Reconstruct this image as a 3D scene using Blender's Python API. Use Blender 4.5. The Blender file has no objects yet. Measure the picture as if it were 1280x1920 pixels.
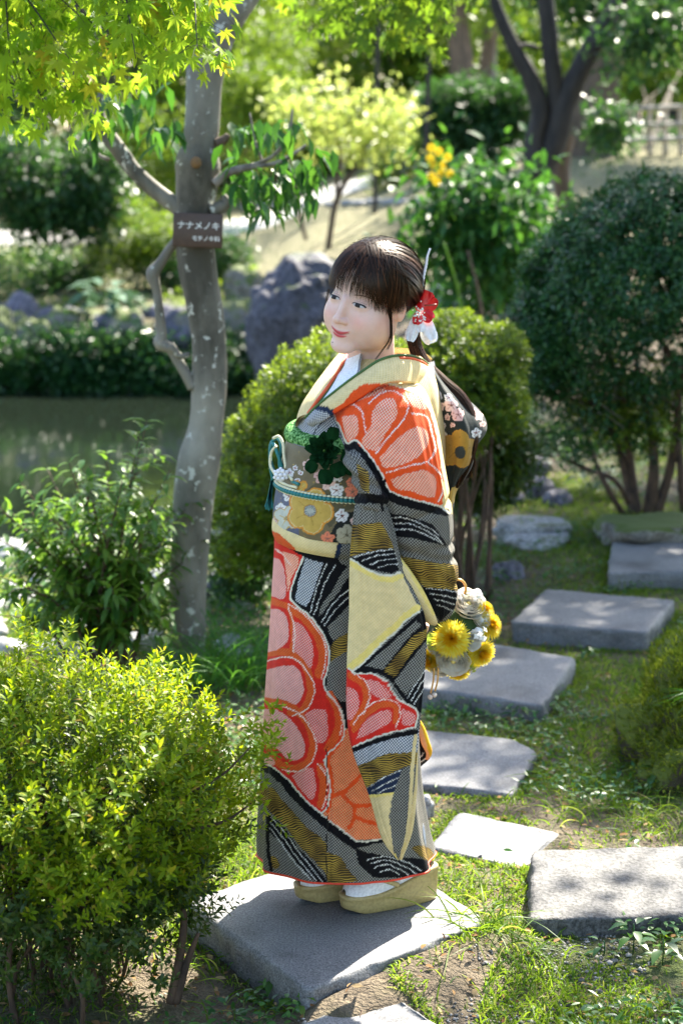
import bpy, math, random
import numpy as np
from mathutils import Vector, Matrix
rng = np.random.default_rng(7)
random.seed(7)
RAD = math.radians
SC = bpy.context.scene
COL = SC.collection

# ------------------------------------------------------------------ camera, sky, sun, exposure
F, PITCH, CAMZ = 3570.0, RAD(11.2), 2.0
YW = 4.55                                   # distance at which the woman stands
cam_d = bpy.data.cameras.new("camera")
cam_d.sensor_fit = 'VERTICAL'; cam_d.sensor_height = 36.0; cam_d.lens = 36.0 * F / 1920
cam_d.clip_start = 0.05; cam_d.clip_end = 900
cam_d.dof.use_dof = True; cam_d.dof.focus_distance = 4.60; cam_d.dof.aperture_fstop = 3.3
cam = bpy.data.objects.new("camera", cam_d); COL.objects.link(cam)
cam.location = (0, 0, CAMZ); cam.rotation_euler = (RAD(90) - PITCH, 0, 0)
SC.camera = cam

SUN_AZ, SUN_EL = RAD(27), RAD(46)           # behind the woman, to her right
world = bpy.data.worlds.new("World"); SC.world = world; world.use_nodes = True
wn = world.node_tree.nodes; wl = world.node_tree.links; wn.clear()
sky = wn.new('ShaderNodeTexSky'); sky.sky_type = 'NISHITA'; sky.sun_disc = False
sky.sun_elevation = SUN_EL; sky.sun_rotation = SUN_AZ; sky.air_density = 1.0; sky.dust_density = 1.5; sky.ozone_density = 1.0
bg = wn.new('ShaderNodeBackground'); bg.inputs['Strength'].default_value = 0.11
wo = wn.new('ShaderNodeOutputWorld')
wl.new(sky.outputs[0], bg.inputs[0]); wl.new(bg.outputs[0], wo.inputs[0])
sun_d = bpy.data.lights.new("sun", 'SUN'); sun_d.energy = 4.8; sun_d.angle = RAD(0.53); sun_d.color = (1.0, 0.93, 0.80)
sun = bpy.data.objects.new("sun", sun_d); COL.objects.link(sun)
SUN_DIR = Vector((math.sin(SUN_AZ) * math.cos(SUN_EL), math.cos(SUN_AZ) * math.cos(SUN_EL), math.sin(SUN_EL)))
sun.rotation_euler = SUN_DIR.to_track_quat('Z', 'Y').to_euler(); sun.location = (8, 20, 20)
SC.view_settings.view_transform = 'Standard'; SC.view_settings.look = 'None'
SC.view_settings.gamma = 1.0; SC.view_settings.use_curve_mapping = False
SC.view_settings.exposure = 2.45
try:
    SC.cycles.use_denoising = True; SC.cycles.denoiser = 'OPENIMAGEDENOISE'
    SC.cycles.max_bounces = 8; SC.cycles.diffuse_bounces = 2; SC.cycles.transparent_max_bounces = 8
    SC.cycles.sample_clamp_indirect = 8.0
except Exception: pass

# ------------------------------------------------------------------ projection helpers (photo pixels -> places)
cP, sP = math.cos(PITCH), math.sin(PITCH)
def ray(px, py):
    u = (px - 640) / F; v = (960 - py) / F
    return np.array((u, cP + v * sP, -sP + v * cP))
def at_y(px, py, Y):
    d = ray(px, py); t = Y / d[1]; return np.array((d[0] * t, Y, CAMZ + d[2] * t))
def at_z(px, py, z):
    d = ray(px, py); t = (z - CAMZ) / d[2]; return np.array((d[0] * t, d[1] * t, z))
def proj(V):
    x, y, z = V[:, 0], V[:, 1], V[:, 2] - CAMZ
    dep = y * cP - z * sP; up = y * sP + z * cP
    return 640 + F * x / dep, 960 - F * up / dep
def sst(a, b, x):
    t = np.clip((np.asarray(x, float) - a) / (b - a), 0, 1); return t * t * (3 - 2 * t)

# value noise, vectorised
def _h(i, j, k, s):
    n = (i * 73856093) ^ (j * 19349663) ^ (k * 83492791) ^ (s * 2654435761)
    n = (n ^ (n >> 13)) * 1274126177 & 0xffffffff
    n = (n ^ (n >> 16)) * 2246822519 & 0xffffffff
    return ((n ^ (n >> 15)) & 0xffff) / 65535.0
def vnoise(P, s=1.0, seed=0):
    P = np.asarray(P, float) * s
    I = np.floor(P).astype(np.int64); f = P - I; f = f * f * (3 - 2 * f)
    r = 0
    for a in (0, 1):
        wx = f[:, 0] if a else 1 - f[:, 0]
        for b in (0, 1):
            wy = f[:, 1] if b else 1 - f[:, 1]
            for c in (0, 1):
                wz = f[:, 2] if c else 1 - f[:, 2]
                r = r + wx * wy * wz * _h(I[:, 0] + a, I[:, 1] + b, I[:, 2] + c, seed)
    return r * 2 - 1
def fbm(P, s=1.0, o=4, seed=0):
    r = 0; a = 1.0; t = 0
    for i in range(o):
        r = r + a * vnoise(P, s * 2 ** i, seed + i * 17); t += a; a *= .5
    return r / t
def unit(a): return a / np.maximum(np.linalg.norm(a, axis=-1, keepdims=True), 1e-9)
def herm(ts, vs, t):                        # cubic Hermite through points (vs may be N or NxK)
    ts = np.asarray(ts, float); vs = np.asarray(vs, float); t = np.asarray(t, float)
    m = np.zeros_like(vs); d = np.diff(vs, axis=0) / (np.diff(ts)[:, None] if vs.ndim > 1 else np.diff(ts))
    m[1:-1] = (d[:-1] + d[1:]) / 2; m[0] = d[0]; m[-1] = d[-1]
    i = np.clip(np.searchsorted(ts, t, side='right') - 1, 0, len(ts) - 2)
    h = ts[i + 1] - ts[i]; u = (t - ts[i]) / h
    if vs.ndim > 1: u = u[:, None]; h = h[:, None]
    return ((2*u**3-3*u**2+1)*vs[i] + (u**3-2*u**2+u)*h*m[i] + (-2*u**3+3*u**2)*vs[i+1] + (u**3-u**2)*h*m[i+1])
def curve(pts, n, closed=False):
    pts = np.asarray(pts, float)
    if closed: pts = np.vstack([pts, pts[:1]])
    L = np.r_[0, np.cumsum(np.maximum(np.linalg.norm(np.diff(pts[:, :min(3, pts.shape[1])], axis=0), axis=1), 1e-6))]
    return herm(L / L[-1], pts, np.linspace(0, 1, n))

# ------------------------------------------------------------------ mesh building
class Geo:
    def __init__(s): s.v = []; s.f = []; s.n = 0
    def add(s, v, *fs):
        v = np.asarray(v, float).reshape(-1, 3); s.v.append(v)
        for f in fs:
            if len(f): s.f.append(np.asarray(f, np.int64) + s.n)
        s.n += len(v); return s
def make_mesh(name, geo, mat, smooth=True):
    me = bpy.data.meshes.new(name)
    V = np.vstack(geo.v); tot = [f.shape[1] * np.ones(len(f), np.int32) for f in geo.f]
    tot = np.concatenate(tot); li = np.concatenate([f.ravel() for f in geo.f]).astype(np.int32)
    me.vertices.add(len(V)); me.vertices.foreach_set('co', V.astype(np.float32).ravel())
    me.loops.add(len(li)); me.loops.foreach_set('vertex_index', li)
    me.polygons.add(len(tot)); me.polygons.foreach_set('loop_start', np.r_[0, np.cumsum(tot)[:-1]].astype(np.int32))
    try: me.polygons.foreach_set('loop_total', tot)
    except Exception: pass
    if smooth: me.polygons.foreach_set('use_smooth', np.ones(len(tot), bool))
    me.update(calc_edges=True); me.validate()
    if mat is not None: me.materials.append(mat)
    return me
def link(name, data, parent=None):
    o = bpy.data.objects.new(name, data); COL.objects.link(o)
    if parent is not None: o.parent = parent
    return o
def obj(name, geo, mat, parent=None, smooth=True, origin=None):
    me = make_mesh(name, geo, mat, smooth)
    o = link(name, me, parent)
    if parent is not None:                       # geometry is given in world space
        o.matrix_parent_inverse = Matrix.Translation(parent.location).inverted() if parent.parent is None else Matrix.Translation(parent.parent.location).inverted()
        if parent.parent is not None: o.matrix_parent_inverse = Matrix.Identity(4)
    return o
def empty(name, loc, label=None, cat=None, group=None, kind=None):
    o = bpy.data.objects.new(name, None); COL.objects.link(o)
    o.location = tuple(float(c) for c in loc); o.empty_display_size = .1
    tag(o, label, cat, group, kind); return o
def tag(o, label=None, cat=None, group=None, kind=None):
    if label: o['label'] = label
    if cat: o['category'] = cat
    if group: o['group'] = group
    if kind: o['kind'] = kind
    return o
def frame_from(d, up=None):                     # rows: d, side, normal  (vectorised)
    d = unit(np.asarray(d, float)); up = np.tile((0, 0, 1.0), (len(d), 1)) if up is None else np.asarray(up, float)
    s = np.cross(up, d); bad = np.linalg.norm(s, axis=1) < 1e-4; s[bad] = (1, 0, 0); s = unit(s)
    return d, s, np.cross(d, s)
def tube(path, rad, seg=8, cap=True, wob=0, seed=0):
    P = np.asarray(path, float); n = len(P); rad = np.broadcast_to(np.asarray(rad, float), (n,))
    T = unit(np.gradient(P, axis=0)); ref = np.array((1.0, 0, 0)) if abs(T[0][0]) < .9 else np.array((0, 1.0, 0))
    N = np.zeros_like(P); u = unit(ref - T[0] * (ref @ T[0])); N[0] = u
    for i in range(1, n):
        u = N[i-1] - T[i] * (N[i-1] @ T[i]); N[i] = unit(u)
    B = np.cross(T, N); a = np.linspace(0, 2*np.pi, seg, endpoint=False)
    V = P[:, None] + rad[:, None, None] * (np.cos(a)[None, :, None] * N[:, None] + np.sin(a)[None, :, None] * B[:, None])
    V = V.reshape(-1, 3)
    if wob: V = V + (V - np.repeat(P, seg, 0)) * (wob * fbm(V, 9, 3, seed))[:, None]
    i = np.arange(n-1)[:, None] * seg; j = np.arange(seg)[None]; k = (j + 1) % seg
    Q = np.stack([i + j, i + k, i + seg + k, i + seg + j], -1).reshape(-1, 4)
    if cap:
        V = np.vstack([V, P[:1], P[-1:]]); c0 = n*seg; jj = np.arange(seg); kk = (jj+1) % seg
        tr = np.vstack([np.stack([np.full(seg, c0), kk, jj], 1), np.stack([np.full(seg, c0+1), (n-1)*seg+jj, (n-1)*seg+kk], 1)])
        return V, Q, tr
    return V, Q, np.zeros((0, 3), int)
def grid_faces(nr, nc, wrap=False):
    m = nc if wrap else nc - 1
    i = np.arange(nr-1)[:, None] * nc; j = np.arange(m)[None]; k = (j + 1) % nc
    return np.stack([i + j, i + k, i + nc + k, i + nc + j], -1).reshape(-1, 4)
def sphere(c, r, seg=16, rings=10):
    th = np.linspace(0, np.pi, rings+1)[:, None]; ph = np.linspace(0, 2*np.pi, seg, endpoint=False)[None]
    V = np.stack([np.sin(th)*np.cos(ph), np.sin(th)*np.sin(ph), np.cos(th)+0*ph], -1).reshape(-1, 3)
    return V * np.asarray(r) + np.asarray(c), grid_faces(rings+1, seg, True)

# leaf templates: (along, side, normal), faces
def _t(v, *f): return np.array(v, float), [np.array(x) for x in f]
T_DIAMOND = _t([(0,0,0),(.45,-.5,.12),(1,0,-.05),(.45,.5,.12)], [[0,1,2],[0,2,3]])
T_LEAF = _t([(0,0,0),(.28,-.42,.14),(.62,-.42,.10),(1,0,-.22),(.62,.42,.10),(.28,.42,.14),(.5,0,.0)], [[0,1,2,6],[6,2,3,4],[0,6,4,5]])
T_LONG = _t([(0,0,0),(.3,-.5,.12),(.65,-.38,.04),(1,0,-.35),(.65,.38,.04),(.3,.5,.12),(.5,0,-.04)], [[0,1,2,6],[6,2,3,4],[0,6,4,5]])
T_BLADE = _t([(0,-.5,0),(0,.5,0),(.45,-.42,.0),(.45,.42,.0),(.8,-.25,0),(.8,.25,0),(1,0,0)], [[0,2,3,1],[2,4,5,3]], [[4,6,5]])
def _maple():
    lob = [(0,1),(42,.93),(-42,.93),(84,.72),(-84,.72),(128,.42),(-128,.42)]
    ang = sorted([a for a, _ in lob]); L = dict(lob); v = [(0,0,0)]
    seq = []
    for i, a in enumerate(ang):
        if i: m = (a + ang[i-1]) / 2; seq.append((m, .40 if abs(m) < 70 else .28))
        l = L[a]; seq += [(a-11.5, l*.60), (a-4, l*.86), (a, l), (a+4, l*.86), (a+11.5, l*.60)]
    seq = [(-170, .06)] + seq + [(170, .06)]
    for a, l in seq: v.append((l*math.cos(RAD(a)), l*math.sin(RAD(a)), -.28*l*l + .05*(1 if l > .5 else 0)))
    n = len(v); return _t(v, [[0, i, i+1] for i in range(1, n-1)])
T_MAPLE = _maple()
def leaves(geo, tmpl, pos, d, up=None, length=.05, width=.02, bend=None):
    tv, tf = tmpl; n = len(pos)
    if n == 0: return geo
    d, s, nn = frame_from(d, up); length = np.broadcast_to(length, (n,)); width = np.broadcast_to(width, (n,))
    V = (pos[:, None] + d[:, None] * (tv[None, :, 0:1] * length[:, None, None]) + s[:, None] * (tv[None, :, 1:2] * width[:, None, None])
         + nn[:, None] * (tv[None, :, 2:3] * width[:, None, None]))
    if bend is not None:
        V[..., 2] -= (np.broadcast_to(bend, (n,))[:, None] * length[:, None] * tv[None, :, 0] ** 2)
    k = len(tv); off = (np.arange(n) * k)
    geo.add(V.reshape(-1, 3), *[(f[None] + off[:, None, None]).reshape(-1, f.shape[1]) for f in tf])
    return geo
def rand_unit(n): return unit(rng.normal(size=(n, 3)))

# ------------------------------------------------------------------ materials
def new_mat(name):
    m = bpy.data.materials.new(name); m.use_nodes = True
    nt = m.node_tree; nt.nodes.clear(); out = nt.nodes.new('ShaderNodeOutputMaterial')
    b = nt.nodes.new('ShaderNodeBsdfPrincipled'); nt.links.new(b.outputs[0], out.inputs[0])
    return m, nt, b, out
def N(nt, t, **k):
    n = nt.nodes.new(t)
    for a, v in k.items():
        if a == 'inp':
            for q, w in v.items(): n.inputs[q].default_value = w
        else: setattr(n, a, v)
    return n
def ramp(nt, stops, fac=None, interp='LINEAR'):
    r = nt.nodes.new('ShaderNodeValToRGB'); e = r.color_ramp; e.interpolation = interp
    while len(e.elements) < len(stops): e.elements.new(.5)
    for q, (p, c) in zip(e.elements, stops): q.position = p; q.color = (*c, 1) if len(c) == 3 else c
    if fac is not None: nt.links.new(fac, r.inputs[0])
    return r
def noise_n(nt, scale, detail=4, rough=.55, coord='Object', vec=None):
    tc = N(nt, 'ShaderNodeTexCoord'); n = N(nt, 'ShaderNodeTexNoise', inp={'Scale': scale, 'Detail': detail, 'Roughness': rough})
    nt.links.new(vec if vec is not None else tc.outputs[coord], n.inputs['Vector']); return n
def bump(nt, b, h, strength=.3, dist=.01):
    u = N(nt, 'ShaderNodeBump', inp={'Strength': strength, 'Distance': dist})
    nt.links.new(h, u.inputs['Height']); nt.links.new(u.outputs[0], b.inputs['Normal']); return u
def simple(name, c, rough=.5, metal=0, bumps=None, spec=None):
    m, nt, b, o = new_mat(name); b.inputs['Base Color'].default_value = (*c, 1); b.inputs['Roughness'].default_value = rough; b.inputs['Metallic'].default_value = metal
    if spec is not None: b.inputs['Specular IOR Level'].default_value = spec
    nz = noise_n(nt, bumps[0] if bumps else 40, 3)
    mx = ramp(nt, [(.3, tuple(x*.8 for x in c)), (.7, tuple(min(1, x*1.15) for x in c))], nz.outputs[0]); nt.links.new(mx.outputs[0], b.inputs['Base Color'])
    if bumps: bump(nt, b, nz.outputs[0], bumps[1], bumps[2])
    return m
def leaf_mat(name, stops, trans=(.25,.4,.04), tw=.4, rough=.38, spec=.5):
    m, nt, b, out = new_mat(name)
    g = N(nt, 'ShaderNodeNewGeometry'); oi = N(nt, 'ShaderNodeObjectInfo')
    ad = N(nt, 'ShaderNodeMath', operation='ADD'); nt.links.new(g.outputs['Random Per Island'], ad.inputs[0]); nt.links.new(oi.outputs['Random'], ad.inputs[1])
    fr = N(nt, 'ShaderNodeMath', operation='FRACT'); nt.links.new(ad.outputs[0], fr.inputs[0])
    r = ramp(nt, stops, fr.outputs[0]); nt.links.new(r.outputs[0], b.inputs['Base Color'])
    b.inputs['Roughness'].default_value = rough; b.inputs['Specular IOR Level'].default_value = spec
    t = N(nt, 'ShaderNodeBsdfTranslucent')
    mxc = N(nt, 'ShaderNodeMix', data_type='RGBA', inp={0: .35}); nt.links.new(r.outputs[0], mxc.inputs[6]); mxc.inputs[7].default_value = (*trans, 1)
    nt.links.new(mxc.outputs[2], t.inputs[0])
    ms = N(nt, 'ShaderNodeMixShader', inp={0: tw}); nt.links.new(b.outputs[0], ms.inputs[1]); nt.links.new(t.outputs[0], ms.inputs[2]); nt.links.new(ms.outputs[0], out.inputs[0])
    return m
def bark_mat(name, c1, c2, scale=12, stretch=.25, spots=None, bs=.5):
    m, nt, b, o = new_mat(name)
    tc = N(nt, 'ShaderNodeTexCoord'); mp = N(nt, 'ShaderNodeMapping'); mp.inputs['Scale'].default_value = (1, 1, stretch); nt.links.new(tc.outputs['Object'], mp.inputs[0])
    n = noise_n(nt, scale, 6, .6, vec=mp.outputs[0]); r = ramp(nt, [(.35, c1), (.68, c2)], n.outputs[0]); col = r.outputs[0]
    if spots:
        v = noise_n(nt, spots[0], 5, .62); s = ramp(nt, [(spots[1], (0,0,0)), (spots[1]+.035, (1,1,1))], v.outputs[0])
        mx = N(nt, 'ShaderNodeMix', data_type='RGBA'); nt.links.new(s.outputs[0], mx.inputs[0]); nt.links.new(col, mx.inputs[6]); mx.inputs[7].default_value = (*spots[2], 1); col = mx.outputs[2]
    nt.links.new(col, b.inputs['Base Color']); b.inputs['Roughness'].default_value = .8
    bump(nt, b, n.outputs[0], bs, .01); return m
def stone_mat(name, dark, light, speck=220, rough=.75, moss=None, big=6, bs=.35):
    m, nt, b, o = new_mat(name)
    n1 = noise_n(nt, speck, 2, .7); n2 = noise_n(nt, big, 5, .6)
    r1 = ramp(nt, [(.34, dark), (.5, tuple((a+c)/2 for a, c in zip(dark, light))), (.66, light)], n1.outputs[0])
    r2 = ramp(nt, [(.30, (.42,.42,.42)), (.45, (.80,.80,.80)), (.7, (1.12,1.1,1.06))], n2.outputs[0])
    mx = N(nt, 'ShaderNodeMix', data_type='RGBA', blend_type='MULTIPLY', inp={0: 1.0}); nt.links.new(r1.outputs[0], mx.inputs[6]); nt.links.new(r2.outputs[0], mx.inputs[7]); col = mx.outputs[2]
    if moss:
        n3 = noise_n(nt, moss[0], 6, .65); g = N(nt, 'ShaderNodeNewGeometry'); sp = N(nt, 'ShaderNodeSeparateXYZ'); nt.links.new(g.outputs['Normal'], sp.inputs[0])
        a = N(nt, 'ShaderNodeMath', operation='MULTIPLY_ADD', inp={1: .35, 2: 0}); nt.links.new(sp.outputs[2], a.inputs[0])
        a2 = N(nt, 'ShaderNodeMath', operation='ADD'); nt.links.new(n3.outputs[0], a2.inputs[0]); nt.links.new(a.outputs[0], a2.inputs[1])
        s = ramp(nt, [(moss[1], (0,0,0)), (moss[1]+.1, (1,1,1))], a2.outputs[0])
        m2 = N(nt, 'ShaderNodeMix', data_type='RGBA'); nt.links.new(s.outputs[0], m2.inputs[0]); nt.links.new(col, m2.inputs[6]); m2.inputs[7].default_value = (*moss[2], 1); col = m2.outputs[2]
    nt.links.new(col, b.inputs['Base Color']); b.inputs['Roughness'].default_value = rough
    ad = N(nt, 'ShaderNodeMath', operation='MULTIPLY_ADD', inp={1: .3}); nt.links.new(n1.outputs[0], ad.inputs[0]); nt.links.new(n2.outputs[0], ad.inputs[2])
    bump(nt, b, ad.outputs[0], bs, .012); return m
M = {}
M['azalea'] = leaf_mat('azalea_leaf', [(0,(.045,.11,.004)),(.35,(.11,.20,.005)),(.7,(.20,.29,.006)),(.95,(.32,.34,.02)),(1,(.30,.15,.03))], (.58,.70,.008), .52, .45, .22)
M['azalea_dark'] = leaf_mat('azalea_shaded_leaf', [(0,(.015,.04,.006)),(.6,(.04,.085,.010)),(1,(.085,.11,.015))], (.2,.3,.02), .3, .4, .35)  # darker copy of the azalea leaf, with shade put into its colour
M['mound'] = leaf_mat('mound_leaf', [(0,(.02,.058,.008)),(.5,(.055,.12,.012)),(1,(.14,.20,.02))], (.50,.64,.012), .48, .4, .25)
M['holly'] = leaf_mat('holly_leaf', [(0,(.007,.040,.011)),(.6,(.015,.068,.017)),(1,(.045,.118,.024))], (.08,.26,.02), .2, .34, .30)
M['maple'] = leaf_mat('maple_leaf', [(0,(.08,.22,.010)),(.6,(.17,.32,.012)),(.95,(.34,.38,.02)),(1,(.4,.15,.02))], (.72,.98,.06), .68, .5, .25)
M['maple_green'] = leaf_mat('maple_green_leaf', [(0,(.035,.10,.008)),(.6,(.08,.17,.010)),(1,(.2,.25,.015))], (.34,.52,.03), .55, .5, .3)
M['nandina'] = leaf_mat('shrub_leaf', [(0,(.03,.10,.015)),(.5,(.07,.17,.025)),(1,(.15,.24,.03))], (.36,.6,.035), .5, .38, .4)
M['broad'] = leaf_mat('broad_leaf', [(0,(.012,.06,.015)),(.6,(.025,.10,.02)),(1,(.07,.16,.025))], (.16,.42,.02), .36, .46, .28)
M['far_green'] = leaf_mat('far_leaf', [(0,(.02,.065,.012)),(.5,(.06,.13,.016)),(1,(.16,.22,.025))], (.42,.6,.03), .54, .42, .24)
M['far_yellow'] = leaf_mat('far_yellow_leaf', [(0,(.16,.25,.04)),(.5,(.30,.36,.07)),(1,(.46,.46,.12))], (.72,.82,.20), .58, .4, .5)
M['far_dark'] = leaf_mat('far_dark_leaf', [(0,(.008,.035,.014)),(.6,(.018,.065,.020)),(1,(.05,.11,.028))], (.14,.34,.03), .34, .40, .28)
M['grass'] = leaf_mat('grass_blade', [(0,(.035,.10,.010)),(.5,(.08,.17,.014)),(.85,(.17,.24,.03)),(1,(.34,.29,.10))], (.46,.66,.02), .5, .45, .2)
M['liriope'] = leaf_mat('liriope_blade', [(0,(.02,.10,.012)),(.7,(.045,.16,.018)),(1,(.10,.22,.03))], (.2,.5,.03), .42, .35, .35)
M['moss'] = leaf_mat('moss_tuft', [(0,(.06,.10,.008)),(.6,(.15,.20,.012)),(1,(.28,.30,.03))], (.4,.48,.02), .4, .8, .1)
M['cover'] = leaf_mat('cover_leaf', [(0,(.015,.07,.02)),(.6,(.04,.13,.025)),(1,(.10,.20,.04))], (.2,.42,.05), .35, .35, .35)
M['dry'] = leaf_mat('dry_leaf', [(0,(.13,.06,.025)),(.5,(.26,.15,.06)),(1,(.38,.27,.14))], (.3,.18,.06), .2, .8, .1)
M['hosta'] = leaf_mat('hosta_leaf', [(0,(.05,.12,.07)),(1,(.14,.22,.15))], (.15,.3,.12), .2, .6, .12)
M['yellow'] = leaf_mat('yellow_petal', [(0,(.75,.5,.01)),(1,(.85,.65,.03))], (.9,.7,.05), .3, .5, .3)
M['trunk'] = bark_mat('grey_bark', (.05,.045,.032), (.27,.25,.20), 5, .45, (24, .60, (.46,.46,.40)), .6)  # strong tone contrast of the bark also imitates lit and dark patches
M['bark_dark'] = bark_mat('dark_bark', (.010,.008,.007), (.032,.025,.02), 14, .3)
M['bark_brown'] = bark_mat('brown_bark', (.05,.035,.022), (.15,.10,.065), 8, .25)
M['twig'] = bark_mat('twig_bark', (.03,.018,.011), (.11,.062,.035), 25, .5)
M['twig_grey'] = bark_mat('grey_twig_bark', (.12,.10,.085), (.32,.29,.25), 25, .5)
M['slab'] = stone_mat('granite', (.075,.075,.08), (.265,.265,.27), 210, .6, None, 4, .35)
M['slab_rough'] = stone_mat('rough_granite', (.032,.031,.030), (.145,.14,.136), 90, .75, None, 12, 1.0)
M['rock'] = stone_mat('boulder_stone', (.045,.043,.058), (.17,.16,.20), 30, .8, (5, .80, (.05,.07,.02)), 3, .9)
M['rock_dark'] = stone_mat('dark_boulder_stone', (.028,.027,.036), (.11,.105,.13), 30, .8, (5, .80, (.04,.06,.02)), 3, .9); M['rock_shadow'] = stone_mat('shadow_stone', (.012,.012,.013), (.05,.05,.05), 30, .6, (4, .7, (.02,.04,.01)), 3, .6)  # second stone, unused, is darkened to stand in for waterline shadow
M['rock_pale'] = stone_mat('pale_stone', (.17,.17,.175), (.42,.42,.42), 60, .7, (5, .86, (.09,.10,.04)), 4, .5)
M['moss_rock'] = stone_mat('moss_cushion', (.04,.032,.018), (.085,.07,.035), 90, .95, (6, .52, (.085,.11,.012)), 4, 1.0)
M['rock_moss'] = stone_mat('mossy_stone', (.10,.09,.075), (.28,.26,.22), 50, .85, (4, .62, (.07,.095,.015)), 4, .6)
# ------------------------------------------------------------------ terrain
WATER_Z = -0.34
RIDGE = (at_z(640, 1850, .1)[:2], at_z(925, 1735, .1)[:2])     # soil banked up against the front slab
def gz0(x, y):
    x = np.asarray(x, float); y = np.asarray(y, float)
    side = sst(-.10, .12, x / np.maximum(y, 3))
    z = sst(8.5, 25, y) * (.72 + 1.05 * side) + sst(26, 70, y) * 1.6
    z = z + .10 * sst(6.8, 9.5, y) * sst(.3, 1.2, x) - .16 * sst(7.2, 9.6, y) * sst(-.2, -1.0, x)
    P = np.stack([x, y, 0 * x], -1).reshape(-1, 3)
    z = z + .03 * np.exp(-(((x-.30)**2 + (y-4.13)**2)/.25**2)) + .03*np.exp(-(((x-.75)**2 + (y-4.4)**2)/.35**2))
    a_, b_ = RIDGE; ab = b_ - a_; h_ = np.clip(((x-a_[0])*ab[0] + (y-a_[1])*ab[1])/(ab @ ab), 0, 1); z = z + .072*np.exp(-(((x-a_[0]-h_*ab[0])**2 + (y-a_[1]-h_*ab[1])**2)/.12**2))
    nz = vnoise(P, .8, 3).reshape(x.shape)
    wob = .35 * vnoise(P, .45, 9).reshape(x.shape)
    d = np.minimum(np.minimum(y - 10.3 + wob, 17.9 - y + wob), -.45 - x + wob)
    k = sst(-.1, .45, d)
    z = z * (1 - k) + k * (-.9)
    return z + .02 * nz * (1 - k) + .012 * vnoise(P, 3.1, 5).reshape(x.shape)
def gz(x, y): return float(gz0(np.array([x]), np.array([y]))[0])
def hit(px, py, lift=0):                          # where the ray through a photo pixel meets the ground
    d = ray(px, py); t = np.linspace(2, 70, 2400); P = d[None] * t[:, None] + np.array((0, 0, CAMZ))
    under = P[:, 2] < gz0(P[:, 0], P[:, 1]) + lift
    i = int(np.argmax(under)) if under.any() else len(t) - 1
    return P[i]
ys = np.r_[np.linspace(-8, 2, 14), np.linspace(2.1, 12, 190), 12 * 1.016 ** np.arange(1, 130), np.array((110, 150, 220, 320, 420))]
us = np.linspace(-1, 1, 241); us = np.sign(us) * np.abs(us) ** 1.5
Yg = np.repeat(ys, 241); Xg = np.tile(us, len(ys)) * (5 + .85 * np.abs(Yg))
Zg = gz0(Xg, Yg)
g = Geo().add(np.stack([Xg, Yg, Zg], -1), grid_faces(len(ys), 241))
def ground_mat():
    m, nt, b, o = new_mat('ground_soil')
    n1 = noise_n(nt, 1.3, 6, .6); n2 = noise_n(nt, 14, 6, .65); n3 = noise_n(nt, 90, 3, .6)
    soil = ramp(nt, [(.3, (.06,.043,.026)), (.7, (.20,.155,.10))], n2.outputs[0])
    grs = ramp(nt, [(.3, (.03,.055,.008)), (.7, (.10,.135,.016))], n3.outputs[0])
    f = ramp(nt, [(.48, (0,0,0)), (.66, (1,1,1))], n1.outputs[0])
    mx = N(nt, 'ShaderNodeMix', data_type='RGBA'); nt.links.new(f.outputs[0], mx.inputs[0]); nt.links.new(soil.outputs[0], mx.inputs[6]); nt.links.new(grs.outputs[0], mx.inputs[7])
    # far lawn is dry and straw coloured
    tc = N(nt, 'ShaderNodeTexCoord'); sp = N(nt, 'ShaderNodeSeparateXYZ'); nt.links.new(tc.outputs['Object'], sp.inputs[0])
    mr = N(nt, 'ShaderNodeMapRange', inp={1: 15, 2: 21}); nt.links.new(sp.outputs[1], mr.inputs[0])
    straw = ramp(nt, [(.35, (.10,.11,.035)), (.65, (.30,.26,.15))], n2.outputs[0])
    m2 = N(nt, 'ShaderNodeMix', data_type='RGBA'); nt.links.new(mr.outputs[0], m2.inputs[0]); nt.links.new(mx.outputs[2], m2.inputs[6]); nt.links.new(straw.outputs[0], m2.inputs[7])
    nt.links.new(m2.outputs[2], b.inputs['Base Color']); b.inputs['Roughness'].default_value = .95
    ad = N(nt, 'ShaderNodeMath', operation='ADD'); nt.links.new(n2.outputs[0], ad.inputs[0]); nt.links.new(n3.outputs[0], ad.inputs[1]); bump(nt, b, ad.outputs[0], 1.0, .03); return m
M['ground'] = ground_mat()
tag(obj('ground', g, M['ground']), kind='structure')

# pond
m, nt, b, o = new_mat('pond_water')
b.inputs['Base Color'].default_value = (.008,.012,.008,1); b.inputs['Roughness'].default_value = .04; b.inputs['IOR'].default_value = 1.33
nw = noise_n(nt, 5, 3, .5); bump(nt, b, nw.outputs[0], .12, .02); M['water'] = m
xs = np.linspace(-16, 1.2, 30); yy = np.linspace(9.0, 19.5, 24); XX, YY = np.meshgrid(xs, yy)
tag(obj('pond_water', Geo().add(np.stack([XX, YY, 0*XX + WATER_Z], -1), grid_faces(24, 30)), m), kind='structure')

# pale garden path far behind, left; runs on to the right behind the yellow maple
def path_strip(name, pts, w, mat):
    c = curve(pts, 60); t = unit(np.gradient(c, axis=0)); nrm = np.stack([-t[:, 1], t[:, 0]], -1)
    rows = []
    for k in np.linspace(-1, 1, 9):
        q = c + nrm * (k * w / 2); rows.append(np.stack([q[:, 0], q[:, 1], gz0(q[:, 0], q[:, 1]) + .05 - .05 * abs(k) ** 6], -1))
    V = np.stack(rows, 1).reshape(-1, 3)
    return tag(obj(name, Geo().add(V, grid_faces(60, 9)), mat), kind='structure')
M['path'] = stone_mat('pale_gravel', (.38,.37,.36), (.68,.66,.63), 40, .9, None, 2, .3)
path_strip('garden_path', [(-12, 27.5), (-6, 27.2), (-2.5, 27.6), (1.0, 29.5), (4, 31.5)], 3.2, M['path'])

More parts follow.
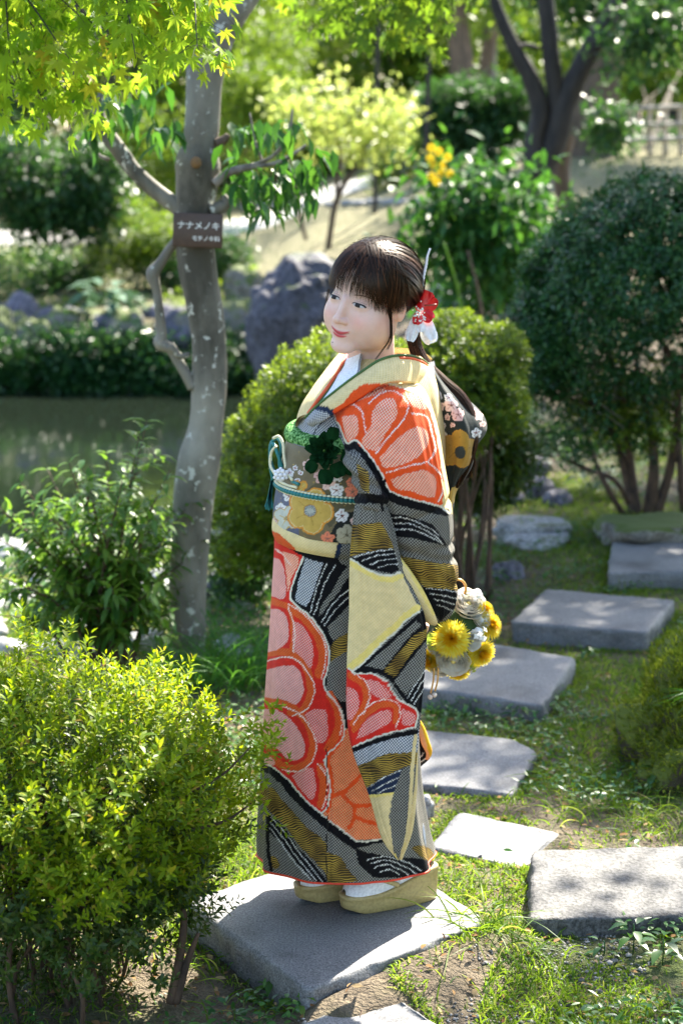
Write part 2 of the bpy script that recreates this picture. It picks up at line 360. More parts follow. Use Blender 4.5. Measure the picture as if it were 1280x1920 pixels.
# ------------------------------------------------------------------ stepping stones and rocks
def ring_loft(rings, cap_first=True, cap_last=False):
    n = len(rings[0]); V = np.vstack(rings); Q = grid_faces(len(rings), n, True)[:, ::-1]; T = []
    if cap_first:
        V = np.vstack([V, rings[0].mean(0)]); c = len(V)-1; j = np.arange(n); T.append(np.stack([np.full(n, c), j, (j+1) % n], 1))
    if cap_last:
        V = np.vstack([V, rings[-1].mean(0)]); c = len(V)-1; j = np.arange(n) + (len(rings)-1)*n; T.append(np.stack([np.full(n, c), (len(rings)-1)*n + (np.arange(n)+1) % n, j], 1))
    return V, Q, (np.vstack(T) if T else np.zeros((0, 3), int))
SLABS = []
def slab(corners, z, label, mat='slab', drop=.12, rnd=.02, jit=.0065, seed=1, name='stepping_stone', group='stepping stones of the garden path'):
    if z < 0:                                  # thickness above the ground around it
        th_ = -z; z = .05
        for _ in range(6): c0 = np.array([at_z(x, y, z)[:2] for x, y in corners]).mean(0); z = gz(*c0) + th_
    P = np.array([at_z(x, y, z)[:2] for x, y in corners]); c = P.mean(0)
    # perimeter with rounded corners
    pts = []
    n = len(P)
    for i in range(n):
        a, b_, d = P[i-1], P[i], P[(i+1) % n]; u = unit(a - b_); v = unit(d - b_)
        r = rnd * 1.2; p0 = b_ + u * r; p1 = b_ + v * r
        for k in np.linspace(0, 1, 7): pts.append((1-k)**2 * p0 + 2*k*(1-k)*b_ + k*k*p1)
    pts = np.array(pts); pts = np.vstack([pts, pts[:1]])
    L = np.r_[0, np.cumsum(np.linalg.norm(np.diff(pts, axis=0), axis=1))]
    q = np.linspace(0, L[-1], 221)[:-1]; E = np.stack([np.interp(q, L, pts[:, 0]), np.interp(q, L, pts[:, 1])], -1)
    if np.sum(E[:, 0] * np.roll(E[:, 1], -1) - E[:, 1] * np.roll(E[:, 0], -1)) < 0: E = E[::-1]
    nr = unit(E - c)
    def R(inset, zz, rough=1.0, s=0):
        p = E - nr * inset; p3 = np.stack([p[:, 0], p[:, 1], np.full(len(p), zz)], -1)
        j = fbm(p3, 14, 3, seed + s) * jit * rough * 1.6; j = j + .0028*rough*fbm(p3, 75, 2, seed+s+9); p3[:, :2] += nr * j[:, None]
        p3[:, 2] += .5 * jit * rough * fbm(p3, 22, 2, seed + 5 + s); return p3
    rings = []
    for k in (.05, .25, .45, .65, .8, .92):
        p3 = R(0, z, .4); p3[:, :2] = c + (p3[:, :2] - c) * k; p3[:, 2] = z + jit * .5 * fbm(p3, 9, 3, seed); rings.append(p3)
    rings += [R(.012, z - .0005, .8), R(.005, z - .003, 1), R(.001, z - .009, 1), R(-.001, z - .02, 1.4, 1), R(-.001, z - .045, 1.8, 2), R(0, z - .08, 2, 3), R(.004, z - drop - .02, 2, 4), R(.01, z - drop - .06, 2, 4)]
    V, Q, T = ring_loft(rings)
    o = obj(name, Geo().add(V, Q, T), M[mat]); tag(o, label, 'stepping stone', group)
    SLABS.append(P); return o
slab([(348,1688),(576,1856),(917,1722),(676,1574)], .10, 'large square granite slab the woman in kimono stands on', drop=.10, seed=1)
slab([(718,1853),(540,1926),(640,2010),(845,1930)], -.03, 'pale granite slab cut off by the bottom edge, below the woman', drop=.05, seed=2)
slab([(860,1520),(1052,1561),(984,1630),(803,1586)], -.016, 'thin flat sunlit slab just behind the woman\'s heels', drop=.05, seed=3)
slab([(993,1592),(1330,1583),(1345,1712),(993,1724)], -.055, 'big coarse pitted stone block at the right edge, nearest the camera', 'slab_rough', .14, .022, .007, 4)
slab([(700,1372),(800,1367),(963,1384),(1008,1408),(962,1489),(730,1462)], -.025, 'smooth grey slab beside the kimono hem below the flower ball', drop=.06, seed=5)
slab([(770,1200),(922,1205),(1080,1232),(1017,1322),(720,1278)], -.078, 'thick slab with a sunlit patch directly behind the flower ball', drop=.12, seed=6)
slab([(1021,1103),(1266,1124),(1212,1185),(957,1164)], -.08, 'thick slab with a few sun specks, second farthest of the stepping stones', drop=.13, seed=7)
slab([(1147,1015),(1330,1008),(1335,1068),(1139,1074)], -.065, 'farthest cut slab, in shade below the dark clipped shrub', drop=.14, seed=8)

def ico_rock(c, r, seed, mat, name='rock', label=None, cat='rock', group=None, rough=.28, flat=0, parent=None, res=36, fine=1.0):
    th = np.linspace(0, np.pi, res)[:, None]; ph = np.linspace(0, 2*np.pi, res*2, endpoint=False)[None]
    D = np.stack([np.sin(th)*np.cos(ph), np.sin(th)*np.sin(ph), np.cos(th)+0*ph], -1).reshape(-1, 3)
    D = np.sign(D) * np.abs(D) ** .82; q = 1 + rough * fbm(D + seed*3.1, 1.3, 2, seed) * 1.6 + rough * .35 * fine * fbm(D + seed, 4.2, 4, seed+3)
    V = D * q[:, None] * np.asarray(r)
    if flat: V[:, 2] = np.minimum(V[:, 2], flat * r[2] + .08 * r[2] * fbm(V, 6, 2, seed))
    o = obj(name, Geo().add(V, grid_faces(res, res*2, True)), M[mat]); o.location = tuple(float(t) for t in c)
    if label: tag(o, label, cat, group)
    return o
def rock_px(px, py, wpx, hr, dr, seed, mat, label, **k):   # px,py: where its base centre sits
    p = hit(px, py); w = wpx / F * p[1] / 2
    return ico_rock((p[0], p[1], p[2] + w*hr*.35), (w, w*dr, w*hr), seed, mat, label=label, **k)
rock_px(1000, 1008, 130, .55, .9, 11, 'rock_pale', 'flat pale natural stone before the pebbly hollow', flat=.55)
rock_px(1010, 1022, 110, .35, .8, 15, 'rock_pale', 'low pale stone half sunk in moss right of the flat pale stone')
rock_px(955, 1082, 62, .7, .9, 12, 'rock', 'small rounded grey stone left of the thick slab, in the grass')
rock_px(790, 1530, 44, 1.3, .9, 13, 'rock_pale', 'small pale upright stone tucked behind the kimono hem')
rock_px(1215, 1018, 190, .45, .9, 14, 'rock_moss', 'broad mossy rock under the stems of the dark shrub', flat=.7)
rock_px(560, 690, 180, 1.5, 1.0, 22, 'rock_dark', 'huge dark purplish boulder standing at the pond behind her face', cat='boulder', rough=.24, res=70, fine=1.6)
rock_px(462, 560, 70, 1.2, 1.0, 23, 'rock_moss', 'mossy round rock just left of the huge dark boulder', cat='boulder')
rock_px(850, 600, 110, .8, .9, 24, 'rock_pale', 'pale sunlit rock beyond the red hair flower')
rock_px(305, 852, 140, .4, .9, 25, 'rock_pale', 'low flat pale rock at the water left of the signed trunk', flat=.6)
rock_px(445, 1120, 120, .8, .9, 26, 'rock', 'blue grey rock in shade between the signed trunk and her skirt')
for i, (px, py, w) in enumerate([(880,930,48),(925,905,70),(965,945,40),(1010,930,60),(900,965,40),(860,955,36),(985,895,80),(1045,945,50)]):
    rock_px(px, py, w, .8, .9, 40+i, 'rock', 'shaded bluish stone lying in the dry stream hollow', group='stones in the stream hollow', res=20)
for i in range(46):                                   # pale bank stones, seen through the left shrub
    px = rng.uniform(-30, 330) if i < 40 else rng.uniform(400, 500); py = rng.uniform(905, 1235)
    rock_px(px, py, rng.uniform(45, 95), .55, .9, 60+i, 'rock_pale', 'pale bank stone seen through the leafy shrub at the left', group='pale stones of the pond bank', res=14, rough=.2)
# rocks edging the far bank of the pond
for i in range(16):
    px = -30 + i * 31 + rng.uniform(-8, 8); P = at_z(px, 618 + rng.uniform(-8, 8), .05); P[1] = 18.2 + rng.uniform(-.3, .3); P[0] = (px-640)/F*18.2
    ico_rock((P[0], P[1], .05 + rng.uniform(-.05, .12)), (.18+rng.random()*.12, .22, .22+rng.random()*.12), 120+i, 'rock_moss' if i % 2 else 'rock', label='mossy stone edging the far bank of the pond', group='stones edging the far pond bank', res=18)
# row of pale edging stones along the lawn
for i in range(13):
    px = 470 + i*26 + rng.uniform(-4, 4); p = hit(px, 392 - i*.9 + rng.uniform(-3, 3)); w = 15/F*p[1]
    ico_rock((p[0], p[1], p[2]+w*.2), (w, w*.7, w*.5), 160+i, 'rock_pale', label='pale edging stone along the far lawn', group='edging stones along the far lawn', res=16, rough=.18)
# moss mound at the right edge
p = hit(1270, 1440)
MOSS_C = np.array((p[0]+.10, p[1]+.05, .0)); MOSS_R = np.array((.30, .34, .36))
o = ico_rock(MOSS_C, MOSS_R, 34, 'moss_rock', name='moss_mound', label='rounded mossy hump at the right edge with a grass tuft', cat='moss mound', rough=.34, res=70, fine=1.8)
mo = o
me = o.data; n = len(me.vertices); co = np.empty(n*3, np.float32); me.vertices.foreach_get('co', co); co = co.reshape(-1, 3)
idx = rng.integers(0, n, 34000); base = co[idx] + rng.normal(0, .009, (34000, 3)); keep = (base[:, 2] > -.10) & (fbm(base, 7, 3, 5) + .35*base[:, 2]/MOSS_R[2] > -.55); base = base[keep]
nd = unit(base / MOSS_R**2) + rng.normal(0, .45, base.shape); nd[:, 2] += .2
g = leaves(Geo(), T_DIAMOND, base + MOSS_C, nd, None, rng.uniform(.012, .030, len(base)), rng.uniform(.005, .010, len(base)))
tag(obj('moss_tufts', g, M['moss'], mo), kind='stuff')
def tuft(center, n, ln, wd, spread, bend, mat, name='grass_tuft', label=None, cat='grass tuft', group=None, parent=None):
    c = np.asarray(center, float); pos = c + np.c_[rng.normal(0, spread, (n, 2)), np.zeros(n)]
    d = np.c_[rng.normal(0, .45, (n, 2)), np.ones(n)]; g = Geo(); L = rng.uniform(.6, 1.0, n) * ln
    side = rng.normal(size=(n, 3))
    # long arching blades: 7 segments
    t = np.linspace(0, 1, 8); du = unit(d); hz = unit(np.c_[du[:, :2], np.zeros(n)]); bd = rng.uniform(.5, 1.2, n) * bend
    ctr = pos[:, None] + du[:, None] * (L[:, None, None] * t[None, :, None])
    ctr = ctr + hz[:, None] * (L[:, None, None] * bd[:, None, None] * .5 * t[None, :, None]**2); ctr[..., 2] -= L[:, None] * bd[:, None] * .55 * t[None]**2.2
    s = unit(np.cross(du, (0, 0, 1.0)) + .4 * side)
    w = wd * (1 - t**2.5) * .5 + 1e-4
    A = ctr - s[:, None] * w[None, :, None]; B = ctr + s[:, None] * w[None, :, None]
    V = np.stack([A, B], 2).reshape(-1, 3)
    q = np.arange(7)[:, None] * 2 + np.array([[0, 1, 3, 2]]); Q = (q[None] + (np.arange(n) * 16)[:, None, None]).reshape(-1, 4)
    g.add(V, Q); o = obj(name, g, mat, parent)
    if label: tag(o, label, cat, group)
    return o
tuft((MOSS_C[0]-.05, MOSS_C[1]-.17, .27), 45, .16, .004, .012, 1.6, M['liriope'], parent=mo)
# ------------------------------------------------------------------ plants
def limb_path(pts, Y, n=40):
    """pts: (px, py, width_px[, extra distance]) at distance Y -> path and radii"""
    a = []
    for q in pts:
        Yq = Y + (q[3] if len(q) > 3 else 0); p = at_y(q[0], q[1], Yq); a.append((*p, q[2] / 2 / F * Yq))
    c = curve(a, n); return c[:, :3], np.maximum(c[:, 3], .0015)
def limb(name, pts, Y, mat, parent, seg=12, n=40, wob=.05, seed=0):
    P, r = limb_path(pts, Y, n); V, Q, T = tube(P, r*(.9 if name == 'trunk' else 1), seg, True, wob, seed)
    return obj(name, Geo().add(V, Q, T), mat, parent)
def limbs(name, lst, Y, mat, parent, **k):
    g = Geo()
    for i, pts in enumerate(lst):
        P, r = limb_path(pts, Y, 26); g.add(*tube(P, r, 8, True, .05, i))
    return obj(name, g, mat, parent)
def leaf_parts(tmpl, pos, d, up, L, W, mat, parent, name='leaf', bend=.15, nvar=5):
    """individual leaves: objects that share a few meshes"""
    ms = []
    for i in range(nvar):
        b = bend * (.5 + i * .3)
        ms.append(make_mesh(name, leaves(Geo(), tmpl, np.zeros((1, 3)), [(1, 0, 0)], None, 1.0, float(np.mean(W) / np.mean(L)) * (.85 + .08*i), b), mat))
    d, s, n = frame_from(d, up); L = np.broadcast_to(L, (len(pos),)); inv = Matrix.Translation(parent.location).inverted()
    for i in range(len(pos)):
        o = bpy.data.objects.new(name, ms[i % nvar]); COL.objects.link(o); o.parent = parent; o.matrix_parent_inverse = inv
        l = L[i]; mt = Matrix(((d[i][0]*l, s[i][0]*l, n[i][0]*l, pos[i][0]), (d[i][1]*l, s[i][1]*l, n[i][1]*l, pos[i][1]), (d[i][2]*l, s[i][2]*l, n[i][2]*l, pos[i][2]), (0, 0, 0, 1)))
        o.matrix_basis = mt
def split_leaves(tmpl, pos, d, up, L, W, mat, parent, nsingle=290, keep=None, bend=.15, name='leaf', stuff_name='leaves'):
    """the leaves that show largest become parts, the rest one stuff part"""
    L = np.broadcast_to(np.asarray(L, float), (len(pos),))
    px, py = proj(pos); vis = (px > -10) & (px < 1290) & (py > -10) & (py < 1930)
    score = L / pos[:, 1] * np.where(vis, 1, .01); order = np.argsort(-score); a = order[:nsingle]; b = order[nsingle:]
    leaf_parts(tmpl, pos[a], d[a], None if up is None else up[a], L[a], np.mean(W) if np.ndim(W) else W, mat, parent, name, bend)
    if len(b):
        Wb = W[b] if np.ndim(W) else W * L[b] / L.mean()
        tag(obj(stuff_name, leaves(Geo(), tmpl, pos[b], d[b], None if up is None else up[b], L[b], Wb, bend), mat, parent), kind='stuff')
def crown_pts(c, r, n_cl, per, spread, shell=.55, gap=.25, seed=0, flat=False):
    u = rand_unit(n_cl * 2); rr = (shell + (1 - shell) * rng.random(n_cl * 2) ** .6)
    lump = 1 + .22 * fbm(u * 1.0 + seed * 5.3, 2.2, 3, seed); q = u * (rr * lump)[:, None] * np.asarray(r)
    k = fbm(q / np.mean(r) + seed, 3.0, 2, seed + 2) > -.35 + gap; q = q[k][:n_cl]
    pos = np.repeat(q, per, 0) + rng.normal(0, spread, (len(q) * per, 3))
    out = np.repeat(unit(q), per, 0); return pos + np.asarray(c), out
def blob_px(px, py, rx, ry, Y, depth=1.0):
    c = at_y(px, py, Y); s = Y / F; return c, np.array((rx * s, rx * s * depth, ry * s))
def foliage(blobs, n_cl, per, L, W, tmpl=T_DIAMOND, droop=.3, spread=None, shell=.5, gap=.2, seed=0):
    g = Geo()
    for i, (c, r) in enumerate(blobs):
        pos, out = crown_pts(c, r, n_cl, per, spread or L * 1.2, shell, gap, seed + i)
        d = out * .6 + rand_unit(len(pos)) * .9; d[:, 2] -= droop
        up = rand_unit(len(pos)) * .7 + np.array((0, 0, 1.0)); s = rng.uniform(.7, 1.2, len(pos))
        leaves(g, tmpl, pos, d, up, L * s, W * s)
    return g
def plant(name, base, label, cat, blobs, n_cl, per, L, W, mat, stems=None, stem_mat='twig', group=None, part='leaves', **k):
    r = empty(name, base, label, cat, group)
    tag(obj(part, foliage(blobs, n_cl, per, L, W, **k), M[mat], r), kind='stuff')
    if stems is None:
        stems = []
        for c, rr in blobs[:3]:
            for j in range(3): stems.append([(*np.asarray(base), .012 * (rr[0] / .3) ** .5), (*(np.asarray(base) * .5 + c * .5 + rng.normal(0, .1, 3) * rr), .009), (*(c + rng.normal(0, .4, 3) * rr), .003)])
    g = Geo()
    for s in stems:
        cc = curve(np.array(s), 14); g.add(*tube(cc[:, :3], np.maximum(cc[:, 3], .0015), 6))
    obj('stems', g, M[stem_mat], r); return r

# ---- the grey tree with the name board
p = hit(355, 1238); YT = float(p[1])
tree = empty('holly_tree', p, 'slim grey holly tree with a brown name board on its trunk', 'tree')
trunk = limb('trunk', [(353,1262,100),(354,1235,76),(352,1170,78),(352,1100,81),(359,1000,82),(362,950,86),(366,910,88),(374,860,88),(385,805,72),(392,730,74),(391,630,72),(381,560,76),(371,510,80),(366,465,80),(365,410,82),(367,375,84),(371,325,90),(371,305,91),(376,275,74),(379,240,72),(381,190,72),(383,150,74),(388,110,82),(402,70,82),(428,35,66),(462,-5,50),(500,-70,42),(560,-200,34)], YT, M['trunk'], tree, 28, 150, .035, 3)
limb('limb', [(392,110,50),(376,70,40),(362,30,34),(350,-20,32),(330,-120,28)], YT, M['trunk'], tree, 14, 30, .04, 4)
limb('limb', [(350,400,34),(322,380,31),(285,352,30),(250,318,29),(222,280,30),(198,245,28),(186,218,24),(188,190,17),(192,172,9)], YT, M['trunk'], tree, 14, 50, .05, 5)
limb('limb', [(340,440,16),(322,462,17),(300,495,20),(287,513,26),(294,545,17),(299,585,18),(303,630,20),(300,642,24),(320,655,19),(333,675,20),(348,700,20),(362,728,20)], YT-.02, M['trunk'], tree, 12, 70, .10, 6)
limb('limb', [(318,648,20),(340,668,12),(356,664,8)], YT-.04, M['trunk'], tree, 8, 12, .1, 7)
limb('branch', [(395,395,24),(415,388,27),(424,380,20),(418,366,12)], YT-.05, M['trunk'], tree, 10, 16, .1, 8)
limb('branch', [(402,345,18),(425,325,17),(445,318,15),(480,312,9),(520,305,8),(548,290,7),(574,272,4)], YT-.06, M['twig_grey'], tree, 8, 40, .1, 9)
limb('branch', [(450,316,12),(485,306,8),(512,292,7),(535,265,7),(545,235,5),(548,205,4)], YT-.06, M['twig_grey'], tree, 8, 40, .1, 10)
limb('branch', [(492,304,6),(480,270,5),(468,212,3)], YT-.05, M['twig_grey'], tree, 6, 16, .1, 11)
limb('branch', [(405,270,20),(420,262,17),(428,252,10)], YT-.03, M['bark_brown'], tree, 10, 10, .1, 12)
limb('branch', [(205,300,8),(185,290,6),(160,255,4)], YT, M['twig_grey'], tree, 6, 12, .1, 13)
kn = at_y(371, 304, YT); kn[1] -= .088
V, Q = sphere(kn, (.020, .018, .022), 18, 12)
obj('pruning_knot', Geo().add(V, Q), simple('cut_wood', (.20, .11, .045), .8, 0, (60, .6, .01)), tree)
# leaves of that tree
pos = []; dd = []
for cx, cy, sx, sy, n in [(455,345,40,28,36),(520,330,45,30,40),(575,340,35,32,28),(500,385,28,22,16),(470,245,35,25,22),(530,240,34,22,20),(590,300,30,40,16),(225,195,36,26,22),(300,240,40,30,24),(170,240,20,20,8),(270,160,30,25,10),(440,280,22,30,12)]:
    for i in range(n):
        q = at_y(cx + rng.normal(0, sx*.6), cy + rng.normal(0, sy*.6), YT + rng.normal(0, .13)); pos.append(q); dd.append((rng.normal(.15, .5), rng.normal(-.1, .5), -.75 + rng.normal(0, .35)))
split_leaves(T_LONG, np.array(pos), np.array(dd), None, rng.uniform(.075, .115, len(pos)), .033, M['broad'], tree, 290)
# crown high above, out of the picture, that belongs to this tree
cpos, cout = crown_pts((.1, YT+.3, 4.3), (1.0, 1.0, .7), 260, 7, .12, .3, .1, 3)
tag(obj('leaves', leaves(Geo(), T_LONG, cpos, cout*.4+rand_unit(len(cpos))+np.array((0,0,-.5)), None, .1, .035), M['broad'], tree), kind='stuff')
# name board
sg = empty('name_board', at_y(371, 432, YT - .105), 'dark brown name board in white katakana strapped to the grey trunk', 'sign')
def rounded_box(hx, hy, hz, r=.002):
    bm_v = []; V, Q = sphere((0,0,0), (1,1,1), 24, 16)
    V = np.sign(V) * np.minimum(np.abs(V)*3, 1) if False else V
    return V
def box(c, h, rot=None):
    V = np.array([(x, y, z) for x in (-1,1) for y in (-1,1) for z in (-1,1)], float) * h
    if rot is not None: V = V @ np.array(rot).T
    return V + c, np.array([[0,1,3,2],[4,6,7,5],[0,4,5,1],[2,3,7,6],[0,2,6,4],[1,5,7,3]])
sc = YT / F
w2, h2 = 45.5 * sc, 31 * sc
bme = make_mesh('board', Geo().add(*box((0,0,0), (w2, .006, h2))), simple('sign_brown', (.055,.028,.018), .45, 0, (60, .15, .002)), False)
bo = bpy.data.objects.new('board', bme); COL.objects.link(bo); bo.parent = sg
md = bo.modifiers.new('b', 'BEVEL'); md.width = .003; md.segments = 2
white = simple('sign_white', (.75,.74,.70), .5)
for txt, size, x, z in (('ナナメノキ', .0315, -.076, .006), ('モチノキ科', .0205, -.0205, -.036)):
    fc = bpy.data.curves.new('lettering', 'FONT'); fc.body = txt; fc.size = size; fc.extrude = .0006; fc.space_character = 1.0
    fc.offset = .0004
    fo = bpy.data.objects.new('lettering', fc); COL.objects.link(fo); fc.materials.append(white)
    bpy.context.view_layer.update(); tm = bpy.data.meshes.new_from_object(fo.evaluated_get(bpy.context.evaluated_depsgraph_get())); bpy.data.objects.remove(fo); fo = link('lettering', tm); tm.materials.clear(); tm.materials.append(white)
    fo.parent = sg; fo.location = (x, -.0072, z); fo.rotation_euler = (RAD(90), 0, 0)
sg.rotation_euler = (RAD(-3), RAD(2.5), 0)

# ---- maple sprays
def maple(name, label, Y0, root, ends, mat, L, per, nsingle, seed, extra=None, tw='bark_dark', droop=.55):
    base = at_y(root[0], root[1], Y0); tr = empty(name, base, label, 'maple branch'); g = Geo(); pos = []; dd = []; up = []
    for i, e in enumerate(ends):
        Ye = Y0 + (e[2] if len(e) > 2 else rng.normal(0, .18)); E = at_y(e[0], e[1], Ye); mid = base*.45 + E*.55 + np.array((rng.normal(0,.03), rng.normal(0,.05), .05 + .08*rng.random()))
        c = curve([base, mid, E], 30); g.add(*tube(c, np.linspace(.006, .0011, 30), 5))
        seglen = np.linalg.norm(E - base); k = per if len(e) < 4 else e[3]
        for j in range(k):
            t = .42 + .58 * rng.random() ** .7; a = c[int(t*29)]; sd = unit(rng.normal(size=3) * (1, 1, .35)) ; off = .03 + .09 * rng.random()
            q = a + sd * off; q[2] -= .02 + .03 * rng.random(); g.add(*tube(np.array([a, (a+q)/2 + (0,0,.008), q]), .0006, 3, False))
            dn = unit(c[min(29, int(t*29)+1)] - c[max(0, int(t*29)-1)]); pos.append(q); dd.append(sd*.5 + dn*.5 + np.array((0,0,-droop*rng.uniform(.4, 1.5)))); up.append(np.array((0,-.35,1)) + rng.normal(0,.4,3))
    obj('twigs', g, M[tw], tr); pos = np.array(pos); split_leaves(T_MAPLE, pos, np.array(dd), np.array(up), rng.uniform(.75, 1.15, len(pos))*L, L, M[mat], tr, nsingle, bend=.05)
    return tr
maple('maple_branch', 'sunlit yellow green maple branch hanging in at the top left corner', 5.7, (-140, -160),
      [(100,225),(62,215),(30,190),(165,140),(150,200),(215,95),(200,60),(130,110),(90,120),(60,70),(20,110),(-20,160),(250,20),(160,40),(110,20),(40,20),(-40,60),(180,180),(120,170),(10,230)], 'maple', .050, 27, 295, 5)
maple('maple_branch', 'sunlit maple branch crossing the top of the signed trunk', 5.55, (200, -190),
      [(372,95),(350,110),(325,95),(300,120),(285,70),(340,50),(375,50),(310,30),(270,20),(230,60),(345,10),(255,110),(400,20),(300,-10)], 'maple', .050, 26, 290, 6)
maple('maple_branch', 'green maple branch hanging in at the top centre above her head', 8.2, (900, -260),
      [(690,70),(735,60),(760,95),(780,70),(620,20),(580,60),(650,45),(700,20),(600,-5),(820,40),(840,20),(560,15),(745,20),(520,10)], 'maple_green', .062, 24, 280, 7)

# ---- clipped azalea in front at the left
def azalea_sprig(n=13, h=.055, L=.023, seed=0):
    r = np.random.default_rng(seed); t = np.linspace(.25, 1, n); a = np.arange(n)*2.4 + r.random(n)*.5
    out = np.c_[np.cos(a), np.sin(a), np.zeros(n)]; el = np.interp(t, [.25, 1], [.25, 1.1]) + r.normal(0, .15, n)
    d = out * np.cos(el)[:, None] + np.array((0,0,1.0)) * np.sin(el)[:, None]; pos = np.c_[np.zeros((n, 2)), t*h] + out*.0015
    return pos, d, L * r.uniform(.75, 1.15, n) * np.interp(t, [.25, .8, 1], [.9, 1, .65])
def sprig_mesh(name, mat, **k):
    pos, d, L = azalea_sprig(**k); g = leaves(Geo(), T_LEAF, pos, d, None, L, L*.36, .12); return g
def scatter_geo(variants, pos, dirs, scale):
    g = Geo(); d, s, n = frame_from(dirs, rand_unit(len(pos))); Mx = np.stack([s, n, d], 2) * np.asarray(scale)[:, None, None]   # local z -> dir
    which = rng.integers(0, len(variants), len(pos))
    for w, (V, fs) in enumerate(variants):
        k = np.where(which == w)[0]
        if not len(k): continue
        W = np.einsum('nij,vj->nvi', Mx[k], V) + pos[k][:, None]; off = (np.arange(len(k)) * len(V))[:, None, None]
        g.add(W.reshape(-1, 3), *[(f[None] + off).reshape(-1, f.shape[1]) for f in fs])
    return g
def var(g): return np.vstack(g.v), g.f
def mound_pts(c, r, n, lump=.14, seed=0, zmin=-.75, depth=.18, fr=2.6):
    u = rand_unit(int(n*3.0)); u = u[u[:, 2] > zmin]; u = u[fbm(u + seed*3.3, fr*2.2, 2, seed+40) > -.33][:n]; q = (1 + 1.25*lump * fbm(u + seed*7.7, fr, 3, seed) + .55*lump*fbm(u + seed*2.2, fr*2.6, 2, seed+8)) * (1 - depth * rng.random(len(u))**1.6)
    return u * q[:, None] * np.asarray(r) + np.asarray(c), u
AZC, AZR = np.array((-.655, 4.22, .43)), np.array((.40, .40, .36))
az = empty('azalea_bush', (AZC[0], AZC[1], 0), 'sunlit azalea bush with bare dark stems, nearest plant at bottom left', 'bush')
vars_ = [var(sprig_mesh('s', None, n=11+i % 4, h=.050+.009*i, L=.0215+.0013*i, seed=i)) for i in range(6)]
pos, u = mound_pts(AZC, AZR, 3300, .30, 2, -.72, .36, 3.0)
drs = u * np.array((.55, .55, .5)) + np.array((0, 0, .8)) + rng.normal(0, .28, u.shape)
scl = rng.uniform(.75, 1.15, len(pos))
top = np.argsort(-(pos[:, 2]*1.2 - pos[:, 1]) + 9*((proj(pos)[0] < -20)))
single, rest = top[:295], top[295:]
ms = []
for V, fs in vars_:
    gg = Geo(); gg.add(V, *fs); ms.append(make_mesh('sprig', gg, M['azalea']))
d, s, n = frame_from(drs[single], rand_unit(295)); inv = Matrix.Translation(az.location).inverted()
for i, k in enumerate(single):
    o = bpy.data.objects.new('sprig', ms[i % 6]); COL.objects.link(o); o.parent = az; o.matrix_parent_inverse = inv; l = scl[k]*1.08
    o.matrix_basis = Matrix([(s[i][q]*l, n[i][q]*l, d[i][q]*l, pos[k][q]) for q in range(3)] + [(0,0,0,1)])
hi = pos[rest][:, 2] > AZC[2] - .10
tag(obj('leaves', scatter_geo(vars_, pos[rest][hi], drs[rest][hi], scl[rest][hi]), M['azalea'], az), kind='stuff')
tag(obj('lower_shaded_leaves', scatter_geo(vars_, pos[rest][~hi], drs[rest][~hi], scl[rest][~hi]), M['azalea_dark'], az), kind='stuff')  # lower leaves take the darker colour as painted shade
# inner leaves, darkened to stand in for shade, and a few low sprays to the right
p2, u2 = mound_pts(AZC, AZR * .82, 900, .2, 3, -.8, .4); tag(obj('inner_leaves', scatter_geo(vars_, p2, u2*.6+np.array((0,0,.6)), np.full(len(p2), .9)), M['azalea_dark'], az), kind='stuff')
p3 = np.array([at_y(min(x, 540 if y < 1560 else (352 if y > 1600 else 430)), y, 4.12 + rng.normal(0, .05)) for x, y in [(430+rng.normal(0,40), 1470+rng.normal(0,45)) for _ in range(46)] + [(310+rng.normal(0,40), 1655+rng.normal(0,34)) for _ in range(60)] + [(490+rng.normal(0,16), 1400+rng.normal(0,35)) for _ in range(16)]+[(200+rng.normal(0,120), 1600+rng.normal(0,60)) for _ in range(190)]+[(140+rng.normal(0,130), 1740+rng.normal(0,60)) for _ in range(150)]+[(rng.uniform(-40, 310), rng.uniform(1760, 1890)) for _ in range(120)]])
tag(obj('low_sprays', scatter_geo(vars_, p3[:122], rng.normal(0, .5, (122,3))+np.array((.3,0,.6)), np.full(122, .9)), M['azalea'], az), kind='stuff'); tag(obj('shaded_sprays', scatter_geo(vars_, p3[122:]-(0,0,0), rng.normal(0, .5, p3[122:].shape)+np.array((.1,0,.5)), np.full(len(p3)-122, .95)), M['azalea_dark'], az), kind='stuff')  # dark sprays fill in for the shade among the stems
g = Geo()
for i in range(44):
    b0 = np.array((AZC[0] + rng.uniform(-.24, .15), AZC[1] + rng.uniform(-.2, .2), 0)); okk = np.where((pos[:, 2] > .34) & (pos[:, 0] < AZC[0] + .27))[0]; k = okk[rng.integers(len(okk))]; e = pos[k] * .94 + AZC * .06
    m1 = b0*.6 + e*.4 + np.array((rng.normal(0,.03), rng.normal(0,.03), .05)); c = curve([b0 - (0,0,.03), b0 + (rng.normal(0,.02), rng.normal(0,.02), .12), m1, e], 22)
    g.add(*tube(c, np.linspace(rng.uniform(.003, .008), .0016, 22), 6, True, .15, i))
    for j in range(3):
        k2 = okk[rng.integers(len(okk))]; a = c[rng.integers(9, 17)]; e2 = a + (pos[k2]-a) * min(1, .28/np.linalg.norm(pos[k2]-a)); g.add(*tube(curve([a, (a+e2)/2+rng.normal(0,.012,3), e2], 10), np.linspace(.0035, .0012, 10), 5))
for pts in ([(320,1880,20),(338,1790,17),(345,1720,13),(342,1690,8)], [(330,1880,18),(352,1800,14),(372,1750,7)], [(340,1560,7),(420,1540,6),(480,1500,3)], [(330,1500,7),(420,1450,5),(470,1400,3)]):
    P, r = limb_path(pts, 4.1, 24); g.add(*tube(P, r, 8, True, .15, 3))
obj('stems', g, M['twig'], az)

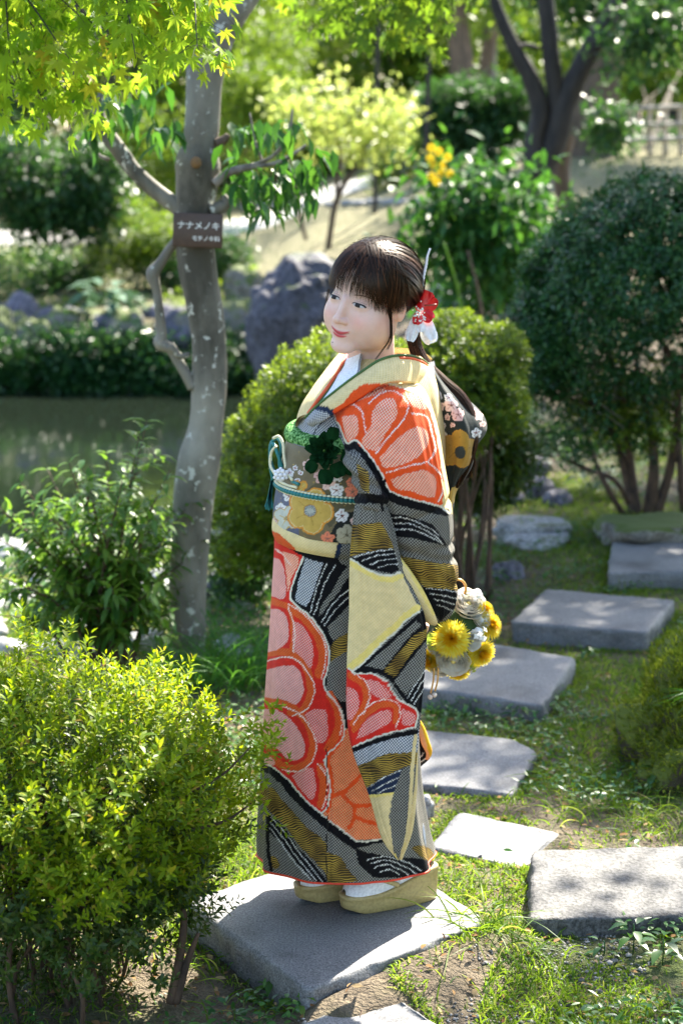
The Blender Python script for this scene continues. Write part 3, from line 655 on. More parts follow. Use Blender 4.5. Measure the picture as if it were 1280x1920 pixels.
# ---- loose leafy shrub behind it
p = hit(230, 1225); YN = float(p[1]) - .3
nd = empty('leafy_shrub', (p[0], YN, p[2]), 'loose leafy shrub with reddish brown stems before the pale bank stones', 'shrub')
bp = np.array((p[0], YN, p[2])); g = Geo(); pos = []; dd = []
tips = [(275,790),(262,812),(130,868),(90,880),(40,905),(200,850),(320,880),(365,930),(340,985),(350,1050),(20,960),(-20,1000),(60,1010),(110,960),(170,920),(230,900),(290,940),(250,1000),(180,1010),(140,1060),(60,1090),(0,1080),(310,1010),(-30,930),(90,1150),(210,1100),(300,1090),(30,1180),(150,1140),(240,860),(180,980),(80,940),(20,1040),(130,1010),(-40,1090),(-30,1150),(300,960),(345,930),(360,1020),(320,1150),(260,1060),(200,950),(150,880),(60,960),(-10,940),(100,1080)]
for i, (tx, ty) in enumerate(tips):
    E = at_y(tx, ty, YN + rng.normal(0, .22)); a = bp + np.array((rng.normal(0,.05), rng.normal(0,.05), -.02)); m1 = a*.55 + E*.45; m1[2] += .10; m1[0] -= .25*(E[0]-a[0])*.3
    c = curve([a, m1, E], 30); g.add(*tube(c, np.linspace(.0085, .0018, 30), 6, True, .1, i))
    tw = [(c[int(t*29)], c[min(29, int(t*29)+1)] - c[int(t*29)-1]) for t in np.linspace(.38, 1, 20)]
    for j in range(4):
        s0 = c[rng.integers(10, 24)]; e = s0 + unit(rng.normal(0, .6, 3) + unit(E-a)) * rng.uniform(.08, .2); cc = curve([s0, (s0+e)/2+rng.normal(0,.01,3), e], 10); g.add(*tube(cc, np.linspace(.003, .001, 10), 4))
        tw += [(cc[q], cc[min(9, q+1)] - cc[q-1]) for q in range(3, 10)]
    for (a0, t0) in tw:
        t0 = unit(t0); sd = unit(np.cross(t0, rng.normal(size=3)))
        for sgn in (1, -1): pos.append(a0); dd.append(sgn*sd*.8 + t0*.6 + np.array((0,0,-.15+rng.normal(0,.2))))
obj('stems', g, M['twig'], nd)
pos = np.array(pos); dd = np.array(dd); k = rng.random(len(pos)) < .85; pos, dd = pos[k], dd[k]
split_leaves(T_LONG, pos, dd, None, rng.uniform(.045, .082, len(pos)), .0225, M['nandina'], nd, 295, bend=.25)

# ---- clipped mounds behind the woman
def mound(name, label, c, r, n, mat, base, seed, L=.024, zmin=-.6, per=9, lobes=()):
    rt = empty(name, base, label, 'bush'); vv = [var(sprig_mesh('s', None, n=per+i % 3, h=.032+.004*i, L=L*(.9+.06*i), seed=20+i)) for i in range(5)]
    pos, u = mound_pts(c, r, n, .15, seed, zmin, .16, 3.2)
    for j_, (cl_, rl_, nl_) in enumerate(lobes): pl_, ul_ = mound_pts(cl_, rl_, nl_, .2, seed+20+j_, -.85, .2, 3.2); pos = np.vstack([pos, pl_]); u = np.vstack([u, ul_])
    dr = u*.8 + np.array((0,0,.55)) + rng.normal(0, .3, u.shape)
    tag(obj('leaves', scatter_geo(vv, pos, dr, rng.uniform(.8, 1.2, len(pos))), M[mat], rt), kind='stuff')
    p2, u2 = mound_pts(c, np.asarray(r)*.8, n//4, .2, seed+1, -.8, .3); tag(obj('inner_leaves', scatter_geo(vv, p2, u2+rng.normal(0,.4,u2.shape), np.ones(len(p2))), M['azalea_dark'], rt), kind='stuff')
    g = Geo(); b = np.asarray(base, float)
    for i in range(12):
        e = pos[rng.integers(len(pos))]*.93 + np.asarray(c)*.07; a = b + np.array((rng.normal(0,.08), rng.normal(0,.08), -.02)); cc = curve([a, a*.6+e*.4+np.array((0,0,.06))+rng.normal(0,.03,3), e], 20)
        g.add(*tube(cc, np.linspace(.012, .002, 20), 6, True, .12, i))
    obj('stems', g, M['twig'], rt); return rt
YM = 7.7
c1 = at_y(585, 865, YM); s = YM / F
mound('clipped_bush', 'clipped azalea sloping up from the signed trunk to her shoulder', c1, (136*s, .40, 196*s), 2600, 'mound', (c1[0]+.05, YM, 0.0), 3, zmin=-.8, lobes=[(at_y(500, 930, YM-.05), (88*s, .32, 150*s), 1600), (at_y(640, 780, YM), (125*s, .36, 155*s), 1500), (at_y(470, 1000, YM-.1), (70*s, .25, 85*s), 500)])
c2 = at_y(700, 760, YM+.25); 
mound('clipped_bush', 'rounded clipped azalea directly behind her, hidden but for its top edge', c2, (120*s, .36, 125*s), 2200, 'mound', (c2[0], YM+.25, 0.0), 4)
c3 = at_y(868, 706, YM+.3)
mound('clipped_bush', 'small bright clipped azalea behind her hair ornament', c3, (96*s, .32, 92*s), 1700, 'mound', (c3[0], YM+.3, 0.03), 5, zmin=-.7, lobes=[(at_y(930, 670, YM+.35), (48*s, .2, 50*s), 600), (at_y(850, 640, YM+.4), (60*s, .25, 45*s), 600), (at_y(925, 755, YM+.2), (52*s, .2, 62*s), 700), (at_y(860, 800, YM+.1), (50*s, .2, 50*s), 500)])

# ---- dark clipped shrub at the right
p = hit(1195, 962); YD = float(p[1])
ds = empty('clipped_shrub', p, 'large dark green clipped shrub on bare leaning stems at right', 'shrub')
cD = at_y(1256, 585, YD); sD = YD / F
vv = [var(leaves(Geo(), T_LEAF, rng.normal(0, .020, (11, 3)), rand_unit(11)+np.array((0,0,.4)), None, rng.uniform(.022, .034, 11), .014)) for i in range(6)]
pos, u = mound_pts(cD, (285*sD, .62, 245*sD), 8600, .20, 6, -.55, .2, 2.2); dr = u + rng.normal(0, .3, u.shape)
lo = (pos[:, 2] < cD[2] - .05) & (rng.random(len(pos)) < .6); pos, dr = pos[~lo], dr[~lo]
tag(obj('leaves', scatter_geo(vv, pos, dr, rng.uniform(.8, 1.2, len(pos))), M['holly'], ds), kind='stuff')
c5 = at_y(1010, 655, YD-.1); p5, u5 = mound_pts(c5, (68*sD, .3, 105*sD), 900, .2, 8, -.9, .4); tag(obj('side_leaves', scatter_geo(vv, p5, u5+rng.normal(0,.4,u5.shape), np.ones(len(p5))), M['holly'], ds), kind='stuff')
c6 = at_y(1190, 760, YD+.1); p6, u6 = mound_pts(c6, (135*sD, .4, 90*sD), 420, .3, 9, -.9, .8); p7, u7 = mound_pts(at_y(1130, 770, YD), (150*sD, .45, 110*sD), 330, .3, 19, -.95, .9); tag(obj('shaded_leaves', scatter_geo(vv, p7, u7+rng.normal(0,.5,u7.shape), np.ones(len(p7))), M['holly'], ds), kind='stuff'); tag(obj('low_leaves', scatter_geo(vv, p6, u6+rng.normal(0,.4,u6.shape), np.ones(len(p6))), M['mound'], ds), kind='stuff')
for i, pts in enumerate([[(1190,975,22),(1165,860,16),(1120,760,13),(1060,700,9),(1010,640,5)], [(1195,975,20),(1180,860,15),(1165,740,12),(1130,640,7)], [(1215,975,30),(1225,870,20),(1215,780,15),(1195,690,10),(1170,600,5)], [(1225,975,24),(1255,880,18),(1270,780,15),(1262,690,12),(1230,620,7)], [(1285,985,18),(1275,880,15),(1270,760,13),(1290,640,9)], [(1180,985,14),(1130,900,10),(1100,820,8),(1080,760,5)], [(1265,770,12),(1225,730,9),(1205,700,7),(1160,690,5)], [(1120,760,8),(1060,745,6),(985,720,4)], [(1060,860,8),(1100,880,8),(1150,900,9),(1185,960,10)]]):
    limb('stem', [(a, b_, w, rng.normal(0, .1) * (j > 0)) for j, (a, b_, w) in enumerate(pts)], YD, M['twig'], ds, 8, 30, .1, i)
g = Geo()
for i in range(160):
    a = at_y(1020 + rng.normal(80, 90), 700 + rng.normal(0, 60), YD - .25 + rng.random()*.3); e = a + np.array((rng.normal(-.08, .12), rng.normal(0, .08), rng.normal(.03, .08))); g.add(*tube(curve([a, (a+e)/2+rng.normal(0,.02,3), e], 8), .0025, 4))
tag(obj('dead_twigs', g, M['twig_grey'], ds), kind='stuff')
# ------------------------------------------------------------------ background
def bgY(px, py): return float(hit(px, py)[1])
# dark forked tree
YA = bgY(1005, 480)
ta = empty('dark_tree', hit(1005, 478), 'black trunked forked tree standing above the dark clipped shrub', 'tree')
limb('trunk', [(1005,500,52),(1006,450,38),(1007,400,40),(1008,350,48),(1008,315,62),(1000,285,48),(1002,255,38),(1012,215,38),(1006,180,38),(990,140,35),(966,95,30),(945,50,26),(922,-10,22),(890,-90,18)], YA, M['bark_dark'], ta, 16, 90, .08, 1)
limb('limb', [(1012,325,44),(1032,285,44),(1048,235,48),(1058,195,46),(1075,155,42),(1098,110,40),(1120,70,36),(1150,20,32),(1190,-60,26)], YA, M['bark_dark'], ta, 14, 60, .08, 2)
limb('limb', [(1052,230,40),(1042,180,34),(1034,120,32),(1028,60,32),(1022,0,30),(1015,-90,26)], YA, M['bark_dark'], ta, 14, 50, .08, 3)
limb('limb', [(1056,420,32),(1056,370,31),(1052,310,32),(1062,250,32)], YA+.35, M['bark_brown'], ta, 12, 40, .06, 4)
limb('branch', [(965,90,10),(990,85,9),(1010,90,8),(1030,80,8)], YA, M['bark_dark'], ta, 8, 20, .08, 5)
bl = [blob_px(x, y, rx, ry, YA+(1.3 if x < 1170 else -.4), .6) for x, y, rx, ry in [(1205,80,75,45),(1262,35,75,50),(1120,30,60,28),(1150,-60,170,60),(960,-60,120,50),(1060,-30,90,40),(1140,240,22,16)]]
tag(obj('leaves', foliage(bl, 130, 6, .085, .036, T_LEAF, .5, .12, .3, .25, 4), M['far_dark'], ta), kind='stuff')
# old leaning trunk
YB = bgY(1110, 292)
tb = empty('old_tree', hit(1110, 292), 'thick old leaning brown trunk behind the dark forked tree', 'tree')
limb('trunk', [(1110,305,150),(1110,285,118),(1108,240,100),(1113,200,92),(1125,150,84),(1142,100,76),(1162,40,72),(1190,-60,64),(1210,-200,50)], YB, M['bark_brown'], tb, 20, 60, .06, 7)
tag(obj('leaves', foliage([blob_px(x, y, rx, ry, YB, 1) for x, y, rx, ry in [(1190,-90,190,110),(1050,-80,120,70),(1330,-60,120,90)]], 380, 6, .13, .07, T_DIAMOND, .3, .2, .3, .1, 9), M['far_green'], tb), kind='stuff')
# thin poles and straight trunks in the middle
def slim(name, label, cat, px, y0, y1, w, mat, group=None, Y=None, lean=0, crown=None, mcrown='far_green'):
    Y = Y or bgY(px, y1); b = at_y(px, y1, Y); t = empty(name, b, label, cat, group)
    zg = gz(b[0], Y) - .1; dq = Y*cP - (zg-CAMZ)*sP; yg = 960 - F*(Y*sP + (zg-CAMZ)*cP)/dq
    limb('trunk' if cat == 'tree' else 'shaft', ([(px, yg, w*1.25)] if yg > y1+14 else []) + [(px, y1+6, w*1.15),(px+lean*.4, y1*.6+y0*.4, w),(px+lean, y0, w*.85),(px+lean*1.6, y0-150, w*.7)], Y, M[mat], t, 10, 40, .04, int(px))
    if crown: tag(obj('leaves', foliage([blob_px(*c, Y+.2, 1) for c in crown], 300, 6, .10, .05, T_DIAMOND, .3, .2, .3, .1, int(px)), M[mcrown], t), kind='stuff')
    return t
slim('slim_tree', 'thin dark sapling pole left of the two straight poles behind her', 'tree', 702, 60, 400, 9, 'bark_dark', Y=21.5, lean=6)
slim('slim_tree', 'thin dark leaning sapling above the red hair flower', 'tree', 796, 60, 325, 11, 'bark_dark', Y=22, lean=10)
slim('straight_tree', 'pale grey straight trunk between the two thin dark saplings', 'tree', 735, 60, 285, 21, 'twig_grey', lean=2, crown=[(735,-60,120,70)])
slim('thick_tree', 'broad grey trunk left of the dark forked tree, far behind', 'tree', 872, 40, 200, 52, 'bark_brown', Y=30, lean=-14, crown=[(830,-70,200,100),(900,-20,80,50)])
slim('thick_tree', 'pale trunk right beside the broad grey trunk, far behind', 'tree', 915, 40, 215, 24, 'twig_grey', Y=31, lean=8, crown=[(960,-60,120,70)])
slim('thick_tree', 'dark trunk at the far right beyond the bamboo fence', 'tree', 1262, 40, 215, 26, 'bark_dark', Y=33, lean=6, crown=[(1270,-40,160,90)])
slim('thick_tree', 'grey trunk deep in the wood left of the signed trunk', 'tree', 205, 40, 300, 20, 'bark_dark', Y=33, lean=4, crown=[(200,-40,190,90)], mcrown='far_dark')
# small yellow green maple
YE = bgY(618, 466)
te = empty('young_maple', hit(618, 466), 'small yellow green maple on the lawn left of her head', 'tree')
limb('trunk', [(614,472,13),(620,430,12),(628,385,12),(645,345,11),(668,310,8),(690,270,5)], YE, M['twig'], te, 10, 40, .06, 1)
limb('limb', [(574,450,7),(560,400,7),(555,375,5)], YE, M['twig'], te, 8, 20, .06, 2)
limb('limb', [(632,372,9),(632,330,8),(640,290,7),(625,250,5)], YE, M['twig'], te, 8, 20, .06, 3)
tag(obj('leaves', foliage([blob_px(x, y, rx, ry, YE, 1) for x, y, rx, ry in [(660,185,85,26),(595,240,70,18),(700,240,65,18),(560,200,60,24),(730,275,45,12),(640,275,55,12),(755,215,35,14)]], 52, 6, .075, .045, T_DIAMOND, .05, .10, .2, .35, 11), M['far_yellow'], te), kind='stuff')
# shrubs and bushes behind
def bush(label, px, py, bx, by, blobs, mat, n=260, L=.07, W=.03, name='garden_bush', Y=None, tmpl=T_DIAMOND, per=7, **k):
    b = hit(bx, by); Y = Y or float(b[1]); plant(name, b, label, 'bush', [blob_px(x, y, rx, ry, Y, .9) for x, y, rx, ry in blobs], n, per, L, W, mat, tmpl=tmpl, **k)
bush('rounded bluish green bush beyond the lawn, right above her hair ornament', 0, 0, 895, 308, [(890,235,95,68),(850,215,60,50),(945,215,55,45)], 'far_dark', 420, .09, .045)
bush('dark glossy bush over the pond at the left edge', 0, 0, 90, 470, [(95,345,115,75),(30,300,80,60),(180,330,60,60),(60,400,70,40),(170,400,50,40)], 'far_dark', 260, .085, .04, Y=19.5)
bush('soft light green bush left of the signed trunk', 0, 0, 255, 515, [(255,430,75,58),(215,465,55,45),(300,465,50,45)], 'far_green', 330, .055, .022, Y=20)
bush('bush with dense leaves behind the signed trunk at mid height', 0, 0, 300, 400, [(290,270,90,65),(330,330,70,50),(220,250,60,50)], 'far_green', 300, .085, .04, Y=26)
bush('pale bush behind the grey branch right of the trunk', 0, 0, 470, 400, [(480,240,75,70),(520,190,70,60),(450,180,60,60)], 'far_green', 300, .085, .04, Y=28)
bush('green bush high behind the signed trunk', 0, 0, 470, 380, [(480,150,50,40),(520,90,60,50)], 'far_green', 250, .085, .04, Y=30)
bush('small dark bush under the bamboo fence', 0, 0, 1240, 300, [(1235,262,60,20)], 'far_dark', 160, .07, .03, Y=27)
bush('pale bush behind the bamboo fence', 0, 0, 1215, 285, [(1215,150,60,40),(1270,120,50,50)], 'far_green', 300, .09, .045, Y=31)
bush('dark low bush on the far bank left of the hosta', 0, 0, 60, 540, [(50,500,90,36),(130,515,60,26)], 'far_dark', 240, .07, .03, Y=20)
bush('dark low bush on the far bank behind the signed trunk', 0, 0, 340, 540, [(330,505,55,34),(425,480,40,36)], 'far_dark', 240, .07, .03, Y=20)
bush('low bush of dark leaves added for the shade below the small bright azalea', 0, 0, 905, 960, [(885,835,65,60),(940,845,60,60),(900,905,45,30)], 'azalea_dark', 380, .045, .018, Y=8.5)  # added bush; its dark leaves stand in for shade under the azalea
bush('low bush beneath the straight grey trunk', 0, 0, 770, 330, [(770,240,50,50),(810,280,45,35),(730,330,35,25)], 'far_green', 200, .07, .03, Y=24)
# broad leaved plants between her and the dark tree
def broad(label, bx, by, blobs, n, L, Y=None, mat='broad'):
    b = hit(bx, by); Y = Y or float(b[1]); plant('broadleaf_plant', b, label, 'plant', [blob_px(x, y, rx, ry, Y, .9) for x, y, rx, ry in blobs], n, 7, L, L*.36, mat, tmpl=T_LONG, droop=.45, gap=.1)
broad('broad leaved evergreen plant right of her head with glossy drooping leaves', 905, 610, [(900,400,70,60),(850,370,50,45),(950,380,55,50),(900,470,75,50),(840,450,50,40),(960,460,45,45)], 55, .12, 13.5)
broad('darker broad leaved plant at the foot of the dark tree', 960, 600, [(950,530,65,45),(880,530,55,40),(1000,440,30,40)], 60, .12, 14.2)
# yellow flowers on stalks
fy = hit(828, 560); YF = 13.2
tf = empty('yellow_flowers', (at_y(828, 420, YF)[0], YF, fy[2]), 'tall stalks of yellow daisies above the broad leaved plant', 'flowers')
g = Geo()
for x, y in [(826,345),(812,300),(838,318)]:
    a = at_y(828, 470, YF); e = at_y(x, y, YF); g.add(*tube(curve([a, (a+e)/2+(.01,0,.02), e], 14), .005, 6))
obj('stalk', g, M['broad'], tf)
for x, y in [(808,277),(822,284),(838,295),(806,297),(812,308),(832,309),(808,330),(826,324),(843,326),(818,340)]:
    c = at_y(x, y, YF + rng.normal(0, .05)); a = np.linspace(0, 2*np.pi, 11)[:-1]; dv = np.c_[np.cos(a), -.25*np.ones(10), np.sin(a)]
    g = leaves(Geo(), T_LEAF, np.tile(c, (10, 1)), dv, np.tile((0, -1.0, .2), (10, 1)), .034, .017); g.add(*sphere(c + (0,-.006,0), (.009,.006,.009), 8, 6)); obj('flower', g, M['yellow'], tf)
# green shoots and dry stalks behind the mound
for x0, y0, x1, y1, mt, lb in [(832,455,868,590,'nandina','thin bright green shoot beside the red hair flower'),(876,470,905,600,'twig','dry brown stalk right of the green shoot')]:
    a = at_y(x1, y1, 12.5); e = at_y(x0, y0, 12.5); tag(obj('plant_stalk', Geo().add(*tube(curve([a, (a+e)/2+(.01,0,0), e], 12), np.linspace(.011, .006, 12), 8)), M[mt]), lb, 'stalk')
# plants of the far pond bank; dark waterline rows stand in for its shade
bank = [(-240+k_*36, 656+(k_*37)%27, 26+(k_*29)%22, 22+(k_*17)%20, 'holly' if k_ % 3 else 'far_dark') for k_ in range(20)] + [(-60+k_*25, 704+(k_*23)%16, 24+(k_*29)%16, 19+(k_*7)%9, 'holly') for k_ in range(22)] + [(30,560,70,40,'far_dark'),(100,600,60,30,'far_green'),(180,585,60,35,'far_dark'),(255,610,55,25,'far_dark'),(330,600,40,30,'far_green'),(430,585,45,40,'mound'),(470,610,40,30,'far_green'),(60,500,80,30,'far_green'),(300,540,60,30,'far_dark'),(150,520,60,25,'far_dark'),(440,520,35,30,'far_green'),(10,625,50,22,'far_dark'),(130,640,55,20,'far_dark'),(215,650,60,18,'far_dark'),(395,640,40,30,'far_dark')]
for i, (x, y, rx, ry, mt) in enumerate(bank):
    Y = (18.3 + (620 - y) * .02 if y < 655 else 17.75) + rng.uniform(-.2, .2); c, r = blob_px(x, y, rx, ry, Y, .8)
    plant('bank_plant', (c[0], Y, max(c[2]-r[2], gz(c[0], Y))), 'low leafy plant overhanging the far bank of the pond', 'plant', [(c, r)], 150, 7, .06, .028, mt, group='low plants on the far pond bank', gap=.05, seed=i)
b = hit(205, 575); hs = empty('hosta_plant', (b[0], 18.4, b[2]), 'plant with large bluish pale leaves on the far pond bank', 'plant')
n = 26; c = at_y(205, 560, 18.2); a = rng.uniform(0, 6.28, n); el = rng.uniform(-.1, .8, n)
leaf_parts(T_LEAF, np.tile(c, (n, 1)) + np.c_[np.cos(a)*.14, np.sin(a)*.1, rng.uniform(-.1,.15,n)], np.c_[np.cos(a)*np.cos(el), np.sin(a)*np.cos(el), np.sin(el)*.8], None, rng.uniform(.16, .26, n), .11, M['hosta'], hs, bend=.5)
for i, (x, y, rx, ry, mt, lb) in enumerate([(905,850,70,60,'far_dark','dark fern in the shade below the small bright azalea'),(965,835,60,70,'far_dark','dark fern left of the shrub stems'),(1060,850,80,60,'far_dark','dark fern behind the shrub stems'),(1150,870,70,55,'far_dark','dark fern right behind the shrub stems'),(1250,860,70,60,'far_dark','dark fern at the right edge behind the shrub stems'),(455,1060,60,60,'far_dark','dark low plant between trunk and skirt')]):
    Y = 11.0 if i < 5 else 8.0; c, r = blob_px(x, y, rx, ry, Y, .8); plant('fern_plant', (c[0], Y, gz(c[0], Y)), lb, 'plant', [(c, r)], 170, 7, .06, .018, mt, tmpl=T_LONG, gap=.05, seed=50+i)
# bamboo fence
YFc = bgY(1205, 292)
fb = hit(1215, 292); fe = empty('bamboo_fence', fb, 'pale bamboo rail fence at the far right', 'fence'); M['bamboo'] = simple('bamboo', (.36,.31,.25), .6, 0, (30, .3, .01))
for x in (1160, 1187, 1217, 1246, 1275, 1304, 1333):
    a = at_y(x, 296, YFc); e = at_y(x, 196, YFc); obj('post', Geo().add(*tube(np.linspace(a, e, 6), 5.2*YFc/F, 10)), M['bamboo'], fe)
for y in (203, 235, 262):
    a = at_y(1152, y+2, YFc-.09); e = at_y(1345, y-6, YFc-.09); obj('rail', Geo().add(*tube(np.linspace(a, e, 6), 4.2*YFc/F, 10)), M['bamboo'], fe)
# low rail behind the young maple
lf = empty('rail_fence', hit(700, 300), 'low pale rail fence beyond the lawn behind the saplings', 'fence'); Yl = 27.0
for x in (640, 690, 745, 800): obj('post', Geo().add(*tube(np.linspace(at_y(x, 322, Yl), at_y(x, 272, Yl), 4), 5*Yl/F, 8)), M['bamboo'], lf)
obj('rail', Geo().add(*tube(np.linspace(at_y(600, 280, Yl-.1), at_y(830, 277, Yl-.1), 4), 5*Yl/F, 8)), M['bamboo'], lf)

# trees of the wood behind: each its own trunk and crown
wood = [(-60,60,'far_dark'),(60,150,'far_green'),(150,60,'far_dark'),(260,130,'far_green'),(350,200,'far_dark'),(440,40,'far_green'),(520,150,'far_green'),(610,60,'far_green'),(690,130,'far_yellow'),(780,170,'far_green'),(850,110,'far_green'),(980,120,'far_green'),(1040,190,'far_green'),(1130,130,'far_green'),(1210,60,'far_green'),(1290,170,'far_yellow'),(1340,60,'far_dark'),(20,240,'far_green'),(-40,350,'far_green'),(560,40,'far_dark'),(760,40,'far_green'),(-170,90,'far_green'),(-290,60,'far_dark'),(-230,200,'far_green'),(1440,110,'far_green'),(1550,60,'far_dark'),(1500,200,'far_green'),(1640,120,'far_green')]
names = {'far_dark': 'dark evergreen', 'far_green': 'mid green', 'far_yellow': 'yellow green'}
for i, (x, y, mt) in enumerate(wood):
    Y = 33 + (i * 37 % 11) * .9; c, r = blob_px(x, y, 95 + (i*13) % 30, 88 + (i*29) % 30, Y, 1.0); b = (c[0], Y, gz(c[0], Y) - .1)
    t = empty('wood_tree', b, names[mt] + ' tree in the wood behind the garden', 'tree', names[mt] + ' trees in the wood behind')
    tag(obj('leaves', foliage([(c, r), (c + np.array((rng.normal(0,.4), .3, 1.3)), r*.95), (c + np.array((rng.normal(0,.6), .1, -1.0)), r*.8)], 250, 6, .17, .085, T_DIAMOND, .2, .26, .3, .05, 200+i), M[mt], t), kind='stuff')
    cc = curve([b, (b[0]+rng.normal(0,.2), Y, c[2]*.5+b[2]*.5), (c[0], Y, c[2]+.5)], 16); obj('trunk', Geo().add(*tube(cc, np.linspace(.16, .05, 16), 8, True, .06, i)), M['bark_dark' if i % 2 else 'bark_brown'], t)
for i, (x, Y, cz) in enumerate([(-7.5,27.5,7.6),(-4.2,30,8.6),(2.2,31,9.4),(8.8,30,8.6)]):  # unseen crowns added to throw dappled shade on the lawn
    b = (x, Y, gz(x, Y)-.1); t = empty('tall_tree', b, 'tall tree beyond the lawn, unseen crown added to dapple the grass', 'tree', 'tall trees beyond the lawn'); cc = curve([b, (x+.2, Y, cz*.5), (x, Y, cz)], 16); obj('trunk', Geo().add(*tube(cc, np.linspace(.14, .06, 16), 8, True, .06, i)), M['bark_dark' if i % 2 else 'bark_brown'], t)
    tag(obj('leaves', foliage([((x, Y, cz), np.array((2.3,2.0,1.6)))], 420, 7, .17, .085, T_DIAMOND, .2, .25, .25, .2, 300+i), M['far_green'], t), kind='stuff')
# unseen trees of the wood, added on the near sides to cut low sky light
for i, (x, y, h) in enumerate([(-7.5,-3,7),(7.5,-3,7.5),(7.6,1.5,7.5),(8.6,6,7)]):
    b = (x, y, gz(x, y)-.1); t = empty('wood_tree', b, 'unseen tree of the wood added to hold back low sky light', 'tree', 'unseen trees added round the near side'); cc = curve([b, (x+.1, y, h*.5), (x, y, h*.8)], 12); obj('trunk', Geo().add(*tube(cc, np.linspace(.16, .06, 12), 8, True, .06, i)), M['bark_brown'], t)
    tag(obj('leaves', foliage([((x, y, h*.55), np.array((2.2,2.2,h*.42)))], 650, 7, .26, .14, T_DIAMOND, .2, .35, .3, .1, 400+i), M['far_green'], t), kind='stuff')
# the wood goes on behind them as one mass
n = 52000; X = rng.uniform(-46, 46, n); Yw_ = rng.uniform(46, 62, n); Zw = gz0(X, Yw_) + 19 * rng.random(n) ** 1.25
P = np.c_[X, Yw_, Zw]; k = fbm(P, .35, 3, 77) > -.12; P = P[k]
tag(obj('far_wood', leaves(Geo(), T_DIAMOND, P, rand_unit(len(P)), None, .55, .32), M['far_green']), kind='stuff')

# tall shade trees beside the path, crowns above the picture
def shade_tree(label, x, y, cz, r, n, mat='far_green', seed=0):
    b = (x, y, gz(x, y)-.05); t = empty('shade_tree', b, label, 'tree', 'tall shade trees beside the path')
    cc = curve([b, (x+.1, y, cz*.5), (x, y+.1, cz)], 18); obj('trunk', Geo().add(*tube(cc, np.linspace(.17, .07, 18), 10, True, .06, seed)), M['bark_brown'], t)
    tag(obj('leaves', foliage([((x, y, cz), r)], n, 8, .11, .055, T_DIAMOND, .2, .16, .25, .12, seed), M[mat], t), kind='stuff')
shade_tree('tall shade tree beside the path, its crown above the picture', 4.0, 12.6, 5.3, np.array((1.6, 1.9, 1.2)), 1300, seed=61)
shade_tree('tall shade tree beside the path, its crown above the picture', 3.75, 11.3, 5.6, np.array((1.35, 1.15, .9)), 620, seed=63)
shade_tree('tall shade tree beside the path, its crown above the picture', 3.75, 8.7, 5.5, np.array((.95, .8, .6)), 230, seed=64)
shade_tree('tall shade tree beside the path, its crown above the picture', 4.2, 16.2, 6.0, np.array((1.5, 1.6, 1.2)), 330, seed=62)

# ------------------------------------------------------------------ ground cover
def in_slabs(x, y, grow=0.0):
    r = np.zeros(len(x), bool)
    for P in SLABS:
        c = P.mean(0); Q = c + (P - c) * (1 + grow); ins = np.ones(len(x), bool); s = np.sign(np.sum(Q[:, 0]*np.roll(Q[:, 1], -1) - Q[:, 1]*np.roll(Q[:, 0], -1)))
        for i in range(len(Q)):
            a, b = Q[i], Q[(i+1) % len(Q)]; ins &= s * ((b[0]-a[0])*(y-a[1]) - (b[1]-a[1])*(x-a[0])) > 0
        r |= ins
    return r
def spread(n, y0=3.55, y1=11.5, bias=1.0):
    y = y0 + (y1 - y0) * rng.random(n) ** bias; x = rng.uniform(-1, 1, n) * (y * .205 + .45); return x, y
def keep_land(x, y): return (gz0(x, y) > -.25) & ~in_slabs(x, y)
x, y = spread(270000, bias=1.1); P = np.c_[x, y, 0*x]; d1 = fbm(P, 1.7, 3, 5); px, py = proj(np.c_[x, y, gz0(x, y)])
grav = ((px > 600) & (py > 1745)) & (d1 < .25)
k = keep_land(x, y) & (d1 + .55*rng.random(len(x)) > .27) & ~(grav & (rng.random(len(x)) < .93))
x, y = x[k], y[k]; z = gz0(x, y); n = len(x)
L = rng.uniform(.022, .065, n) * (1 + .6*fbm(np.c_[x, y, 0*x], 2.5, 2, 8)) * np.where(rng.random(n) < .06, 2.0, 1)
g = leaves(Geo(), T_BLADE, np.c_[x, y, z-.003], np.c_[rng.normal(0,.5,(n,2)), np.ones(n)], rand_unit(n), L, rng.uniform(.0025, .005, n), .5)
tag(obj('grass', g, M['grass']), kind='stuff')
# small leaved ground cover
x, y = spread(62000, 3.7, 11, 1.0); px, py = proj(np.c_[x, y, gz0(x, y)]); d2 = fbm(np.c_[x, y, 0*x], 1.9, 3, 25)
k = keep_land(x, y) & (d2 > .03) & ~((py > 1760) & (px > 560) & (px < 1060)); x, y = x[k], y[k]; z = gz0(x, y) + rng.uniform(.004, .05, len(x)); n = len(x)
g = leaves(Geo(), T_LEAF, np.c_[x, y, z], np.c_[rng.normal(0,1,(n,2)), rng.uniform(-.1,.6,n)], np.c_[rng.normal(0,.35,(n,2)), np.ones(n)], rng.uniform(.014, .034, n), rng.uniform(.008, .014, n))
tag(obj('ground_cover', g, M['cover']), kind='stuff')
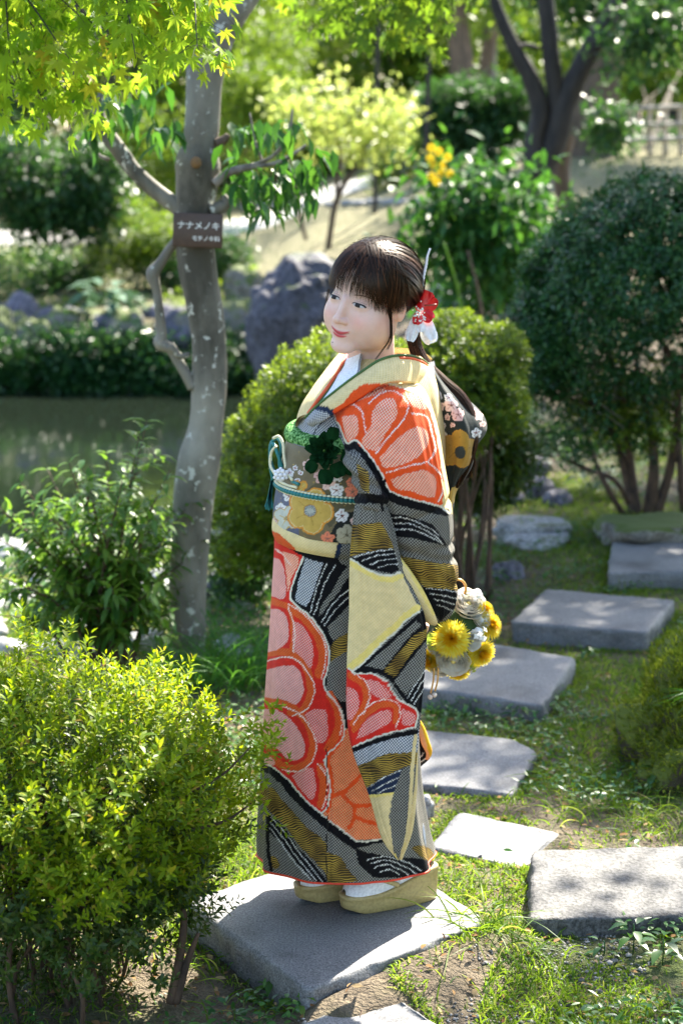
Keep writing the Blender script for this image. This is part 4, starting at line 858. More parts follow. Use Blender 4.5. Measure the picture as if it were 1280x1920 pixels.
# grass and soil crowding the edges of the slabs
ex, ey = [], []
for P in SLABS:
    c = P.mean(0); m_ = 1500
    t_ = rng.random(m_)*len(P); i_ = t_.astype(int); f_ = (t_ - i_)[:, None]; E_ = P[i_]*(1-f_) + P[(i_+1) % len(P)]*f_; o_ = unit(E_ - c)*(.012 + rng.exponential(.02, (m_, 1))); E_ = E_ + o_; kk = fbm(np.c_[E_, np.zeros(m_)], 6, 2, 9) > -.15; ex.append(E_[kk, 0]); ey.append(E_[kk, 1])
x, y = np.concatenate(ex), np.concatenate(ey); k = ~in_slabs(x, y); x, y = x[k], y[k]; n = len(x)
g = leaves(Geo(), T_BLADE, np.c_[x, y, gz0(x, y)-.004], np.c_[rng.normal(0,.45,(n,2)), np.ones(n)], rand_unit(n), rng.uniform(.02, .062, n), rng.uniform(.003, .005, n), .6)
tag(obj('edge_grass', g, M['grass']), kind='stuff')
x, y = spread(2600, 3.5, 9, 1.0); k = gz0(x, y) > -.25; x, y = x[k], y[k]; g = Geo()
for i in range(len(x)):
    if i % 2: continue
    a_ = rng.uniform(0, 6.28); l_ = rng.uniform(.012, .06); p0 = np.array((x[i], y[i], gz(x[i], y[i])+.006)); g.add(*tube(np.array([p0, p0+(math.cos(a_)*l_*.5, math.sin(a_)*l_*.5, .004), p0+(math.cos(a_+.3)*l_, math.sin(a_+.3)*l_, .001)]), .0012, 3, False))
k_ = 0; tag(obj('twig_litter', g, M['twig']), kind='stuff')
# gravel by the near slabs
x, y = spread(30000, 3.5, 5.0, 1.0); px, py = proj(np.c_[x, y, gz0(x, y)]); d3 = fbm(np.c_[x, y, 0*x], 2.4, 3, 33)
k = keep_land(x, y) & (px > 560) & (d3 + .5*sst(1700, 1800, py) > .28); x, y = x[k][:14000], y[k][:14000]; n = len(x)
octv = np.array([(1,0,0),(-1,0,0),(0,1,0),(0,-1,0),(0,0,1),(0,0,-1)], float); octf = np.array([[0,2,4],[2,1,4],[1,3,4],[3,0,4],[2,0,5],[1,2,5],[3,1,5],[0,3,5]])
sz = rng.uniform(.002, .0065, n) * np.where(rng.random(n) < .05, 2.2, 1); V = octv[None] * sz[:, None, None] * rng.uniform(.6, 1.2, (n, 6, 1)); an = rng.uniform(0, 6.28, n); c_, s_ = np.cos(an), np.sin(an)
V = np.stack([V[..., 0]*c_[:, None]-V[..., 1]*s_[:, None], V[..., 0]*s_[:, None]+V[..., 1]*c_[:, None], V[..., 2]*.7], -1) + np.c_[x, y, gz0(x, y)+sz*.3][:, None]
def gravel_mat():
    m, nt, b, o = new_mat('gravel'); gg = N(nt, 'ShaderNodeNewGeometry'); r = ramp(nt, [(0, (.09,.085,.08)), (.5, (.22,.2,.18)), (1, (.45,.42,.39))], gg.outputs['Random Per Island']); nt.links.new(r.outputs[0], b.inputs['Base Color']); b.inputs['Roughness'].default_value = .85; return m
tag(obj('gravel', Geo().add(V.reshape(-1, 3), (octf[None] + (np.arange(n)*6)[:, None, None]).reshape(-1, 3)), gravel_mat(), smooth=False), kind='stuff')
# dry leaves and bits
x, y = spread(5200, 3.5, 10, 1.0); k = (gz0(x, y) > -.25) & ~in_slabs(x, y, .02); x, y = x[k], y[k]; n = len(x)
g = leaves(Geo(), T_LEAF, np.c_[x, y, gz0(x, y)+.008+.01*rng.random(n)], np.c_[rng.normal(0,1,(n,2)), rng.normal(0,.15,n)], np.c_[rng.normal(0,.5,(n,2)), np.ones(n)], rng.uniform(.012, .035, n), rng.uniform(.006, .014, n))
tag(obj('dry_litter', g, M['dry']), kind='stuff')
# grass tufts one can tell apart
def tufts(lst, group):
    for px, py, n, ln, sp, bd, mt, lb in lst:
        c = hit(px, py); tuft(c - (0,0,.01), n, ln, .0045, sp, bd, M[mt], 'grass_tuft', lb, 'grass tuft', group)
tufts([(905,1745,60,.20,.045,1.3,'grass','sunlit tuft of long grass left of the coarse stone block'),(960,1775,50,.15,.05,1.6,'grass','arching grass tuft under the left corner of the coarse block'),
       (1120,1470,70,.17,.07,1.5,'grass','pale sunlit grass tuft between the thin slab and the moss hump'),(1190,1520,80,.18,.09,1.4,'grass','long bright grass behind the coarse stone block'),(1080,1530,60,.14,.08,1.4,'grass','short grass at the right tip of the thin sunlit slab'),
       (400,1800,45,.12,.05,1.3,'grass','grass tuft at the left foot of the large slab'),(470,1870,55,.13,.07,1.3,'grass','grass below the front corner of the large slab'),(1250,1560,60,.15,.06,1.4,'grass','grass at the right edge behind the coarse block'),
       (640,1840,40,.07,.05,1.5,'grass','short grass along the front edge of the large slab'),(820,1340,26,.13,.03,.7,'liriope','upright grass shoots before the thick sunlit slab'),(1010,1390,40,.10,.05,1.4,'grass','small grass tuft right of the smooth grey slab')], 'grass tufts along the stepping stones')
tufts([(400,1290,170,.44,.10,.75,'liriope','dark lush grass clump right of the trunk foot'),(465,1290,160,.44,.09,.75,'liriope','dark lush grass clump between the trunk and her skirt'),(340,1270,80,.30,.07,1.1,'liriope','dark grass clump hiding the trunk foot'),(480,1230,120,.42,.09,.7,'liriope','dark grass clump farther behind her skirt'),(430,1200,70,.42,.1,1.0,'liriope','thin tall grass behind the trunk')], 'lush dark grass clumps at the trunk foot')
# leafy weeds
def weed(px, py, n, L, h, label, mt='nandina', group='leafy weeds between the stones'):
    c = hit(px, py); w = empty('leafy_weed', c, label, 'weed', group); a = np.arange(n)*2.4 + rng.random(); hh = np.linspace(.3, 1, n)*h
    pos = np.c_[c[0]+np.cos(a)*.015, c[1]+np.sin(a)*.015, c[2]+hh]; d = np.c_[np.cos(a), np.sin(a), rng.uniform(-.1, .5, n)]
    leaf_parts(T_LEAF, pos, d, None, rng.uniform(.75, 1.1, n)*L, L*.42, M[mt], w, bend=.3); obj('stem', Geo().add(*tube(np.array([c-(0,0,.01), c+(.003,.002,h*.6), c+(0,0,h)]), .0018, 5)), M[mt], w)
for a in [(510,1880,9,.045,.07,'bright leafy weed below the front corner of the large slab'),(560,1900,7,.04,.05,'small bright weed left of the bottom slab'),(1185,1790,10,.05,.08,'broad leaved weed before the coarse stone block','cover'),(1240,1810,9,.05,.07,'weed cut by the right edge below the coarse block','cover'),(1130,1800,7,.035,.05,'small weed in the shade of the coarse block','cover'),
          (880,1345,8,.045,.07,'weed between the two thick slabs behind the flower ball','cover'),(970,1350,10,.05,.06,'leafy weed right of the smooth slab','cover'),(1040,1330,9,.045,.06,'weed right of the sunlit thick slab','cover'),(1230,1480,9,.05,.08,'bright weed below the moss hump'),(1265,1465,7,.05,.08,'bright weed at the right edge below the moss hump'),(1100,1240,8,.045,.06,'weed before the second farthest slab','cover'),(1245,1225,8,.04,.06,'bright weed right of the second farthest slab'),(1035,1100,8,.06,.10,'leafy weed left of the farthest slab','cover')]:
    weed(*a)
# low leafy plants by the hollow (right of her back)
for i, (px, py, L, h, lb, mt) in enumerate([(880,1010,.09,.14,'bright green leafy seedling behind her elbow','nandina'),(905,1060,.06,.10,'green seedling behind her sleeve cuff','nandina'),(930,1100,.05,.08,'low seedling above the flower ball','cover'),(985,1010,.05,.1,'yellowish seedling before the flat pale stone','nandina'),(1090,930,.09,.2,'bluish fern in the shade under the dark shrub','cover'),(1040,900,.09,.25,'bluish fern left of the shrub stems','cover'),(1140,930,.08,.16,'bluish fern between the shrub stems','cover')]):
    weed(px, py, 16, L, h, lb, mt, 'low plants by the stream hollow')
# ------------------------------------------------------------------ the woman
SLABZ = .10
wp = at_z(700, 1690, SLABZ)
person = empty('person', (wp[0], YW, SLABZ), 'person in black, red and cream kimono with gold sandals, head turned left', 'person')

# ---- head: implicit shape, sampled along rays so that head and neck are one skin
def el(p, c, r):
    q = (p - np.asarray(c)) / np.asarray(r); k0 = np.linalg.norm(q, axis=1); k1 = np.linalg.norm(q / np.asarray(r), axis=1); return k0 * (k0 - 1) / np.maximum(k1, 1e-9)
def cap(p, a, b, ra, rb):
    a, b = np.asarray(a, float), np.asarray(b, float); ab = b - a; h = np.clip(((p - a) @ ab) / (ab @ ab), 0, 1); return np.linalg.norm(p - a - h[:, None]*ab, axis=1) - (ra + (rb-ra)*h)
def smin(a, b, k): h = np.clip(.5 + .5*(b-a)/k, 0, 1); return b*(1-h) + a*h - k*h*(1-h)
def smax(a, b, k): return -smin(-a, -b, k)
EX = .034
def head_sdf(p):
    q = p.copy(); q[:, 0] = np.abs(q[:, 0])
    d = el(q, (0,.022,.022), (.078,.094,.090))
    d = smin(d, el(q, (0,-.026,-.044), (.068,.056,.071)), .035)
    d = smin(d, el(q, (.042,-.045,-.043), (.030,.032,.034)), .03)
    d = smin(d, el(q, (.043,-.008,-.064), (.027,.044,.034)), .03)
    d = smin(d, el(q, (0,-.0735,-.1000), (.029,.0195,.0170)), .024)
    d = smax(d, -el(q, (EX-.002,-.096,.002), (.020,.016,.0115)), .016)
    d = smin(d, el(q, (EX,-.0655,-.0015), (.0165,.0125,.0105)), .008)
    d = smin(d, cap(q, (0,-.079,.004), (0,-.0985,-.034), .0055, .0088), .014)
    d = smin(d, el(q, (0,-.0985,-.0365), (.0105,.0085,.0082)), .008)
    d = smin(d, el(q, (.0115,-.0885,-.0395), (.0068,.0085,.0062)), .006)
    w = q.copy(); w[:, 2] -= 11. * q[:, 0]**2
    d = smin(d, el(w, (0,-.0715,-.069), (.030,.0165,.021)), .016)
    d = smin(d, el(w, (0,-.0850,-.0660), (.0250,.0058,.0036)), .004)
    d = smin(d, el(w, (0,-.0838,-.0742), (.0195,.0065,.0046)), .004)
    d = smax(d, -el(w, (0,-.0938,-.0698), (.0265,.006,.0009)), .0022)
    d = smin(d, el(q, (.0785,.016,-.010), (.0085,.017,.031)), .006)
    d = smax(d, -el(q, (.0885,.012,-.006), (.0062,.0095,.018)), .005)
    d = smin(d, cap(q, (0,.026,-.075), (0,.040,-.25), .0465, .062), .018)
    return d
HS = 1.075
def rot(ax, a):
    c, s = math.cos(a), math.sin(a)
    return np.array({'x': [[1,0,0],[0,c,-s],[0,s,c]], 'y': [[c,0,s],[0,1,0],[-s,0,c]], 'z': [[c,-s,0],[s,c,0],[0,0,1]]}[ax])
HR = rot('z', RAD(-40)) @ rot('y', RAD(12)) @ rot('x', RAD(5))
HO = at_y(645, 567, 4.43) - HR @ np.array((0, -.083, 0)) * HS
def H(p): return (np.asarray(p, float) * HS) @ HR.T + HO
nT, nP = 300, 360
th = np.linspace(0, np.pi, nT)[:, None]; ph = np.linspace(0, 2*np.pi, nP, endpoint=False)[None]
# finer spacing of columns on the face
ph = ph + .55*np.sin(ph + np.pi/2 - np.pi) * 0
D = np.stack([np.sin(th)*np.cos(ph), np.sin(th)*np.sin(ph), np.cos(th)+0*ph], -1).reshape(-1, 3)
C0 = np.array((0, -.010, -.030))
lo, hi = np.full(len(D), .02), np.full(len(D), .24)
# first exit along the ray: march, then bisect
t = np.full(len(D), .03); done = np.zeros(len(D), bool)
for i in range(60):
    dd_ = head_sdf(C0 + D*t[:, None]); t = np.where(done, t, np.minimum(t + np.maximum(-dd_*.8, 0) + 1e-5, .22)); done |= dd_ > -1e-4
HV = C0 + D*t[:, None]
w = HV.copy(); w[:, 2] -= 11.*HV[:, 0]**2
tint = np.zeros((len(HV), 4)); tint[:] = (.74,.51,.42,1)
def mixc(mask, c): tint[:, :3] = tint[:, :3]*(1-mask[:, None]) + np.array(c)*mask[:, None]
ax = np.abs(HV[:, 0])
mixc(.42*np.exp(-(((ax-.042)/.020)**2 + ((HV[:, 2]+.035)/.016)**2)) * (HV[:, 1] < 0), (.78,.33,.27))
mixc(.25*np.exp(-(((ax-.0)/.012)**2 + ((HV[:, 2]+.040)/.010)**2)) * (HV[:, 1] < -.08), (.75,.38,.30))
mixc(.35*sst(.068, .078, ax)*sst(.06, .02, np.abs(HV[:, 2]+.01)), (.75,.36,.26))
lip = np.minimum(el(w, (0,-.0850,-.0662), (.0262,.0078,.0040)), el(w, (0,-.0838,-.0742), (.0212,.0084,.0050)))
mixc(sst(.0012, -.0010, lip) * (HV[:, 1] < -.06), (.52,.06,.07))
mixc(.75*sst(.0012, .0002, np.abs(w[:, 2]+.0698)) * (ax < .0258) * (HV[:, 1] < -.06), (.25,.02,.025))
mixc(.18*np.exp(-(((ax-EX)/.017)**2 + ((HV[:, 2]-.006)/.006)**2)) * (HV[:, 1] < -.04), (.55,.27,.2))
bg_ = Geo().add(H(HV), grid_faces(nT, nP, True)); nhead = len(HV)
# hidden body under the clothes: trunk, legs, arms and hands
def WX(px, py, Y): return at_y(px, py, Y)
tr = curve([np.r_[H((0,.036,-.20)), .06], np.r_[WX(708,720,YW), .075], np.r_[WX(700,800,YW), .105], np.r_[WX(680,930,YW), .105], np.r_[WX(668,1080,YW), .12], np.r_[WX(660,1180,YW), .10]], 30)
bg_.add(*tube(tr[:, :3], tr[:, 3], 20))
for k, (x0, Yk) in enumerate(((650, 4.63), (690, 4.45))):
    lg = curve([np.r_[WX(x0-5,1150,Yk), .075], np.r_[WX(x0,1380,Yk), .055], np.r_[WX(x0+30,1560,Yk), .038], np.r_[WX(x0+40,1625,Yk), .034]], 24); bg_.add(*tube(lg[:, :3], lg[:, 3], 14))
hand_c = WX(818, 1100, 4.46)
for pts in ([np.r_[WX(745,755,4.44), .045], np.r_[WX(782,870,4.41), .038], np.r_[WX(797,985,4.40), .033], np.r_[WX(808,1050,4.42), .026], np.r_[hand_c+(0,0,.035), .022]],
            [np.r_[WX(735,755,4.66), .045], np.r_[WX(755,870,4.70), .038], np.r_[WX(765,985,4.69), .032], np.r_[WX(768,1060,4.66), .026], np.r_[WX(772,1120,4.64), .022]]):
    a_ = curve(pts, 24); bg_.add(*tube(a_[:, :3], a_[:, 3], 14))
for hc in (hand_c, WX(772, 1138, 4.64)):
    bg_.add(*sphere(hc, (.016,.036,.042), 16, 12))
    for f, (dy, L) in enumerate(((-.027,.06),(-.009,.068),(.009,.065),(.026,.052))):
        a0 = hc + (.002, dy, -.030); bg_.add(*tube(curve([a0, a0+(.012,0,-L*.35), a0+(.028,0,-L*.45), a0+(.034,0,-L*.15)], 12), np.linspace(.0085,.0065,12), 10))
    a0 = hc + (.004,-.030,.0); bg_.add(*tube(curve([a0, a0+(.014,-.012,-.014), a0+(.028,-.004,-.026)], 10), np.linspace(.010,.007,10), 10))
def add_color(me, name, rgba):
    a = me.color_attributes.new(name, 'FLOAT_COLOR', 'POINT'); a.data.foreach_set('color', np.asarray(rgba, np.float32).ravel())
m, nt, b, o_ = new_mat('skin'); at = N(nt, 'ShaderNodeVertexColor', layer_name='tint'); nz = noise_n(nt, 300, 2, .5); nz2 = noise_n(nt, 35, 4, .6); rv = ramp(nt, [(.3, (.93,.90,.88)), (.7, (1.03,1.02,1.01))], nz2.outputs[0]); mk = N(nt, 'ShaderNodeMix', data_type='RGBA', blend_type='MULTIPLY', inp={0: 1.}); nt.links.new(at.outputs[0], mk.inputs[6]); nt.links.new(rv.outputs[0], mk.inputs[7])
nt.links.new(mk.outputs[2], b.inputs['Base Color']); b.inputs['Roughness'].default_value = .48; b.inputs['Specular IOR Level'].default_value = .35
b.inputs['Subsurface Weight'].default_value = .35; b.inputs['Subsurface Radius'].default_value = (.012,.005,.003); b.inputs['Subsurface Scale'].default_value = .6
bump(nt, b, nz.outputs[0], .06, .002); M['skin'] = m
body = obj('body', bg_, m, person); tt = np.tile((.74,.51,.42,1), (len(body.data.vertices), 1)); tt[:nhead] = tint; add_color(body.data, 'tint', tt)
# eyes, lashes, brows
def face_pt(x, z, off=0):
    x = np.asarray(x, float).ravel(); z = np.asarray(z, float).ravel(); y = np.full(len(x), -.13)
    for i in range(50): y = y + np.maximum(head_sdf(np.stack([x, y, z], -1)), 0) * .8
    return np.stack([x, y - off, z], -1)
def face_patch(top, bot, x0, x1, off, n=26, mrows=7):
    xs = np.linspace(x0, x1, n); v = np.linspace(0, 1, mrows)[:, None]; Z = top(xs)[None]*(1-v) + bot(xs)[None]*v
    P = face_pt(np.tile(xs, mrows), Z.ravel(), off); return Geo().add(H(P), grid_faces(mrows, n))
eyew = simple('shaded_eye_white', (.46,.42,.40), .25); iris = simple('iris', (.012,.006,.004), .35, 0, None, .25); lash = simple('lashes', (.012,.008,.007), .6)  # eye white is greyed to include the shade of lids and lashes
for sx in (1, -1):
    cx = sx*EX; hw = .0158
    tp = lambda x: .0008 + .0047*np.sqrt(np.clip(1-((x-cx)/hw)**2, 0, 1)) + sx*(x-cx)*-.05
    bt = lambda x: .0008 - .0030*np.sqrt(np.clip(1-((x-cx)/hw)**2, 0, 1)) + sx*(x-cx)*-.05
    ey = obj('eye', face_patch(tp, bt, cx-hw, cx+hw, .0007), eyew, person)
    ic = cx - .0006; ir = .0070; itp = lambda x: np.minimum(tp(x), .0012+np.sqrt(np.clip(ir**2-(x-ic)**2, 0, 1))); ibt = lambda x: np.maximum(bt(x), .0012-np.sqrt(np.clip(ir**2-(x-ic)**2, 0, 1)))
    obj('iris', face_patch(itp, ibt, ic-ir, ic+ir, .0012, 18, 6), iris, ey)
    obj('lashes', face_patch(lambda x: tp(x)+.0011+.0010*np.clip(sx*(x-cx)/hw, 0, 1), lambda x: tp(x)-.0009, cx-hw*1.04, cx+hw*1.10, .0018, 26, 3), lash, ey)
    obj('eyelid_crease', face_patch(lambda x: tp(x)+.0036, lambda x: tp(x)+.0031, cx-hw*.8, cx+hw*.95, .0003, 20, 2), simple('crease', (.42,.23,.17), .7), ey)
    obj('eyebrow', face_patch(lambda x: .0215 - 9*(x-cx-sx*.001)**2 + .0010 - sx*(x-cx)*.06, lambda x: .0215 - 9*(x-cx-sx*.001)**2 - .0010 - sx*(x-cx)*.06, cx-.016, cx+.018, .0005, 20, 3), simple('brow', (.26,.15,.10), .8), person)
mo_ = face_pt([-.0155], [-.094], 0)[0]; obj('mole', Geo().add(*sphere(H(mo_), (.0016,)*3, 8, 6)), lash, body)

# ---- hair
HC, HRd = np.array((0, .020, .027)), np.array((.0905, .110, .0955))
def hp(d, off=0.0):
    d = unit(d); r = 1/np.sqrt(((d/HRd)**2).sum(1)); return HC + d*(r + off)[:, None]
m, nt, b, o_ = new_mat('hair'); g_ = N(nt, 'ShaderNodeNewGeometry'); r_ = ramp(nt, [(0, (.004,.002,.0014)), (.6, (.016,.0065,.0036)), (1, (.085,.030,.011))], g_.outputs['Random Per Island'])
nt.links.new(r_.outputs[0], b.inputs['Base Color']); b.inputs['Roughness'].default_value = .36; b.inputs['Specular IOR Level'].default_value = .24; M['hair'] = m
b.inputs['Specular Tint'].default_value = (1, .80, .62, 1)
# cap: columns round the head, rows from the whorl down to the hairline
npn, nrn = 420, 70
az_ = np.linspace(-np.pi, np.pi, npn, endpoint=False)                       # 0 = face
zb = herm(np.radians([-180,-140,-115,-95,-80,-66,-50,-30,0,30,50,66,80,95,115,140,180]), np.array([-.085,-.075,-.045,-.012,.000,.020,.062,.084,.088,.084,.062,.020,.000,-.012,-.045,-.075,-.085]), az_)
zf = (zb - HC[2]) / HRd[2]; rows = []
for v in np.linspace(0, 1, nrn):
    zz = (1-v**1.5)*.999 + zf*v**1.5; q = np.sqrt(np.clip(1-zz**2, 0, 1)); e = np.stack([q*np.sin(az_)*HRd[0], -q*np.cos(az_)*HRd[1], zz*HRd[2]], -1)
    st = .0012*vnoise(np.stack([az_*38, 0*az_ + v*1.5, 0*az_], -1), 1, 4) * min(1, v*4); rows.append(HC + e*(1 + st/.1)[:, None] - unit(e)*(.008*sst(.82, 1, v)))
hair = obj('hair', Geo().add(H(np.vstack(rows)), grid_faces(nrn, npn, True)), simple('hair_base', (.006,.003,.002), .6, 0, None, .2), person)
def ribbons(roots, ends, offs, n=14, w=.0011, via=None, sag=None):
    """locks: great-arc from root direction to end direction over the hair volume; offs = lift of the lock"""
    t = np.linspace(0, 1, n)[None, :, None]; a, b_ = unit(roots)[:, None], unit(ends)[:, None]
    om = np.arccos(np.clip((a*b_).sum(-1, keepdims=True), -1, 1)); d = (np.sin((1-t)*om)*a + np.sin(t*om)*b_) / np.maximum(np.sin(om), 1e-5)
    if via is not None: d = d + via[:, None]*np.sin(np.pi*t)
    P = hp(d.reshape(-1, 3), 0).reshape(d.shape); o = offs[:, None, None] * (np.ones_like(t) if sag is None else np.interp(t, [0, 1], sag)); P = P + unit(P-HC)*o
    return P
def ribbon_geo(P, w):
    T = unit(np.gradient(P, axis=1)); nrm = unit(P - HC[None, None]); s = np.cross(T, nrm); n = P.shape[1]
    tw = np.sin(np.linspace(0, 1, n)*np.pi*.93 + .2)[None, :, None] * np.asarray(w)[:, None, None] * .5
    V = np.stack([P - s*tw, P + s*tw + nrm*(tw*.3)], 2).reshape(-1, 3); k = np.arange(n-1)[:, None]*2 + np.array([[0,1,3,2]]); return Geo().add(H(V), (k[None] + (np.arange(len(P))*2*n)[:, None, None]).reshape(-1, 4))
def rj(n, c, s): return np.asarray(c) + rng.normal(0, 1, (n, 3))*np.asarray(s)
Gs = Geo()
def addrib(P, w):
    gg = ribbon_geo(P, w); V = np.vstack(gg.v); Gs.add(V, *gg.f)
n = 2600                                                    # swept back from the crown to the tail
x = rng.uniform(-1, 1, n); roots = np.c_[x*.95, rng.uniform(-.55, .15, n), np.sqrt(np.clip(1.05-x**2, .05, 2))]; ends = np.c_[x*.22+rng.normal(0,.05,n), np.full(n, 1.0), -.55+rng.normal(0,.08,n)]
addrib(ribbons(roots, ends, rng.uniform(.0003, .0065, n), via=np.c_[x*.35, np.zeros(n), -.05*np.abs(x)]), rng.uniform(.0008, .0022, n))
n = 1500                                                    # sides over the ears
sx = np.where(rng.random(n) < .7, 1, -1); roots = np.c_[sx*rng.uniform(.25,.95,n), rng.uniform(-.45,.1,n), rng.uniform(.5,1.0,n)]; ends = np.c_[sx*(.80+rng.normal(0,.08,n)), .55+rng.normal(0,.18,n), -.38+rng.normal(0,.10,n)]
addrib(ribbons(roots, ends, rng.uniform(.0003, .004, n)), rng.uniform(.0008, .0022, n))
def bangs(n, x0, x1, zlo, zhi, wl, lift=(.001,.006), rootx=.3):
    x = rng.uniform(x0, x1, n); z = rng.uniform(zlo, zhi, n); E = np.c_[x, np.zeros(n), z]; y = -HRd[1]*np.sqrt(np.clip(1-((x)/HRd[0])**2-((z-HC[2])/HRd[2])**2, .02, 1)); E[:, 1] = y; E[:, 2] -= HC[2]
    R_ = np.c_[x*rootx/.09*.6 + rng.normal(0,.07,n), -.10+rng.normal(0,.13,n), np.ones(n)]; P = ribbons(R_, E, rng.uniform(*lift, n)); t = np.linspace(0, 1, P.shape[1])[None, :, None]
    P[..., 2] -= 0.0; addrib(P, rng.uniform(.0007, .0016, n))
for x0, x1, n_ in ((-.088,-.060,190),(-.062,-.047,120),(-.044,-.033,80),(-.030,-.022,60),(-.019,-.010,75),(-.008,.000,55),(.006,.011,20),(.017,.030,80),(.030,.042,110),(.042,.060,260),(.056,.082,420)):
    m_ = abs(x0+x1)/2; bangs(int(n_*.5), x0, x1, .010 - (.03 if x0 > .05 else 0), .030, 1)
n = 260                                                     # broader locks that stand proud
x = rng.uniform(-1, 1, n); roots = np.c_[x*.9, rng.uniform(-.5, .1, n), np.sqrt(np.clip(1.05-x**2, .05, 2))]; ends = np.c_[x*.24+rng.normal(0,.06,n), np.full(n, 1.0), -.55+rng.normal(0,.1,n)]
addrib(ribbons(roots, ends, rng.uniform(.004, .0095, n), via=np.c_[x*.35+rng.normal(0,.05,n), np.zeros(n), -.05*np.abs(x)]), rng.uniform(.0015, .0045, n))
n = 170
R_ = np.c_[rng.normal(.1,.25,n), -.15+rng.normal(0,.2,n), np.ones(n)]; E = np.c_[rng.uniform(.55,.98,n), -.55+rng.normal(0,.25,n), rng.uniform(-.45,.05,n)]; addrib(ribbons(R_, E, rng.uniform(.003, .008, n)), rng.uniform(.0012, .004, n))
n = 520                                                     # long side lock sweeping down in front of the near ear, and far side
for s_, k_ in ((1, 420), (-1, 260)):
    R_ = np.c_[s_*rng.uniform(.15,.6,k_), -.35+rng.normal(0,.12,k_), np.ones(k_)]; E = np.c_[np.full(k_, s_*.93), -.30+rng.uniform(-.30,.32,k_), rng.uniform(-.62,-.15,k_) if s_ > 0 else rng.uniform(-.45,-.1,k_)]
    addrib(ribbons(R_, E, rng.uniform(.001, .005, k_)), rng.uniform(.0007, .0018, k_))
for pts in ([(.083,-.034,.0),(.086,-.022,-.035),(.079,-.012,-.075),(.066,-.018,-.105),(.058,-.026,-.125)], [(.084,-.028,.0),(.084,-.018,-.04),(.078,-.006,-.08),(.070,-.004,-.10)], [(-.083,-.040,.0),(-.082,-.045,-.03),(-.076,-.045,-.06)]):
    for j in range(7):
        c = curve(np.array(pts) + rng.normal(0, .0016, (1, 3)), 24); Gs.add(*tube(H(c), np.linspace(.0007, .0003, 24), 4, False))
for j in range(60):                                         # fly-away hairs on the crown
    a = unit(np.array([[rng.normal(0,.6), rng.normal(.2,.6), 1.0]])); p0 = hp(a)[0]; dr = unit(a[0] + rng.normal(0, .8, 3)); c = curve([p0, p0+dr*.008, p0+dr*.018+(0,.004,-.006)], 8); Gs.add(*tube(H(c), .00022, 3, False))
obj('locks', Gs, M['hair'], hair)
# tail over the back bow
Gt = Geo(); tp_ = [(772,615,4.60,13),(778,650,4.60,12),(796,690,4.58,15),(826,722,4.56,17),(858,752,4.55,18),(876,790,4.54,17),(880,830,4.53,15),(872,865,4.53,12),(862,895,4.53,8),(856,915,4.53,3)]
cl = curve([np.r_[at_y(x, y, Y), r/F*Y] for x, y, Y, r in tp_], 60); Gt.add(*tube(cl[:, :3], cl[:, 3]*.92, 20, True, .12, 2))
tg_ = unit(np.gradient(cl[:, :3], axis=0)); s1 = unit(np.cross(tg_, (0,1.0,0))); s2 = np.cross(tg_, s1)
for j in range(420):
    a = rng.uniform(0, 6.28); f = rng.uniform(.85, 1.08); ph_ = a + np.linspace(0, rng.normal(0,.5), 60); P = cl[:, :3] + (s1*np.cos(ph_)[:, None] + s2*np.sin(ph_)[:, None]) * (cl[:, 3]*f)[:, None]; k0 = rng.integers(0, 8); k1 = rng.integers(44, 60)
    Gt.add(*tube(P[k0:k1:2], .0007, 3, False))
for j in range(60):
    c = curve([at_y(884+rng.normal(0,3), 838+rng.normal(0,8), 4.58), at_y(884+rng.normal(0,3), 870, 4.58), at_y(876+rng.normal(0,7), 892+rng.normal(0,5), 4.58)], 10); Gt.add(*tube(c, .0006, 3, False))
obj('ponytail', Gt, M['hair'], hair)

# ---- kimono cloth: lofted volumes, each with its own printed pattern fixed to the cloth
Z = {}
def zone(n, base, dot=None, k=0., gold=0.): Z[n] = (np.array(base, float), np.array(dot if dot is not None else base, float), k, gold)
zone('cream', (.72,.54,.235), (.80,.65,.36), .7); zone('yel', (.80,.60,.14), (.85,.72,.3), .4); zone('white', (.70,.66,.54))
zone('orange', (.80,.085,.012), (.72,.06,.01), .25); zone('red', (.66,.022,.014), (.7,.04,.02), .3)
zone('pinkdot', (.78,.085,.02), (.86,.60,.44), .9); zone('reddot', (.64,.03,.022), (.84,.50,.44), .85); zone('pale', (.72,.17,.14), (.86,.54,.48), .85); zone('tan', (.74,.055,.010), (.74,.36,.16), 1.)
zone('emb', (.66,.055,.012), (.72,.17,.03), .7); zone('black', (.003,.003,.0045)); zone('navy', (.014,.024,.055)); zone('bdot', (.003,.003,.004), (.29,.275,.235), 1.); zone('ndot', (.03,.045,.085), (.60,.60,.60), 1.)
zone('dline', (.05,.05,.05), (.78,.76,.70), 1.); zone('pdline', (.75,.15,.08), (.9,.8,.7), 1.); zone('gold', (.035,.025,.010), None, 0, 1.)
def inside(x, y, P):
    r = np.zeros(len(x), bool); n = len(P); j = n-1
    for i in range(n):
        (xi, yi), (xj, yj) = P[i], P[j]
        if yi != yj: r ^= ((yi > y) != (yj > y)) & (x < (xj-xi)*(y-yi)/(yj-yi) + xi)
        j = i
    return r
def polydist(x, y, P):
    d = np.full(len(x), 1e9)
    for i in range(len(P)-1):
        a, b_ = P[i], P[i+1]; ab = b_-a; h = np.clip(((x-a[0])*ab[0] + (y-a[1])*ab[1]) / max(ab@ab, 1e-9), 0, 1); d = np.minimum(d, (x-a[0]-h*ab[0])**2 + (y-a[1]-h*ab[1])**2)
    return np.sqrt(d)
